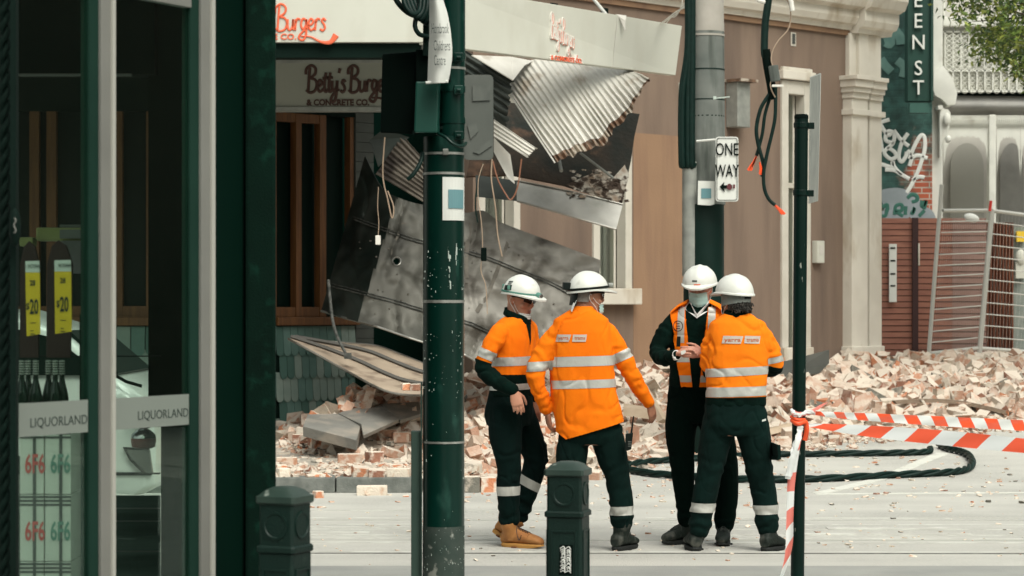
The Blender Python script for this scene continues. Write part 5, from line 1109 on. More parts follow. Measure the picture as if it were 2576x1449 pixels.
def inb(px, py):                                 # ragged lower edge of the crown as it droops
    e = [(2398,0),(2410,40),(2440,20),(2455,60),(2440,95),(2470,120),(2500,110),(2520,150),(2550,175),(2600,190),(2700,230)]
    lim = -30
    for (x0,y0),(x1,y1) in zip(e, e[1:]):
        if x0 <= px <= x1 and x1 > x0: lim = max(lim, y0+(y1-y0)*(px-x0)/(x1-x0))
    if px > 2700: lim = 230
    return py < lim
clus = []
for _ in range(3000):
    px = rr.uniform(2400, 2900); py = rr.uniform(-500, 235)
    if inb(px, py) and (noise.noise(V((px*.018, py*.022, 2)))+.0012*(px-2560) > -.26 or px > 2530): clus.append((px, py))
    if len(clus) > 1100: break
for px, py in clus:
    c = at(px, py, rr.uniform(29.6, 32.2)); n_ = rr.randint(12, 24)
    tw = V((rr.uniform(-.2,.2), rr.uniform(-.2,.2), -rr.uniform(.05,.3)))
    for k in range(n_): leaf(c+tw*(k/n_)+V((rr.gauss(0,.07), rr.gauss(0,.07), rr.gauss(0,.07))), rr.uniform(.07,.13))
crm = [mat('leaf_a', (.11,.17,.03), None, rough=.5), mat('leaf_b', (.035,.075,.018), None, rough=.5), mat('leaf_c', (.27,.32,.06), None, rough=.5)]
big = MB()
for i, l in enumerate(lm): big.mi = i; big.add(l.v, l.f)
build('crown', big, crm, tr)
# ---------------------------------------------------------------- rubble
def lut(tab, x):
    if x <= tab[0][0]: return tab[0][1]
    for (a, p), (b, q) in zip(tab, tab[1:]):
        if x <= b: return p+(q-p)*(x-a)/(b-a)
    return tab[-1][1]
FRONT = [(600,24.3),(740,24.0),(820,22.9),(900,22.4),(1060,22.3),(1180,22.0),(1250,21.6),(1450,22.6),(1560,23.9),(1650,24.3),(1800,24.5),(1950,24.7),(2060,25.4),(2250,26.3),(2420,26.9),(2600,27.6),(2950,28.5)]
CREST = [(600,1071),(760,1062),(900,1015),(1060,990),(1200,960),(1350,955),(1500,942),(1650,935),(1800,925),(1950,918),(2050,925),(2140,908),(2250,912),(2350,908),(2450,902),(2600,905),(2950,905)]
def YWALL(px): return FD(px)-.05 if px < 2215 and px > 690 else (25.8 if px <= 690 else 35.4)
def pxof(X, Y): return X/Y*F+CX
def heap(X, Y):
    px = pxof(X, Y); a = lut(FRONT, px); b = YWALL(px)
    if px > 2215: b = 34.0
    hm = EYE-(lut(CREST, px)-HY)/F*b-G(X, b); t = (Y-a)/(b-a)
    if t <= 0: return 0
    t = min(1, t); s_ = t*t*(3-2*t)*.55+t*.45
    return hm*s_*(1 if px > 2215 or t < 1 else 1)
def rz(X, Y):
    h = heap(X, Y); base = G(X, Y)
    if X < -.35 and Y > 20.28: base = max(base, .125)
    if Y > 22: h += .50*math.exp(-((X+1.42)/.62)**2-((Y-23.7)/.75)**2)*min(1, (Y-22)/.8)
    return base+h+ (min(1, h*8))*(.07*noise.noise(V((X*1.3, Y*1.3, 0)))+.05*noise.noise(V((X*4, Y*4, 3))))
mb = MB(); npx = 260; nt_ = 60; vs = []
for i in range(npx+1):
    px = 640+(2950-640)*i/npx; a = lut(FRONT, px)-.02; b = YWALL(px)+(.0 if px < 2215 else -.1)
    for j in range(nt_+1):
        Y = a+(b-a)*j/nt_; X = (px-CX)/F*Y; vs.append(V((X, Y, rz(X, Y)+(.004 if j else -.02))))
mb.add(vs, [(i*(nt_+1)+j, (i+1)*(nt_+1)+j, (i+1)*(nt_+1)+j+1, i*(nt_+1)+j+1) for i in range(npx) for j in range(nt_)])
build('rubble_mound', mb, M['dust'], kind='stuff')
def bm_(name, c, c2, c3, t=.55):
    return mat(name, c, c2, 11, .9, bump=.5, bscale=70, c3=c3, s3=9, t3=t, w3=.05, rnd=.16, dusty=(.70,.61,.51))
bm_('brick_pale', (.60,.45,.35), (.67,.54,.44), (.46,.24,.15), .55); bm_('brick_pink', (.50,.27,.18), (.58,.36,.26), (.66,.54,.44), .55)
bm_('brick_orange', (.56,.20,.09), (.60,.27,.15), (.72,.62,.52), .52); bm_('brick_brown', (.25,.11,.07), (.36,.18,.12), (.58,.48,.4), .56)
bm_('brick_mortar', (.70,.63,.53), (.62,.54,.45), (.56,.38,.27), .6); bm_('brick_grey', (.15,.145,.12), (.2,.19,.16), (.42,.37,.31))
KB = ['brick_pale','brick_pink','brick_orange','brick_brown','brick_mortar','brick_grey']
def hit(px, py):                                 # where the line of sight meets the rubble or the paving
    Y = 19.5
    while Y < 40:
        p = at(px, py, Y)
        if p.z <= rz(p.x, Y): p.y += .06*(p.z < .12); p.z = rz(p.x, p.y); return p
        Y += .03
    return at(px, py, 24)
def chunk(mb, c, lx, ly, lz, rot, rr, j=.12, cut=0):
    P = [V((x*lx/2*(1+rr.uniform(-j,j)), y*ly/2*(1+rr.uniform(-j,j)), z*lz/2*(1+rr.uniform(-j,j)))) for x in (-1,1) for y in (-1,1) for z in (-1,1)]
    if cut: k = rr.randrange(8); P[k] = P[k]*rr.uniform(.2,.7)
    P = [rot @ p+V(c) for p in P]; mb.add(P, [(0,1,3,2),(4,6,7,5),(0,4,5,1),(2,3,7,6),(0,2,6,4),(1,5,7,3)])
rr = random.Random(33)
def rrot(flat=1.0):
    from mathutils import Euler
    return Euler((rr.gauss(0,.5*flat), rr.gauss(0,.5*flat), rr.uniform(0,6.28))).to_matrix()
bricks = []; stuff = MB(); cand = []
while len(cand) < 2600:
    px = rr.uniform(695, 2640); a = lut(FRONT, px); b = YWALL(px)-.15
    if px > 2215: b = 33.9
    t = rr.random()**.8; Y = a-.35+(b-a+.35)*t; X = (px-CX)/F*Y
    if px < 1180 and rr.random() < .45: continue
    if px < 1180 and Y > 25.4 and px < 900: continue
    cand.append((X, Y, px, t))
cand.sort(key=lambda q: q[1])
zone = lambda px, Y: ('on the footpath before the scalloped tiles' if px < 1170 else 'between and behind the four workers' if px < 1960 else 'near the cable loop on the right' if Y < 29 else 'under the mesh fence and pilasters')
nb = 0
for X, Y, px, t in cand:
    kind = rr.random(); z = rz(X, Y)
    cl = noise.noise(V((X*.9, Y*.9, 5))); cm = rr.choices(range(6), ([32,25,7,6,33,3] if cl < .06 else [16,28,19,19,13,8]) if px > 1180 else [24,26,16,16,14,4])[0]
    if kind < .42 and nb < 235 and t > .03 and not (px < 1180 and rr.random() < .5):
        nb += 1; l = .23 if rr.random() < .55 else rr.uniform(.10,.18); lz_ = .076; mb = MB(); rot = rrot(.9)
        chunk(mb, V((X, Y, z+rr.uniform(.02,.06))), l, .11, lz_, rot, rr, .05, l < .2)
        o = build('brick', mb, M[KB[cm]], None, bevel=.004, seg=1, loc=(X, Y, z))
        w1 = {0:'pale dusty',1:'pinkish',2:'bright orange',3:'dark brown',4:'mortar coated',5:'grey'}[cm]
        tag(o, f"{'whole' if l > .2 else 'broken'} {w1} brick lying {zone(px, Y)}", 'brick', 'loose bricks in the rubble')
    else:
        stuff.mi = cm; s_ = rr.random()
        if s_ < .45: dims = (.27 if rr.random() < .75 else .17, .13, .09)
        elif s_ < .72: a_ = rr.uniform(.06,.30); dims = (a_, a_*rr.uniform(.4,.9), a_*rr.uniform(.2,.6))
        else: dims = (rr.uniform(.15,.42), rr.uniform(.06,.2), rr.uniform(.015,.045))
        if t < .06: dims = tuple(q*.5 for q in dims)
        chunk(stuff, V((X, Y, z+dims[2]*rr.uniform(0,.9))), *dims, rrot(1.25), rr, .06 if s_ < .45 else .32, s_ > .45 or rr.random() < .3)
for k in range(9500):                            # crumbs
    px = rr.uniform(695, 2640); f = lut(FRONT, px); Y = rr.choice([rr.uniform(f-.9, f+1.5), rr.uniform(f, YWALL(px)-.2), rr.gauss(f-.3, .5)]); X = (px-CX)/F*Y
    if px < 1180: Y = rr.uniform(20.3, 25.5); X = (px-CX)/F*Y
    if px > 2215 and Y > 34: continue
    s_ = rr.uniform(.008,.05)*(1.4 if rr.random() < .2 else 1); stuff.mi = rr.choices(range(6), [30,20,12,8,30,4])[0]
    zb_ = rz(X, Y); 
    chunk(stuff, V((X, Y, zb_+s_*.25)), s_*rr.uniform(.8,1.8), s_, s_*.6, rrot(.6), rr, .25, True)
for k in range(150):                             # pieces thinning out onto the road
    px = rr.uniform(1180, 2640); Y = lut(FRONT, px)-abs(rr.gauss(0, .45)); X = (px-CX)/F*Y; s_ = rr.uniform(.05,.13); stuff.mi = rr.choices(range(6), [20,24,18,12,20,4])[0]
    chunk(stuff, V((X, Y, rz(X, Y)+s_*.25)), s_*1.3, s_, s_*.6, rrot(.5), rr, .2, rr.random() < .5)
build('rubble', stuff, [M[k] for k in KB], kind='stuff')
crumb = MB()
for k in range(850):
    Y = 14.3+rr.random()**.6*9.5; px = rr.uniform(690, 2640); X = (px-CX)/F*Y; s_ = rr.uniform(.004,.026)*(1 if Y < 18.5 else 1.4)
    crumb.mi = rr.choices(range(6), [20,10,6,8,30,14])[0]; chunk(crumb, V((X, Y, G(X,Y)+s_*.2)), s_*rr.uniform(.8,2), s_, s_*.45, rrot(.25), rr, .25, True)
build('road_debris', crumb, [M[k] for k in KB], kind='stuff')
def place(px, py, wpx, hpx, dpt, m, label, yaw=0, tilt=0, cut=0, cat='brick', nm_='brick', group='loose bricks in the rubble', dz=0, Y=None):
    base = hit(px, py+hpx/2) if Y is None or Y > 22.5 else at(px, py+hpx/2, Y)
    if nm_ == 'brick' and Y is None: base = base-V((0,0,.008))
    q = base.y/F; from mathutils import Euler; mb = MB(); rot = Euler((tilt, tilt*.5, yaw)).to_matrix()
    chunk(mb, base+V((0,0,hpx*q/2+dz)), wpx*q, dpt, hpx*q, rot, rr, .04, cut); o = build(nm_, mb, M[m], None, bevel=.005, seg=1, loc=base); return tag(o, label, cat, group)
L = place
L(935,1234,75,26,.11,'brick_mortar','long pale mortar covered brick in line with the dark kerbstones',.05)
L(879,1155,60,32,.11,'brick_pink','chunky pink brick with mortar on top, middle of the footpath',.12)
L(942,1151,38,34,.12,'brick_brown','brown ended brick standing on edge right of the pink one on the footpath',.5)
L(722,1160,52,24,.11,'brick_pale','pale cream brick beside the dark pillar',.1)
L(800,1113,42,28,.11,'brick_orange','orange and cream brick just below the grey cement slab',.35)
L(738,1080,44,30,.12,'brick_brown','brown brick against the foot of the scalloped tiles',.2)
L(762,1102,46,22,.11,'brick_brown','red brown brick under the left end of the cement slab',-.3)
L(980,1115,20,12,.08,'brick_grey','small dark grey block in the gap before the cement slabs',.1)
L(1008,1100,44,26,.11,'brick_pink','pinkish brick under the right end of the cement slabs',.3)
L(906,1204,44,30,.10,'brick_orange','orange and cream brick tilted above the kerb',.3,.2)
L(948,1190,42,24,.10,'brick_brown','brown broken brick with a pointed end above the kerb',.1,.1,1)
L(1002,1204,58,26,.11,'brick_mortar','flat mortar coated brick beside the green pole above the kerb',-.1)
L(996,1171,34,12,.10,'brick_orange','thin bright orange brick shard near the green pole',.05)
L(796,1200,30,14,.08,'brick_orange','small bright orange shard on the footpath above the bollard',.2,.1,1)
L(708,1178,26,22,.10,'brick_orange','orange brick end touching the dark pillar, upper one',.2)
L(711,1208,30,26,.10,'brick_mortar','white stained brick touching the dark pillar, lower one',.4)
L(799,1244,22,20,.08,'brick_orange','red brick corner peeping over the second bollard',.5)
L(842,1012,84,44,.2,'brick_grey','large brown grey lump of masonry leaning on the scalloped tiles',.2,.35,1,'masonry lump','masonry_lump','masonry lumps', Y=23.4)
L(914,999,34,20,.11,'brick_pink','pink brick on top of the heap behind the cement slabs',.1, Y=23.3)
L(950,1003,38,22,.11,'brick_brown','brown brick tilted on top of the heap right of the pink one',.6,.4, Y=23.2)
L(880,1025,60,16,.14,'brick_orange','orange brick slab wedged behind the middle cement sheet',.1,.25, Y=23.1)
L(985,1012,40,18,.11,'brick_pink','pink shard beside the hindmost cement sheet',.6,.3,1, Y=23.0)
L(1021,973,22,18,.10,'brick_orange','orange brick resting on the tan ceiling strip, left of two',.2,0,0, Y=22.25)
L(1046,974,24,17,.10,'brick_brown','brown brick resting on the tan ceiling strip, right of two',-.2,0,0, Y=22.2)
L(1188,1220,38,40,.14,'brick_grey','olive grey concrete block just right of the green pole',.0,0,0,'concrete block','concrete_block','concrete blocks')
L(1226,1219,38,40,.12,'brick_orange','orange streaked brick with white mortar, right of the olive block',.2)
L(1198,1117,58,26,.12,'brick_pink','long pink brick right of the green pole at knee height',.1)
L(1214,1080,50,34,.2,'brick_pale','large tan masonry slab leaning behind the left worker',.5,.45,1,'masonry lump','masonry_lump','masonry lumps')
for px, py, w_ in ((1196,1170,40),(1225,1150,34),(1640,1110,48),(1655,1060,50),(1610,1080,40),(1660,1145,44),(1490,1195,46)):
    L(px,py,w_,26,.11,rr.choice(KB[:2]+['brick_mortar']),f"{ {1196:'dusty brick low beside the green pole',1225:'short dusty brick behind the left worker knees',1640:'pale brick below the dangling right hand of the bearded worker',1655:'dusty brick between the middle workers at hip height',1610:'small pale brick beside the two way radio',1660:'low brick between the middle workers above the cable',1490:'pale brick seen through the middle worker legs'}[px] }".replace('bearded ','second '),rr.uniform(-.6,.6),.2)
def board(label, pts, th, wd, m, nm_='timber_board'):
    mb = MB(); P = catmull([at(*p) for p in pts], 4); mb.tube(P, wd, 4, flat=(V((0,-.5,.86)).normalized(), th)); o = build(nm_, mb, M[m], None, loc=at(*pts[0])); return tag(o, label, 'board')
mat('old_timber', (.13,.09,.06), (.2,.145,.10), 5, .9, stretch=(1,6,6)); mat('pale_timber', (.48,.38,.28), (.38,.29,.2), 5, .9)
board('long dark curved board lying across the heap above the upper tape', [(2250,1012,27.6),(2330,1008,27.9),(2425,1014,28.0),(2540,1040,27.4)], .02, .05, 'old_timber')
board('thin dark batten lying high on the rubble at the right', [(2250,961,30.5),(2310,962,30.6),(2365,962,30.8)], .015, .02, 'old_timber')
board('pale plank end poking out left of the thin black post', [(1925,1088,25.2),(1992,1070,25.6)], .03, .07, 'pale_timber')
board('weathered grey plank sloping behind the rightmost worker', [(1935,1048,26.5),(1995,1020,27.0)], .03, .09, 'old_timber')
board('short dark timber scrap lying on the road under the tape', [(2474,1140,25.9),(2536,1134,25.9)], .02, .05, 'old_timber')
board('pale plank leaning between the second and third workers', [(1608,960,26.0),(1668,1060,25.2)], .03, .06, 'pale_timber')
board('cream board lying flat below the second worker right hand', [(1568,1030,25.4),(1640,1040,25.4)], .03, .12, 'pale_timber')
board('dark batten crossing the heap left of the leaning mesh panel', [(2130,985,30.0),(2240,1000,29.2)], .015, .03, 'old_timber')
mb = MB(); mb.slab([at(*p) for p in ((1961,912,30.2),(2086,880,30.6),(2086,914,30.5),(2060,940,30.2),(1963,952,30.0))], (0,.03,.0)); o = build('metal_plate', mb, mat('plate_dark', (.05,.05,.04), (.035,.037,.03), 3, .6), None, loc=at(1961,952,30)); tag(o, 'dark rectangular metal plate standing in the rubble behind the thin black post', 'metal plate')
# ---------------------------------------------------------------- people
mat('skin', (.52,.26,.17), (.46,.21,.13), 12, .55); mat('skin_tan', (.42,.20,.12), (.34,.145,.085), 12, .5); mat('skin_red', (.58,.30,.21), (.48,.21,.145), 12, .55)
mat('hivis', (.92,.205,.004), (.84,.165,.003), 4, .9, spec=.15, bump=.12, bscale=25); mat('hivis_bright', (.97,.24,.008), (.90,.20,.006), 4, .9, spec=.15, bump=.12, bscale=25)
mat('reflective', (.50,.50,.46), (.42,.42,.385), 7, .5, metal=.15, bump=.1, bscale=60)
mat('navy_trousers', (.0009,.009,.0075), (.0007,.006,.005), 5, .95, spec=.12, bump=.25, bscale=18); mat('green_trousers', (.001,.012,.0095), (.0008,.0085,.0068), 5, .95, spec=.15, bump=.25, bscale=18)
mat('black_trousers', (.0006,.005,.0035), None, rough=.95, spec=.06); mat('dark_jumper', (.001,.010,.007), (.0007,.006,.004), 9, .95, spec=.1, bump=.2, bscale=40); mat('grey_knit', (.016,.034,.026), (.012,.026,.02), 20, .95)
mat('tan_boot', (.42,.19,.055), (.33,.13,.035), 9, .7, bump=.3, bscale=25); mat('lace_grey', (.03,.035,.03), None, rough=.8); mat('seam_tan', (.16,.06,.02), None, rough=.9); mat('tan_sole', (.45,.22,.05), None, rough=.7); mat('black_boot', (.004,.010,.007), (.014,.02,.016), 9, .6, spec=.25, bump=.3, bscale=25, c3=(.10,.10,.085), s3=9, t3=.62); mat('boot_sole', (.006,.008,.007), None, rough=.8)
mat('helmet_white', (.72,.73,.68), (.66,.67,.62), 3, .35, coat=.3, c3=(.5,.5,.45), s3=12, t3=.68); mat('mask_blue', (.42,.60,.56), (.36,.53,.49), 5, .8, bump=.2, bscale=30); mat('mask_white', (.66,.70,.68), None, rough=.8)
mat('lens', (.001,.003,.0025), None, rough=.3, spec=.3); mat('strap_teal', (.10,.26,.21), (.06,.18,.14), 9, .6); mat('hair_dark', (.012,.012,.009), (.04,.035,.028), 20, .8, bump=.8, bscale=40); mat('hair_grey', (.2,.18,.16), None, rough=.9)
mat('grey_cloth', (.20,.22,.20), (.15,.165,.15), 7, .9, bump=.3, bscale=20); mat('logo_silver', (.52,.46,.40), None, rough=.5); mat('white_shirt', (.7,.7,.68), None, rough=.8); mat('lips', (.36,.13,.10), None, rough=.5); mat('black_plastic', (.001,.005,.0035), None, rough=.5, spec=.25)
def vox(mb, size, sm=6, fac=.5):
    me = bpy.data.meshes.new('v'); me.from_pydata([tuple(p) for p in mb.v], [], mb.f)
    bm = bmesh.new(); bm.from_mesh(me); bmesh.ops.recalc_face_normals(bm, faces=bm.faces); bm.to_mesh(me); bm.free()
    o = bpy.data.objects.new('v', me); C.objects.link(o)
    r = o.modifiers.new('r', 'REMESH'); r.mode = 'VOXEL'; r.voxel_size = size; r.adaptivity = 0
    s_ = o.modifiers.new('s', 'SMOOTH'); s_.iterations = sm; s_.factor = fac
    dg = bpy.context.evaluated_depsgraph_get(); out_ = bpy.data.meshes.new_from_object(o.evaluated_get(dg)); bpy.data.objects.remove(o); bpy.data.meshes.remove(me); return out_
def wrap(name, me, m, parent, smooth=True):
    off = wloc(parent)
    for v in me.vertices: v.co = v.co-off
    for x in (m if isinstance(m, (list, tuple)) else [m]): me.materials.append(x)
    me.polygons.foreach_set('use_smooth', [smooth]*len(me.polygons)); me.name = name; me.update()
    o = bpy.data.objects.new(name, me); C.objects.link(o); o.parent = parent; return o
def ring(c, s, f, a, b, n=24, e=2.4):
    out_ = []
    for j in range(n):
        t = 2*math.pi*j/n; ct, st_ = math.cos(t), math.sin(t)
        out_.append(c+s*a*math.copysign(abs(ct)**(2/e), ct)+f*b*math.copysign(abs(st_)**(2/e), st_))
    return out_
def limb(mb, pts, k=1.0, n=14):                   # pts: (Vector, r)
    P = catmull([p for p, r in pts], 5); r = [q.x for q in catmull([V((r_, 0, 0)) for p, r_ in pts], 5)]
    mb.tube(P, [x*k for x in r], n)
    for i in (0, -1): mb.ell(pts[i][0], V((pts[i][1]*k,0,0)), V((0,pts[i][1]*k,0)), V((0,0,pts[i][1]*k)), 12, 8)
def wrinkle(me, amp, bunch=(), sc=(9,9,9), seed=0, fold=None):
    me.update(); N = [V(v.normal) for v in me.vertices]
    for v, n in zip(me.vertices, N):
        p = v.co; q = V((p.x*sc[0], p.y*sc[1], p.z*sc[2]))+V((seed,0,0)); wq = noise.noise(q*.6+V((5,1,2)))*1.2; q2 = V((q.x+wq, q.y, q.z+wq*.8)); d = amp*.5*noise.noise(q*.7)-amp*1.5*max(0, 1-abs(noise.noise(q2))/.13)*(.35+.65*max(0, noise.noise(q*.5+V((9,9,1)))*2+.5))
        for c, rad, a, axis, fr in bunch:
            w_ = (p-c).length/rad
            if w_ < 2.2: d += a*math.exp(-w_*w_)*math.sin(fr*(p-c).dot(axis)+4.5*noise.noise(p*11+V((seed,0,0)))+2*noise.noise(p*5))
        v.co = p+n*d
def segd(p, a, b):
    ab = b-a; t = max(0, min(1, (p-a).dot(ab)/ab.length_squared)); return (p-a-ab*t).length
def cls(segs, p): return min(segs, key=lambda s_: min(segd(p, a, b)/r for a, b, r in segs[s_]))
def slice_(src, name, planes, segs, want, off, m, parent, extra=None, solid=0.0):
    """copy the part of a garment between planes, a hair proud of it: reflective tape, overlays"""
    bm = bmesh.new(); bm.from_mesh(src.data); o0 = wloc(src)
    for co, no in planes:
        bmesh.ops.bisect_plane(bm, geom=bm.verts[:]+bm.edges[:]+bm.faces[:], plane_co=co-o0, plane_no=no, clear_outer=True)
    dead = [f for f in bm.faces if (want and cls(segs, f.calc_center_median()+o0) not in want) or (extra and not extra(f.calc_center_median()+o0, f.normal))]
    bmesh.ops.delete(bm, geom=dead, context='FACES')
    bm.normal_update()
    for v in bm.verts: v.co += v.normal*off
    if solid: bmesh.ops.solidify(bm, geom=bm.faces[:], thickness=solid)
    me = bpy.data.meshes.new(name); bm.to_mesh(me); bm.free()
    for k in range(len(me.materials)): pass
    me.materials.clear(); me.materials.append(m); me.polygons.foreach_set('use_smooth', [True]*len(me.polygons)); me.polygons.foreach_set('material_index', [0]*len(me.polygons))
    o = bpy.data.objects.new(name, me); C.objects.link(o); o.parent = parent
    if parent != src.parent: o.location = wloc(src)-wloc(parent)
    return o
def tape_band(src, segs, want, c, n, w_, parent, name='reflective_band', extra=None, off=.0025):
    n = n.normalized(); return slice_(src, name, [(c+n*w_/2, n), (c-n*w_/2, -n)], segs, want, off, M['reflective'], parent, extra)
def headmat(f, tilt=0):
    f = V(f).normalized(); u = V((0,0,1)); r = f.cross(u).normalized(); u = r.cross(f)
    Mx = Matrix((r, f, u)).transposed(); return Mx @ Matrix.Rotation(tilt, 3, 'Y')
def head(mb, c, H, neckto, k=1.0):
    T = lambda x, y, z: c+H @ V((x*k, y*k, z*k))
    rows = [(-.118,.020,.078,.035),(-.112,.034,.088,.01),(-.095,.047,.092,-.02),(-.07,.057,.090,-.05),(-.04,.063,.089,-.075),(-.01,.068,.088,-.09),(.02,.071,.086,-.097),(.05,.074,.088,-.1),(.08,.070,.080,-.094),(.105,.054,.058,-.075),(.122,.026,.03,-.045)]
    RR = []
    for z, hw, fr, bk in rows:
        cy = (fr+bk)/2; hb = (fr-bk)/2; RR.append([T(hw*math.copysign(abs(math.cos(t))**.85, math.cos(t)), cy+hb*math.copysign(abs(math.sin(t))**.9, math.sin(t)), z) for t in [2*math.pi*j/24 for j in range(24)]])
    mb.rings(RR)
    mb.tube([T(0,.082,.030), T(0,.096,.005), T(0,.111,-.022), T(0,.098,-.034)], [.008*k,.010*k,.0125*k,.010*k], 8)
    for s_ in (-1,1):
        mb.ell(T(.011*s_,.098,-.029), H @ V((.008,0,0)), H @ V((0,.009,0)), H @ V((0,0,.006)))
        mb.ell(T(.072*s_,-.006,-.004), H @ V((.008,.002*s_,0)), H @ V((0,.019,0)), H @ V((0,0,.031)), 10, 8)
        mb.ell(T(.035*s_,.074,.028), H @ V((.024,0,0)), H @ V((0,.014,0)), H @ V((0,0,.009))); mb.ell(T(.04*s_,.066,-.03), H @ V((.022,0,0)), H @ V((0,.018,0)), H @ V((0,0,.02)))
    mb.ell(T(0,.089,-.058), H @ V((.021,0,0)), H @ V((0,.009,0)), H @ V((0,0,.006))); mb.ell(T(0,.087,-.069), H @ V((.018,0,0)), H @ V((0,.009,0)), H @ V((0,0,.006))); mb.ell(T(0,.082,-.1), H @ V((.018,0,0)), H @ V((0,.012,0)), H @ V((0,0,.013)))
    mb.tube([T(0,-.025,-.03), T(0,-.03,-.08)*.5+neckto*.5, neckto], [.058*k,.058*k,.066*k], 16)
def hand(mb, w_, d, nrm, th, curl=.5, k=1.0, fists=(0,0,0,0)):
    d = d.normalized(); nrm = (nrm-d*nrm.dot(d)).normalized(); th = (th-d*th.dot(d)-nrm*th.dot(nrm)).normalized()
    mb.rings([ring(w_+d*x*k, th, nrm, a*k, b*k, 14, 2.2) for x, a, b in ((-.03,.027,.021),(.0,.027,.019),(.03,.036,.018),(.065,.042,.016),(.09,.041,.014),(.098,.034,.009))])
    for i, (o_, l) in enumerate(((.031,.070),(.0105,.079),(-.0105,.073),(-.030,.057))):
        p = w_+(d*(.088-.004*abs(i-1))+th*o_)*k; a = curl*.45+fists[i]; dd = (d+th*o_*1.2).normalized(); P = [(p-dd*.012, .0095*k)]
        P.append((p, .0092*k))
        for j, f in enumerate((.45,.32,.23)):
            dr = dd*math.cos(a)+nrm*math.sin(a); p = p+dr*l*f*k; P.append((p, (.0086-.0008*j)*k)); a += curl*(.75+.1*i)
        mb.tube([q for q, _ in P], [r for _, r in P], 8); mb.ell(p, V((.0066*k,0,0)), V((0,.0066*k,0)), V((0,0,.0066*k)), 8, 6)
    p = w_+(d*.022+th*.026+nrm*.006)*k; q1 = p+(d*.6+th*.62+nrm*.35).normalized()*.042*k; q2 = q1+(d*.85+th*.22+nrm*.45*curl).normalized()*.032*k; q3 = q2+(d*.9+nrm*.5*curl).normalized()*.022*k
    mb.tube([p-d*.01, p, q1, q2, q3], [.014*k,.0155*k,.0112*k,.0098*k,.008*k], 8); mb.ell(q3, V((.008*k,0,0)), V((0,.008*k,0)), V((0,0,.008*k)), 8, 6)
def helmet(c, H, parent, brim=.055, k=1.0, tiltf=0, ridge=True, back=.006):
    Hh = H @ Matrix.Rotation(tiltf, 3, 'X'); T = lambda x, y, z: c+Hh @ V((x*k, y*k, z*k)); n = 48; RR = []
    def rad(t): return (.113, .134 if math.cos(t) > 0 else .130)
    def zr(t): c_ = math.cos(t); return .037+(.004*c_ if c_ > 0 else .026*c_*abs(c_)**.3*(1-.25*abs(c_)))
    for e_, z in ((1,.026),(1,.029)):
        row = []
        for j in range(n):
            t = 2*math.pi*j/n; cf = max(0, math.cos(t)); ex = back+brim*cf**2.2; ax, ay = rad(t)
            row.append(T((ax+back+(ex-back)*.25)*math.sin(t), (ay+ex)*math.cos(t), z-.026+zr(t)-.012*cf**3-(.005 if z < .028 else 0)))
        if z < .028: low = row
        else: RR.append(row)
    for a in (.02, .09, .18, .3, .46, .62, .8, .98, 1.15, 1.32, 1.45, 1.545):
        row = []
        for j in range(n):
            t = 2*math.pi*j/n; ax, ay = rad(t); cc = math.cos(a)**.88 if a < 1.56 else 0; x = ax*math.sin(t)*cc; y = ay*math.cos(t)*cc; z0_ = zr(t)+.005; z = z0_+(.156-z0_)*math.sin(a)
            if ridge: z += .006*math.exp(-(x/.014)**2)*math.sin(a)+.004*(math.exp(-((abs(x)-.045)/.010)**2))*math.sin(a)
            row.append(T(x, y, z))
        RR.append(row)
    mb = MB(); mb.rings([low]+RR, cap=False); top = RR[-1]; k0 = len(mb.v)-n; mb.f.append(tuple(range(k0, k0+n))); mb.m.append(0)
    sh = build('helmet', mb, M['helmet_white'], parent, solid=-.003, smooth=50); return sh, T
def flatpatch(T, pts, th=.002):                   # decal conforming to nothing: small enough to be flat
    mb = MB(); return mb
def mask_on(c, H, parent, z0, z1, y_off=0, m='mask_blue', k=1.0, w_=.062, straps=True, low=0):
    T = lambda x, y, z: c+H @ V((x*k, y*k, z*k)); nu, nv = 14, 10
    def fn(u, v):
        x = (u*2-1); z = z0+(z1-z0)*v; hw = w_*(1-.10*abs(v-.5)*2); yy = .1+.014*math.sin(v*math.pi)*(1-abs(x))-.040*abs(x)**2.0+.003*math.sin(v*22)+y_off
        if v > .85: yy -= .02*(v-.85)/.15
        if v < .12: yy += .010*(1-abs(x))**3
        return T(hw*x, yy, z)
    mb = MB(); mb.grid(fn, nu, nv); mk = build('face_mask', mb, M[m], parent, solid=.0015, smooth=60)
    if straps:
        mb = MB()
        for s_ in (-1,1):
            for v in (.05,.9):
                a = fn((s_+1)/2, v); mb.tube(catmull([a, T(.07*s_,.03,(z0*(1-v)+z1*v)*.6+.0), T(.079*s_,-.012,.012 if v < .5 else -.03), T(.081*s_,-.022,-.004)], 4), .0017*k, 5)
        build('ear_loop', mb, M['mask_white'], mk)
    return mk
def shades(c, H, parent, k=1.0):
    T = lambda x, y, z: c+H @ V((x*k, y*k, z*k)); mb = MB()
    for s_ in (-1,1):
        def fn(u, v): x = .006+.060*u; return T(s_*x, .110-5.6*x*x-.004*v, .040-(.052 if u > .1 else .030)*v*(1-.30*u))
        mb.grid(fn, 8, 4)
    g_ = build('sunglasses', mb, M['lens'], parent, solid=.003, smooth=60)
    mb = MB(); mb.tube([T(-.010,.106,.024), T(.010,.106,.024)], .003, 6)
    for s_ in (-1,1): mb.tube([T(.064*s_,.086,.026), T(.077*s_,.04,.026), T(.081*s_,-.01,.018)], [.009,.006,.004], 6)
    build('temple_arm', mb, M['black_plastic'], g_); return g_
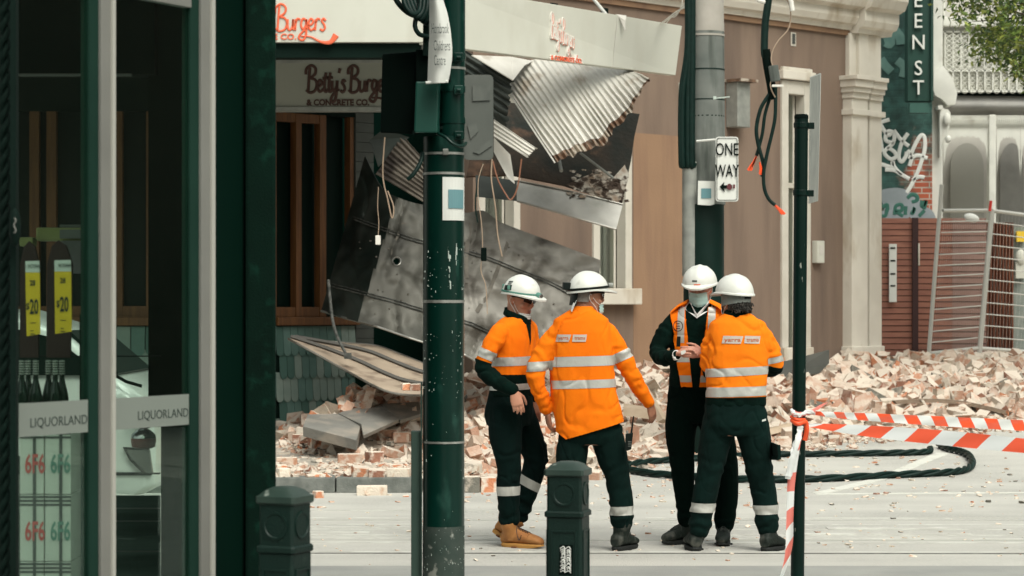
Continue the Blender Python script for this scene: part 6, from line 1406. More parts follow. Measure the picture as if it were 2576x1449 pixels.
def boot(name, ankle, heel, toe, m, sole, parent, up=V((0,0,1)), wd=.048, collar=.062, hgt=.12, toe_h=.05, label=None):
    d = (toe-heel); L_ = d.length; d.normalize(); s_ = d.cross(up).normalized(); u_ = s_.cross(d).normalized(); mb = MB()
    prof = [(.0,.030,.07),(.02,.040,.095),(.08,.044,.11),(.14,.044,.10),(.19,.049,.080),(.235,.053,.066),(.27,.049,.056),(.29,.038,.044),(.300,.020,.026)]
    RR = []
    for x, w_, h in prof:
        x = x/.300*L_; RR.append([heel+d*x+s_*w_*math.cos(t)*wd/.048+u_*(.022+h*.5+h*.5*math.sin(t)) for t in [2*math.pi*j/16 for j in range(16)]])
    mb.rings(RR); a0 = heel+d*L_*.24+u_*.05; mb.tube([a0, a0.lerp(ankle, .5), ankle+(ankle-a0).normalized()*.03], [.046,collar*.82,collar], 14)
    me = vox(mb, .007, 4); wrinkle(me, .0015, [(a0+u_*.02, .06, .002, (ankle-a0).normalized(), 90)], (22,22,22)); b = wrap(name, me, m, parent)
    mb = MB(); n = 22; out_ = []
    for j in range(n):
        t = 2*math.pi*j/n; x = .5+.5*math.cos(t); w_ = math.copysign(abs(math.sin(t))**.6, math.sin(t))*(.044+.010*x)*wd/.048; out_.append(heel+d*(x*(L_+.008)-.004)+s_*w_)
    R0 = [heel+d*L_*.5+(p-heel-d*L_*.5)*.95+u_*(.0+.012*max(0,((p-heel).dot(d)/L_-.8)/.2)) for p in out_]; R1 = [p+u_*.016 for p in out_]; R2 = [heel+d*L_*.5+(p-heel-d*L_*.5)*.96+u_*.028 for p in out_]; mb.rings([R0, R1, R2]); [mb.hexa([p+s_*q+u_*z for z in (-.0005,.012) for p, q in ((heel+d*L_*x,-.058),(heel+d*L_*(x+.018),-.058),(heel+d*L_*(x+.018),.058),(heel+d*L_*x,.058))]) for x in (.04,.12,.20,.5,.58,.66,.74,.82,.90)] if 0 else None
    so = build('sole', mb, sole, b, bevel=.002)
    mb = MB(); q0 = heel+d*L_*.33-u_*.001; mb.hexa([q0+s_*w_+d*x+u_*z for z in (-.001,.010) for w_, x in ((-.06,0),(-.06,L_*.12),(.06,L_*.12),(.06,0))]); build('arch_gap', mb, M['seam_tan'] if m == M['tan_boot'] else M['boot_sole'], so)
    mb = MB()
    def sk(x, y, lift=.003, z=.3):                  # point on the boot's skin seen from above
        p = heel+d*L_*x+s_*y+u_*z; q, nr = project(b, p, -u_); return (q if q is not None else heel+d*L_*x+s_*y+u_*.05)+u_*lift
    for i in range(5):
        x = .36+.062*i
        for a_ in (1, -1): mb.tube([sk(x, -.020*a_), sk(x+.025, 0, .005), sk(x+.05, .020*a_)], .0030, 5)
    mb.tube(catmull([sk(.38,.01), sk(.42,.035), sk(.50,.046), sk(.55,.042)], 4), .0026, 5); mb.tube(catmull([sk(.38,-.01), sk(.43,-.034), sk(.50,-.045)], 4), .0026, 5); build('lace', mb, M['brown_board'] if m == M['tan_boot'] else MATS['lace_grey'], b)
    mb = MB(); mb.tube([sk(.70, -.044+.0088*i, .0) for i in range(11)], .0022, 4); mb.tube([sk(.33+.0*i, -.03+.006*i, .0) for i in range(11)], .0022, 4); build('seam', mb, sole if m != M['tan_boot'] else M['seam_tan'], b)
    return b
def JP(Y0): return lambda px, py, dy=0.0: at(px, py, Y0+dy)

def person(label, Y0, loc, torso, arms, legs, pelvis, headc, headf, skin, shirt_m, trous_m, side, fwd, hands, hem_extra=None, shirt_amp=.005, trous_amp=.007, headk=1.0, tilt=0, sleeve_bunch=.0048, hm=None):
    J = JP(Y0); t = thing('person', label, 'person', loc)
    side = V(side).normalized(); fwd = V(fwd).normalized(); H = headmat(headf, tilt); hc_ = J(*headc)
    tr_ = [(J(a, b, c), w_, d) for a, b, c, w_, d in torso]; segs = {'torso': [(tr_[1][0], tr_[-1][0], .17)]}
    # continuous body under the clothes
    b = MB(); b.rings([ring(J(px_, py_, dy_), side, fwd, w_*.86, d*.86) for px_, py_, dy_, w_, d in torso if py_ < 1045]); head(b, hc_, H, tr_[0][0].lerp(tr_[1][0], .6), headk)
    for nme, A in arms.items():
        P = [(J(a, b_, c), r) for a, b_, c, r in A]; limb(b, P, .74); 
        segs[nme] = [(P[i][0], P[i+1][0], (P[i][1]+P[i+1][1])*.5*1.15) for i in range(len(P)-1)]
    for nme, A in legs.items(): limb(b, [(J(a, b_, c), r) for a, b_, c, r in A], .78)
    pv = [(J(a, b_, c), w_, d) for a, b_, c, w_, d in pelvis]; b.rings([ring(p, side, fwd, w_*.85, d*.85) for p, w_, d in pv])
    for nme, (wp, d, nr, th, cu, kk) in hands.items():
        wv = J(*wp); A = arms[nme][-1]; ap = J(*A[:3]); b.tube([ap.lerp(wv, -.6), ap, wv], [.03,.029,.025], 10); hand(b, wv, V(d), V(nr), V(th), cu, kk)
    body = wrap('body', vox(b, .0048, 3), skin, t)
    # shirt
    s_ = MB(); s_.rings([ring(p, side, fwd, w_, d) for p, w_, d in tr_])
    if hem_extra: s_.rings([ring(J(a, b_, c), side, fwd, w_, d) for a, b_, c, w_, d in hem_extra])
    bunch = []
    for nme, A in arms.items():
        P = [(J(a, b_, c), r) for a, b_, c, r in A]; limb(s_, P)
        for i in range(1, len(P)-1):
            ax = (P[i+1][0]-P[i-1][0]).normalized(); bunch.append((P[i][0], .11, sleeve_bunch, ax, 75))
        ax = (P[-1][0]-P[-2][0]).normalized(); bunch.append((P[-1][0], .07, sleeve_bunch*.8, ax, 90)); bunch.append((P[0][0]-V((0,0,.08)), .09, sleeve_bunch*.7, (P[0][0]-tr_[2][0]).normalized(), 55))
    me = vox(s_, .0075, 12); bunch.append((tr_[-2][0], .16, shirt_amp*.8, V((.25,0,.95)), 48)); wrinkle(me, shirt_amp, bunch, (7,7,5), len(label)); shirt = wrap('shirt', me, shirt_m, t)
    # trousers
    g = MB(); g.rings([ring(p, side, fwd, w_, d) for p, w_, d in pv]); lb = []; lsegs = {}
    for nme, A in legs.items():
        P = [(J(a, b_, c), r) for a, b_, c, r in A]; limb(g, P); lsegs[nme] = [(P[i][0], P[i+1][0], .1) for i in range(len(P)-1)]
        kn = P[len(P)//2][0]; ax = (P[-1][0]-P[0][0]).normalized(); lb.append((kn, .13, trous_amp*.9, ax+side*.35, 50)); lb.append((P[-1][0]-ax*.05, .10, trous_amp*1.5, ax, 62)); lb.append((P[0][0], .15, trous_amp*.7, ax+side*.6, 40))
    me = vox(g, .0075, 8); wrinkle(me, trous_amp*.8, lb, (9,9,4.5), 9); tro = wrap('trousers', me, trous_m, t)
    return t, J, body, shirt, tro, segs, lsegs, H, hc_, side, fwd
def decal_on(src, parent, name, m, origin, u, v, n, shape_fn):
    mb = MB(); shape_fn(mb); return build(name, mb, m, parent)
def project(src, p, d):                            # first hit of a ray on an object, in world space
    o0 = wloc(src); hit, loc_, nr, _ = src.ray_cast(p-o0, d); return (loc_+o0, nr) if hit else (None, None)
def stick(mb_in, src, d, off):                     # lay small flat lettering onto a garment by projecting it along d
    for i, p in enumerate(mb_in.v):
        q, nr = project(src, p-d*.4, d)
        if q is not None: mb_in.v[i] = q-d*off+(p-mb_in_base(p, d))*0
    return mb_in
def mb_in_base(p, d): return p
def lay(mb, src, d, lift):
    out_ = []
    for p in mb.v:
        q, nr = project(src, V(p)-d*.5, d); out_.append((q if q is not None else V(p))-d*lift)
    mb.v = out_; return mb
def gridquad(mb, c4, nu=16, nv=4):
    a, b, c, d = [V(q) for q in c4]; mb.grid(lambda u, v: a.lerp(b, u).lerp(d.lerp(c, u), v), nu, nv)

# ---- worker 1: left, tan boots, looking down to the right
Y1 = 15.8
sd1 = (-.5,-.85,0); fw1 = (.85,-.5,0)
t1, J, body, shirt, tro, segs, lsegs, H, hc1, sd_, fw_ = person(
 'man in tan boots walking right, short orange jacket over black, sunglasses', Y1, V((at(1300,0,Y1).x, Y1, 0)),
 [(1299,795,.0,.070,.066),(1298,803,.0,.125,.088),(1294,817,.0,.172,.105),(1291,850,.0,.185,.125),(1290,890,.0,.178,.128),(1291,925,.0,.165,.125),(1290,960,.0,.158,.122),(1284,1000,.0,.165,.128)],
 {'near': [(1256,838,-.16,.066),(1232,880,-.20,.064),(1217,925,-.20,.056),(1248,958,-.27,.050),(1288,980,-.31,.040)],
  'far': [(1328,828,.15,.066),(1338,880,.19,.058),(1341,925,.20,.050),(1343,968,.17,.044),(1345,1000,.13,.036)]},
 {'near': [(1272,1035,-.08,.118),(1272,1095,-.10,.112),(1280,1160,-.12,.086),(1279,1235,-.11,.078),(1281,1310,-.08,.066)],
  'far': [(1300,1035,.08,.115),(1325,1090,.06,.105),(1349,1150,.03,.084),(1333,1215,.05,.074),(1309,1296,.08,.058)]},
 [(1286,975,0,.155,.12),(1283,1005,0,.17,.135),(1280,1040,0,.178,.15),(1282,1070,0,.16,.14)],
 (1308,753), (.76,-.60,-.22), M['skin'], M['hivis'], M['navy_trousers'], sd1, fw1,
 {'near': ((1293,985,-.32), (.28,-.05,-1), (-.2,1,0), (.9,.2,-.1), .45, 1.0), 'far': ((1346,1006,.12), (0,-.1,-1), (0,1,0), (1,0,0), .5, 1.0)})
hemz = J(1290,941).z
jump = slice_(shirt, 'jumper', [(V((0,0,hemz)), V((0,0,1)))], segs, ['torso'], .004, M['dark_jumper'], t1)
na = [J(1217,925,-.20), J(1232,880,-.20)]; fa = [J(1341,925,.20), J(1338,880,.19)]
slv = slice_(shirt, 'lower_sleeve', [(na[0]+V((0,0,.045)), (na[1]-na[0]).normalized())], segs, ['near'], .004, M['dark_jumper'], t1)
slice_(shirt, 'lower_sleeve', [(fa[0]+V((0,0,.045)), (fa[1]-fa[0]).normalized())], segs, ['far'], .004, M['dark_jumper'], t1)
tape_band(shirt, segs, ['near'], J(1228,893,-.2), (na[1]-na[0])+V((.01,0,0)), .060, shirt); tape_band(shirt, segs, ['far'], J(1338,893,.2), fa[1]-fa[0], .060, shirt)
tape_band(shirt, segs, ['torso'], J(1290,908), V((-.03,0,1)), .058, shirt)
tape_band(jump, segs, ['torso'], J(1290,972), V((-.03,0,1)), .040, jump)
mb = MB(); cn = [J(1298,786), J(1298,796), J(1298,806)]; ft = (fw_-V((0,0,.42))); cn = [q+fw_*.012+V((0,0,.006)) for q in cn]; 
mb.rings([ring(cn[2], sd_, ft, .098, .088), ring(cn[1], sd_, ft, .092, .086), ring(cn[0], sd_, ft, .086, .082), ring(cn[0], sd_, ft, .066, .062), ring(cn[2], sd_, ft, .06, .055)])
me = vox(mb, .007, 4); wrinkle(me, .004, [(cn[1], .1, .004, V((0,0,1)), 120)], (20,20,20)); wrap('collar', me, M['dark_jumper'], t1)
mb = MB(); zp = [J(1318,800,-.06), J(1337,870,-.07)]; zc = cn[2]+fw_*.5; gridquad(mb, (zc+V((0,0,-.165))-sd_*.002, zc+V((0,0,-.165))+sd_*.002, zc+V((0,0,-.02))+sd_*.032, zc+V((0,0,-.02))-sd_*.032), 6, 14); lay(mb, shirt, -fw_, .004); build('zip', mb, M['dark_jumper'], shirt, solid=.002)
for nme, px, py, dy, px2, py2 in (('near',1279,1234,-.11,1281,1310),('far',1334,1216,.05,1309,1296)):
    ax = J(px,py,dy)-J(px2,py2,dy); tape_band(tro, lsegs, [nme], J(px,py,dy), ax if nme == 'near' else ax+V((.05,0,0)), .060, tro)
h1, T1 = helmet(hc1+H @ V((0,0,.0)), H, t1, .06, 1.0, .02)
mb = MB(); Pb = []
for j in range(40): t = 2*math.pi*j/40; Pb.append(T1(.1145*math.sin(t), .1345*math.cos(t), .048+.008*math.cos(t)))
mb.tube(Pb, .0075, 6, closed=True); build('teal_strap', mb, M['strap_teal'], h1, smooth=60)
mb = MB(); mb.tube([T1(.0,.135,.055), T1(.0,.165,.052)], .021, 14); lampo = build('head_lamp', mb, M['strap_teal'], h1, bevel=.004, smooth=50); mb = MB(); mb.tube([T1(0,.163,.053), T1(0,.172,.052)], .017, 14); build('lamp_glass', mb, M['chrome'], lampo)
mb = MB(); mb.box(T1(0,-.145,.06), .03, .03, .03); mb.box(T1(.113,-.02,.075), .02, .03, .03); build('strap_box', mb, M['strap_teal'], h1, bevel=.005)
# sticker and lettering on the side of the helmet, facing the camera
def helm_decal(hobj, T, x, y, z, du, dv, mname, nm_='sticker', txt=None, tm=None, th_=.02, curve=True):
    d = (T(0,y,z)-T(x,y,z)).normalized(); c = T(x,y,z); u = d.cross(V((0,0,1))).normalized()*-1; u = -u if u.x < 0 else u; v = u.cross(d)*-1; v = v if v.z > 0 else -v
    mb = MB(); gridquad(mb, (c-u*du-v*dv, c+u*du-v*dv, c+u*du+v*dv, c-u*du+v*dv), 10, 4); lay(mb, hobj, d, .0015); s_ = build(nm_, mb, M[mname], hobj, solid=.0006)
    if txt:
        for i, (line, yo, hh) in enumerate(txt):
            mb = MB(); text(mb, line, c-v*yo, u, v, hh, .8, 'C', depth=.0002); lay(mb, hobj, d, .003); build('sticker_lettering', mb, M[tm], s_)
    return s_
helm_decal(h1, T1, .11, -.035, .072, .036, .017, 'black_plastic')
helm_decal(h1, T1, .10, -.03, .112, .020, .006, 'sign_back'); helm_decal(h1, T1, .105, -.03, .098, .018, .004, 'sign_back')
shades(hc1, H, t1); mask_on(hc1, H, t1, -.078, -.128, -.006, 'mask_white')
mb = MB(); mb.ell(hc1+H @ V((0,.0985,-.0575)), H @ V((.020,0,0)), H @ V((0,.004,0)), H @ V((0,0,.004))); mb.ell(hc1+H @ V((0,.097,-.067)), H @ V((.017,0,0)), H @ V((0,.005,0)), H @ V((0,0,.0045))); build('lips', mb, M['lips'], body)
b_ = boot('boot', J(1281,1322,-.08), V((J(1263,0,-.02).x, Y1-.02, .0)), V((J(1366,0,-.14).x, Y1-.17, .0)), M['tan_boot'], M['tan_sole'], t1, collar=.060)
boot('boot', J(1300,1310,.09), J(1240,1338,.11), J(1292,1374,.02), M['tan_boot'], M['tan_sole'], t1, up=V((.45,.0,.89)), collar=.055)
mb = MB(); mb.bx(at(1266,1022,15.67), at(1269,1013,15.68)); build('trouser_tag', mb, M['white_sign'], tro)
# ---- worker 2: from behind, long loose shirt, arms out
Y2 = 15.5
t2, J, body, shirt, tro, segs, lsegs, H, hc2, sd_, fw_ = person(
 'man seen from behind in a long loose orange shirt, arms held out', Y2, V((at(1500,0,Y2).x, Y2, 0)),
 [(1468,772,.0,.058,.060),(1466,788,.0,.115,.085),(1463,804,.0,.180,.105),(1462,835,.0,.195,.13),(1463,880,.0,.205,.14),(1464,930,.0,.212,.145),(1467,980,.0,.215,.148),(1478,1030,.0,.222,.15),(1485,1070,.0,.227,.152),(1486,1112,.0,.227,.152)],
 {'left': [(1399,842,0,.068),(1366,888,-.01,.069),(1347,945,-.03,.062),(1360,990,-.02,.052),(1374,1028,.02,.044)],
  'right': [(1528,838,.02,.068),(1559,887,.03,.067),(1588,940,.05,.060),(1610,980,.09,.052),(1630,1010,.13,.044)]},
 {'left': [(1445,1102,0,.104),(1438,1150,0,.103),(1437,1220,0,.088),(1436,1285,0,.076),(1436,1335,0,.066)],
  'right': [(1526,1090,0,.112),(1538,1140,.0,.105),(1553,1200,.0,.086),(1563,1265,.0,.079),(1565,1312,.02,.074)]},
 [(1484,1020,0,.17,.12),(1486,1055,0,.18,.125),(1487,1095,0,.185,.13),(1488,1118,0,.15,.11)],
 (1478,745), (.93,.36,-.05), M['skin_tan'], M['hivis'], M['green_trousers'], (1,-.1,0), (.1,1,0),
 {'left': ((1377,1034,.03), (.12,.15,-1), (.9,.3,0), (.1,1,0), .55, 1.0), 'right': ((1634,1014,.14), (.25,.35,-.9), (-.6,.5,0), (-.2,.9,.3), .45, 1.0)},
 shirt_amp=.006)
# curved shirt tail: trim below a slanting line
def trim(o, co, no):
    bm = bmesh.new(); bm.from_mesh(o.data); o0 = wloc(o); g_ = bmesh.ops.bisect_plane(bm, geom=bm.verts[:]+bm.edges[:]+bm.faces[:], plane_co=co-o0, plane_no=no, clear_outer=True)
    es = [e for e in bm.edges if e.is_boundary]; 
    if es: bmesh.ops.holes_fill(bm, edges=es, sides=0)
    bm.to_mesh(o.data); bm.free()
trim(shirt, J(1500,1080), V((.30,0,-1)).normalized()); trim(shirt, J(1410,1094), V((-.75,0,-1)).normalized())
tape_band(shirt, segs, ['torso'], J(1462,908), V((-.03,0,1)), .064, shirt); tape_band(shirt, segs, ['torso'], J(1465,965), V((-.03,0,1)), .054, shirt)
tape_band(shirt, segs, ['left'], J(1356,921), J(1370,870)-J(1352,945)+V((-.06,0,0)), .062, shirt); tape_band(shirt, segs, ['right'], J(1556,899), J(1542,850)-J(1575,925), .062, shirt)
tape_band(tro, lsegs, ['right'], J(1562,1284), V((-.03,0,1)), .058, tro); tape_band(tro, lsegs, ['left'], J(1436,1284), V((0,0,1)), .058, tro)
d = V((0,1,0))
def logo(shirt, J, x0, x1, y0, y1, gap, tilt_=0, tm='letter_red'):
    for a, b, s0, s1 in ((x0, gap-2, 4, 2), (gap+4, x1, 2, 4)):
        mb = MB(); gridquad(mb, (J(a, y1+tilt_), J(b-s0*.6, y1), J(b+s0, y0), J(a+s0, y0+tilt_)), 14, 4); lay(mb, shirt, d, .005); lg = build('back_logo', mb, M['logo_silver'], shirt, solid=.0006)
        mb = MB(); w_ = 'yarra' if a == x0 else 'trams'; q = (J(1,0)-J(0,0)).length; tmp = MB(); L0 = text(tmp, w_, V((0,0,0)), V((1,0,0)), V((0,0,1)), (y1-y0)*.50*q, 1, depth=.0003, bold=.01)
        k = (b-a-9)*q/L0; o_ = J(a+6, y1-(y1-y0)*.30); mb.add([o_+V((p.x*k, p.y, p.z)) for p in tmp.v], tmp.f); lay(mb, shirt, d, .0068); build('logo_lettering', mb, M[tm], lg)
mat('logo_orange', (.72,.17,.05), None, rough=.6)
logo(shirt, J, 1397, 1473, 841, 859, 1434, 0, 'logo_orange')
mb = MB(); gg = [J(1395,829), J(1430,826), J(1470,825), J(1510,826), J(1538,829)]; mb.tube(catmull(gg, 10), .0035, 5); lay(mb, shirt, d, -.0005); build('yoke_seam', mb, M['hivis_bright'], shirt)
mb = MB(); c_ = J(1466,782); me = None; mb.rings([ring(J(1466,795), sd_, fw_, .10, .088), ring(J(1468,778)+fw_*.0, sd_, fw_, .078, .076), ring(J(1469,770), sd_, fw_, .068, .068), ring(J(1469,770), sd_, fw_, .058, .058), ring(J(1466,795), sd_, fw_, .07, .07)]); me = vox(mb, .007, 3); wrap('collar', me, M['hivis_bright'], shirt)
h2, T2 = helmet(hc2, H, t2, .062, 1.0, .02)
mb = MB(); Pb = [T2(.1155*math.sin(t), .1355*math.cos(t), .052+.016*math.cos(t)) for t in [2*math.pi*j/40 for j in range(40)]]; mb.tube(Pb, .0085, 6, closed=True); lb_ = build('lamp_strap', mb, M['black_plastic'], h2, smooth=60)
mb = MB(); mb.box(T2(0,-.15,.06), .03, .05, .05, H); build('battery_box', mb, M['black_plastic'], lb_, bevel=.006); mb = MB(); mb.tube([T2(.02,.135,.078), T2(.02,.168,.078)], .014, 12); build('head_lamp', mb, M['galv'], lb_, bevel=.003)
helm_decal(h2, T2, .112, .045, .058, .020, .006, 'letter_red', 'red_badge')
mb = MB(); mb.grid(lambda u, v: hc2+H @ V((.052*math.cos(u*math.pi)*1.0-.0, -.088-.02*math.sin(u*math.pi)-.01*v, .02-.085*v)), 10, 5); build('neck_strap', mb, M['black_plastic'], h2, solid=.004)
mb = MB(); mb.slab([hc2+H @ V(q) for q in ((.03,-.105,-.03),(.05,-.095,-.03),(.05,-.125,-.11),(.028,-.125,-.10))], (0,-.004,0)); build('chin_strap', mb, M['white_sign'], h2)
shades(hc2, H, t2); mask_on(hc2, H, t2, -.05, -.122, .004, 'mask_blue')
mb = MB(); mb.grid(lambda u, v: hc2+H @ V((.0785*math.cos(u*math.pi)*(1-.1*v), -.02-.082*math.sin(u*math.pi), .03-.07*v)), 14, 5); build('hair', mb, M['hair_grey'], body, solid=.003)
boot('boot', J(1565,1325,.02), V((J(1546,0).x, Y2-.03, 0)), V((J(1600,0).x, Y2+.20, 0)), M['black_boot'], M['boot_sole'], t2, collar=.064, wd=.054)
boot('boot', J(1436,1325,0), V((J(1436,0).x, Y2-.05, 0)), V((J(1425,0).x, Y2+.22, 0)), M['black_boot'], M['boot_sole'], t2, collar=.062)
rd = thing('two_way_radio', 'black two way radio with upright antenna clipped at the hip of the second worker', 'radio', at(1583,1130,15.36))
mb = MB(); mb.hexa([at(1571,1136,15.33), at(1588,1131,15.33), at(1588,1131,15.40), at(1571,1136,15.40), at(1574,1091,15.33), at(1593,1088,15.33), at(1593,1088,15.40), at(1574,1091,15.40)]); build('case', mb, M['black_plastic'], rd, bevel=.005)
mb = MB(); mb.cyl(at(1588,1090,15.36), at(1594,1047,15.37), .007, .004, 8); build('antenna', mb, M['black_plastic'], rd); mb = MB(); mb.cyl(at(1578,1091,15.36), at(1578,1083,15.36), .007, n=8); build('knob', mb, M['galv'], rd)
mb = MB()
for k in range(4): mb.bx(at(1580,1112+k*4,15.325), at(1589,1110+k*4,15.331))
build('speaker_slot', mb, M['sign_back'], rd)
# ---- worker 3: facing the camera, vest over black jumper, holding something small
Y3 = 15.95
t3, J, body, shirt, tro, segs, lsegs, H, hc3, sd_, fw_ = person(
 'man facing the camera in open orange vest over black, hands joined at the chest', Y3, V((at(1765,0,Y3).x, Y3, 0)),
 [(1764,756,.0,.062,.060),(1762,768,.0,.10,.085),(1760,782,.0,.165,.105),(1757,812,.0,.19,.125),(1755,860,.0,.185,.13),(1752,910,.0,.182,.132),(1750,950,.0,.18,.13),(1748,985,.0,.175,.128)],
 {'right': [(1702,806,.0,.066),(1673,840,-.02,.066),(1656,884,-.05,.060),(1672,902,-.18,.054),(1697,895,-.30,.042)],
  'left': [(1814,806,.0,.066),(1838,840,-.01,.064),(1848,885,-.05,.058),(1815,897,-.17,.052),(1775,889,-.30,.042)]},
 {'right': [(1722,1020,0,.118),(1712,1085,0,.105),(1716,1160,0,.084),(1722,1240,.0,.070),(1728,1312,.0,.058)],
  'left': [(1785,1020,0,.118),(1805,1085,0,.108),(1822,1160,0,.090),(1828,1240,.0,.080),(1822,1318,-.02,.068)]},
 [(1748,968,0,.175,.125),(1747,990,0,.18,.13),(1748,1030,0,.185,.14),(1750,1062,0,.15,.12)],
 (1761,727), (-.24,-.94,-.22), M['skin_red'], M['dark_jumper'], M['black_trousers'], (-1,.2,0), (-.2,-1,0),
 {'right': ((1701,893,-.31), (.85,-.12,.25), (.35,-.3,-.6), (.1,-.2,1), .75, 1.0), 'left': ((1768,888,-.32), (-.95,-.1,.08), (-.1,.9,-.2), (-.1,-.3,1), .50, 1.0)}, trous_amp=.004, shirt_amp=.004)
mb = MB(); mb.slab([J(1712,884,-.385), J(1724,880,-.385), J(1726,888,-.385), J(1714,893,-.385)], (0,-.006,0)); o = build('small_note', mb, M['white_sign'], None, loc=J(1716,888,-.385)); tag(o, 'small folded white note pinched between the fingers of the man in the open vest', 'note')
cuff = MB(); 
for (a, b, c), (a2, b2, c2) in (((1697,895,-.30),(1703,893,-.325)), ((1776,889,-.30),(1769,888,-.325))): cuff.tube([J(a,b,c), J(a2,b2,c2)], .034, 14)
build('shirt_cuff', cuff, M['white_shirt'], t3, smooth=50)
mid = J(1757,850); zt = J(0,766).z
zv = J(0,972).z
vx = lambda lat: mid+sd_*lat
pieces = []
for lat_in, lat_top, sgn in ((.055,.045,1),(-.055,-.045,-1)):
    pl_ = [(V((0,0,zv)), V((0,0,-1))), (vx(lat_in), -sd_*sgn+V((0,0,.10))), (vx(.150*sgn), sd_*sgn-V((0,0,.16)))]
    vo = slice_(shirt, 'vest_panel', pl_, segs, None, .011, M['hivis'], t3, extra=lambda p, n_: (p.z < J(0,775).z) and (p-mid).dot(fw_) < .185, solid=-.002); pieces.append(vo)
    pc = J(0,955).z
    slice_(vo, 'reflective_band', [(V((0,0,J(0,943).z)), V((0,0,1))), (V((0,0,J(0,960).z)), V((0,0,-1)))], segs, None, .003, M['reflective'], vo)
    slice_(vo, 'reflective_band', [(V((0,0,J(0,893).z)), V((0,0,1))), (V((0,0,J(0,910).z)), V((0,0,-1)))], segs, None, .003, M['reflective'], vo)
    slice_(vo, 'shoulder_band', [(vx(.125*sgn), sd_*sgn), (vx(.078*sgn), -sd_*sgn), (V((0,0,J(0,862).z)), V((0,0,-1)))], segs, None, .003, M['reflective'], vo, extra=lambda p, n_: (p-mid).dot(fw_) > -.03)
sh_ = MB()                                        # yoke of the vest over both shoulders
for sgn in (1,-1):
    P0 = [J(1760,768)+sd_*sgn*.075, J(1760,778)+sd_*sgn*.13, J(1760,792)+sd_*sgn*.175]
    RR = []
    for p, hw in zip(P0, (.095,.115,.11)): RR.append([p+fw_*hw*math.cos(a)+V((0,0,1))*(.018+.022*math.sin(a)) for a in [math.pi*j/10 for j in range(11)]])
    sh_.add([q for r in RR for q in r], [(i*11+j, (i+1)*11+j, (i+1)*11+j+1, i*11+j+1) for i in range(2) for j in range(10)])
build('vest_yoke', sh_, M['hivis'], t3, solid=.006, smooth=60)
mb = MB(); dd = -fw_
vp = pieces[0]
P_ = [J(1703,820)+V((.0,0,0))+V((.030*math.cos(a), -.3, .034*math.sin(a))) for a in [2*math.pi*j/24 for j in range(24)]]
mb.tube(P_, .0028, 5, closed=True); mb.tube([J(1698,820)+V((0,-.3,0)), J(1708,820)+V((0,-.3,0))], .003, 5); mb.tube([J(1698,826)+V((0,-.3,0)), J(1708,826)+V((0,-.3,0))], .003, 5); mb.tube([J(1699,814)+V((0,-.3,0)), J(1707,814)+V((0,-.3,0))], .003, 5); lay(mb, vp, V((0,1,0)), .003); build('round_print', mb, M['brown_board'], vp)
mb = MB(); 
mb.slab([J(1703,846,-.165), J(1712,846,-.165), J(1711,872,-.165), J(1701,872,-.165)], (0,-.015,0)); build('pocket_clip', mb, M['black_plastic'], vp, bevel=.003)
mb = MB()
if 0: gridquad(mb, (J(1738,905)+V((0,-.3,0)), J(1790,905)+V((0,-.3,0)), J(1795,800)+V((0,-.3,0)), J(1745,800)+V((0,-.3,0))), 10, 14); pass
col = MB()                                        # white shirt collar making a V
for sgn in (1,-1):
    a = J(1765,758)+sd_*.062*sgn+fw_*.03; b = J(1762,770)+sd_*.05*sgn+fw_*.10; c = J(1759,800)+sd_*.0+fw_*.135; d2 = J(1760,776)+sd_*.095*sgn+fw_*.085
    col.add([a+V((0,0,.015)), b+V((0,0,.01)), c+V((0,0,.025)), c, d2, a+sd_*.02*sgn], [(0,1,2,3,4,5)])
build('shirt_collar', col, M['white_shirt'], t3, solid=.006)
h3, T3 = helmet(hc3, H, t3, .045, 1.0, .03)
helm_decal(h3, T3, -.001, .135, .062, .024, .004, 'letter_red', 'red_badge') if False else None
def front_decal(hobj, T, x, z, du, dv, m_, nm_):
    c = T(x, .2, z); d_ = (T(x,.0,z)-c).normalized(); u = T(x+1,.2,z)-T(x,.2,z); u.normalize(); v = u.cross(d_); v = v if v.z > 0 else -v
    mb = MB(); gridquad(mb, (c-u*du-v*dv, c+u*du-v*dv, c+u*du+v*dv, c-u*du+v*dv), 8, 3); lay(mb, hobj, d_, .0015); return build(nm_, mb, M[m_], hobj, solid=.0006)
front_decal(h3, T3, -.005, .055, .022, .0035, 'letter_red', 'red_badge'); front_decal(h3, T3, .012, .078, .017, .006, 'sign_back', 'grey_badge')
mask_on(hc3, H, t3, -.005, -.118, .013, 'mask_blue', w_=.064)
mb = MB()
for s_ in (-1,1): mb.ell(hc3+H @ V((.032*s_,.082,.012)), H @ V((.011,0,0)), H @ V((0,.007,0)), H @ V((0,0,.0035))); mb.tube([hc3+H @ V((.015*s_,.092,.030)), hc3+H @ V((.035*s_,.088,.034)), hc3+H @ V((.052*s_,.076,.030))], .0035, 6)
build('eyes', mb, M['hair_dark'], body)
boot('shoe', J(1728,1322,0), V((J(1732,0).x, Y3+.05, .0)), V((J(1668,0).x, Y3-.10, .0)), M['black_boot'], M['boot_sole'], t3, collar=.052)
boot('shoe', J(1822,1326,-.02), V((J(1824,0).x, Y3+.06, .0)), V((J(1810,0).x, Y3-.21, .0)), M['black_boot'], M['boot_sole'], t3, collar=.054)
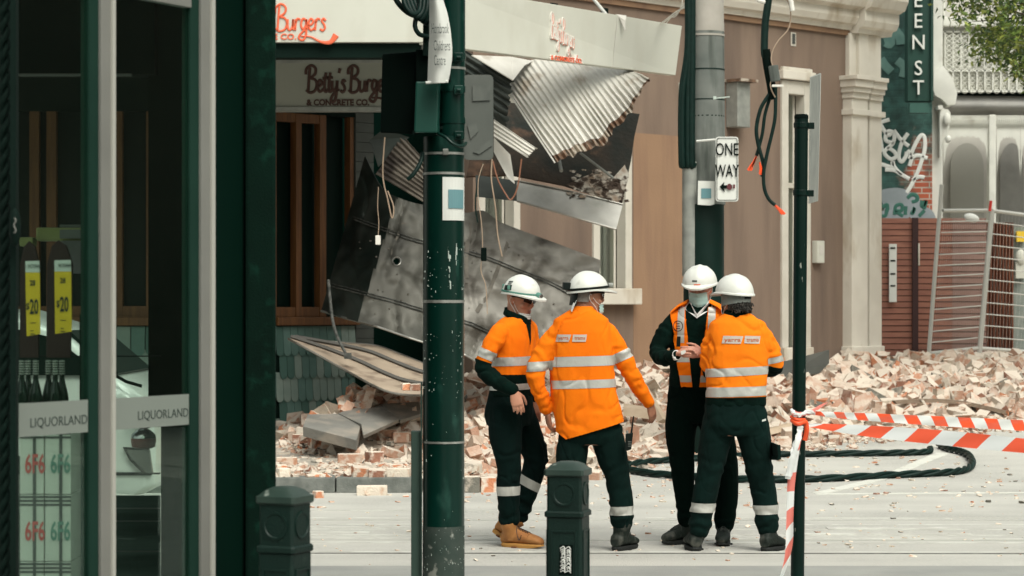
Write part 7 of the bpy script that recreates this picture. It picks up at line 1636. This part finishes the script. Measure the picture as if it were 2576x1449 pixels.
# ---- worker 4: from behind at the right, arms folded
Y4 = 15.5
t4, J, body, shirt, tro, segs, lsegs, H, hc4, sd_, fw_ = person(
 'rightmost worker, back turned, arms folded, dark curly hair under his white helmet', Y4, V((at(1848,0,Y4).x, Y4, 0)),
 [(1853,782,.0,.060,.060),(1855,798,.0,.125,.09),(1856,812,.0,.182,.11),(1856,840,.0,.20,.13),(1856,885,.0,.205,.14),(1854,930,.0,.203,.142),(1852,965,.0,.200,.14),(1851,1000,.0,.198,.138),(1850,1022,.0,.196,.136)],
 {'left': [(1801,846,.0,.068),(1786,885,.03,.066),(1789,932,.08,.058),(1815,925,.20,.05),(1860,905,.26,.042)],
  'right': [(1916,846,.0,.069),(1938,880,.02,.068),(1946,922,.06,.060),(1915,925,.19,.05),(1862,918,.27,.042)]},
 {'left': [(1815,1050,0,.120),(1800,1105,0,.108),(1786,1180,0,.088),(1771,1260,.0,.080),(1760,1328,.0,.074)],
  'right': [(1885,1050,0,.120),(1898,1105,0,.110),(1908,1170,0,.092),(1924,1255,.0,.083),(1930,1322,.0,.076)]},
 [(1849,1000,0,.19,.13),(1848,1030,0,.198,.14),(1849,1070,0,.205,.15),(1850,1095,0,.17,.13)],
 (1849,752), (-.62,.77,-.06), M['skin_tan'], M['hivis_bright'], M['green_trousers'], (1,.1,0), (-.1,1,0),
 {'left': ((1870,903,.27), (.9,.1,.1), (0,-1,0), (0,0,1), .5, 1.0), 'right': ((1850,917,.29), (-.9,.1,0), (0,-1,0), (0,0,1), .5, 1.0)}, shirt_amp=.008)
tape_band(shirt, segs, ['torso'], J(1852,934), V((-.05,0,1)), .054, shirt); tape_band(shirt, segs, ['torso'], J(1851,984), V((-.03,0,1)), .062, shirt)
slice_(shirt, 'dark_hem', [(J(1851,998), V((-.02,0,1)))], segs, ['torso'], .003, M['dark_jumper'], shirt)
eR = J(1946,922,.06)
slice_(shirt, 'dark_sleeve', [(J(1946,915,.06), V((.25,-.3,1)).normalized())], segs, ['right'], .003, M['dark_jumper'], shirt)
slice_(shirt, 'dark_sleeve', [(J(1789,926,.08), V((-.1,-.3,1)).normalized())], segs, ['left'], .003, M['dark_jumper'], shirt)
tape_band(shirt, segs, ['right'], J(1942,905,.04), V((-.2,-.05,1)), .04, shirt)
for nme, px, py in (('left',1768,1276),('right',1926,1281)): tape_band(tro, lsegs, [nme], J(px,py), V((.03 if nme == 'left' else -.03,0,1)), .060, tro)
logo(shirt, J, 1811, 1907, 845, 864, 1863, -1, 'logo_orange')
mb = MB(); mb.rings([ring(J(1853,800), sd_, fw_, .10, .088), ring(J(1853,786), sd_, fw_, .082, .078), ring(J(1853,778), sd_, fw_, .072, .07), ring(J(1853,778), sd_, fw_, .058, .058), ring(J(1853,800), sd_, fw_, .07, .07)]); wrap('collar', vox(mb, .007, 3), M['dark_jumper'], t4)
h4, T4 = helmet(hc4, H, t4, .06, 1.0, .03)
mb = MB(); mb.grid(lambda u, v: hc4+H @ V((.089*math.cos(u*2*math.pi), -.008+.102*math.sin(u*2*math.pi), .035-.075*v-.012*math.sin(u*2*math.pi))) , 28, 5); sc_ = build('neck_cloth', mb, M['grey_cloth'], t4, solid=.005, smooth=60)
mb = MB(); mb.grid(lambda u, v: hc4+H @ V((.094*math.cos(4.5+u*1.0), -.008+.108*math.sin(4.5+u*1.0), .030-.036*v)), 6, 2); build('ratchet_strap', mb, M['black_plastic'], h4, solid=.006); 
mb = MB(); rr = random.Random(8)
for k in range(150):
    a = rr.uniform(3.5, 6.0); r_ = rr.uniform(.88,1.0); z = rr.uniform(-.075,-.02); p = hc4+H @ V((.080*r_*math.cos(a), -.012+.10*r_*math.sin(a), z)); Q = [p]
    for j in range(5): Q.append(Q[-1]+V((rr.gauss(0,.005), rr.gauss(0,.005), -.005)))
    mb.tube(Q, .0035, 4)
mb.grid(lambda u, v: hc4+H @ V((.079*math.cos(math.pi+u*math.pi), -.01+.096*math.sin(math.pi+u*math.pi), -.0-.075*v)), 14, 5); build('hair', mb, M['hair_dark'], body)
mask_on(hc4, H, t4, -.005, -.115, .004, 'mask_white')
mb = MB(); mb.slab([J(1917,1056,-.125), J(1927,1053,-.125), J(1927,1058,-.125), J(1917,1061,-.125)], (0,-.003,0)); build('trouser_tag', mb, M['white_sign'], tro)
mb = MB(); gridquad(mb, (J(1931,1150)+V((0,-.3,0)), J(1952,1148)+V((0,-.3,0)), J(1950,1112)+V((0,-.3,0)), J(1925,1112)+V((0,-.3,0))), 6, 6); lay(mb, tro, V((0,1,0)), .004); build('cargo_pocket', mb, M['green_trousers'], tro, solid=.008)
boot('boot', J(1760,1335,0), V((J(1750,0).x, Y4-.05, .0)), V((J(1744,0).x, Y4+.22, .0)), M['black_boot'], M['boot_sole'], t4, collar=.060, wd=.054)
boot('boot', J(1930,1332,0), V((J(1918,0).x, Y4-.06, .0)), V((J(1972,0).x, Y4+.10, .0)), M['black_boot'], M['boot_sole'], t4, collar=.060, wd=.052)
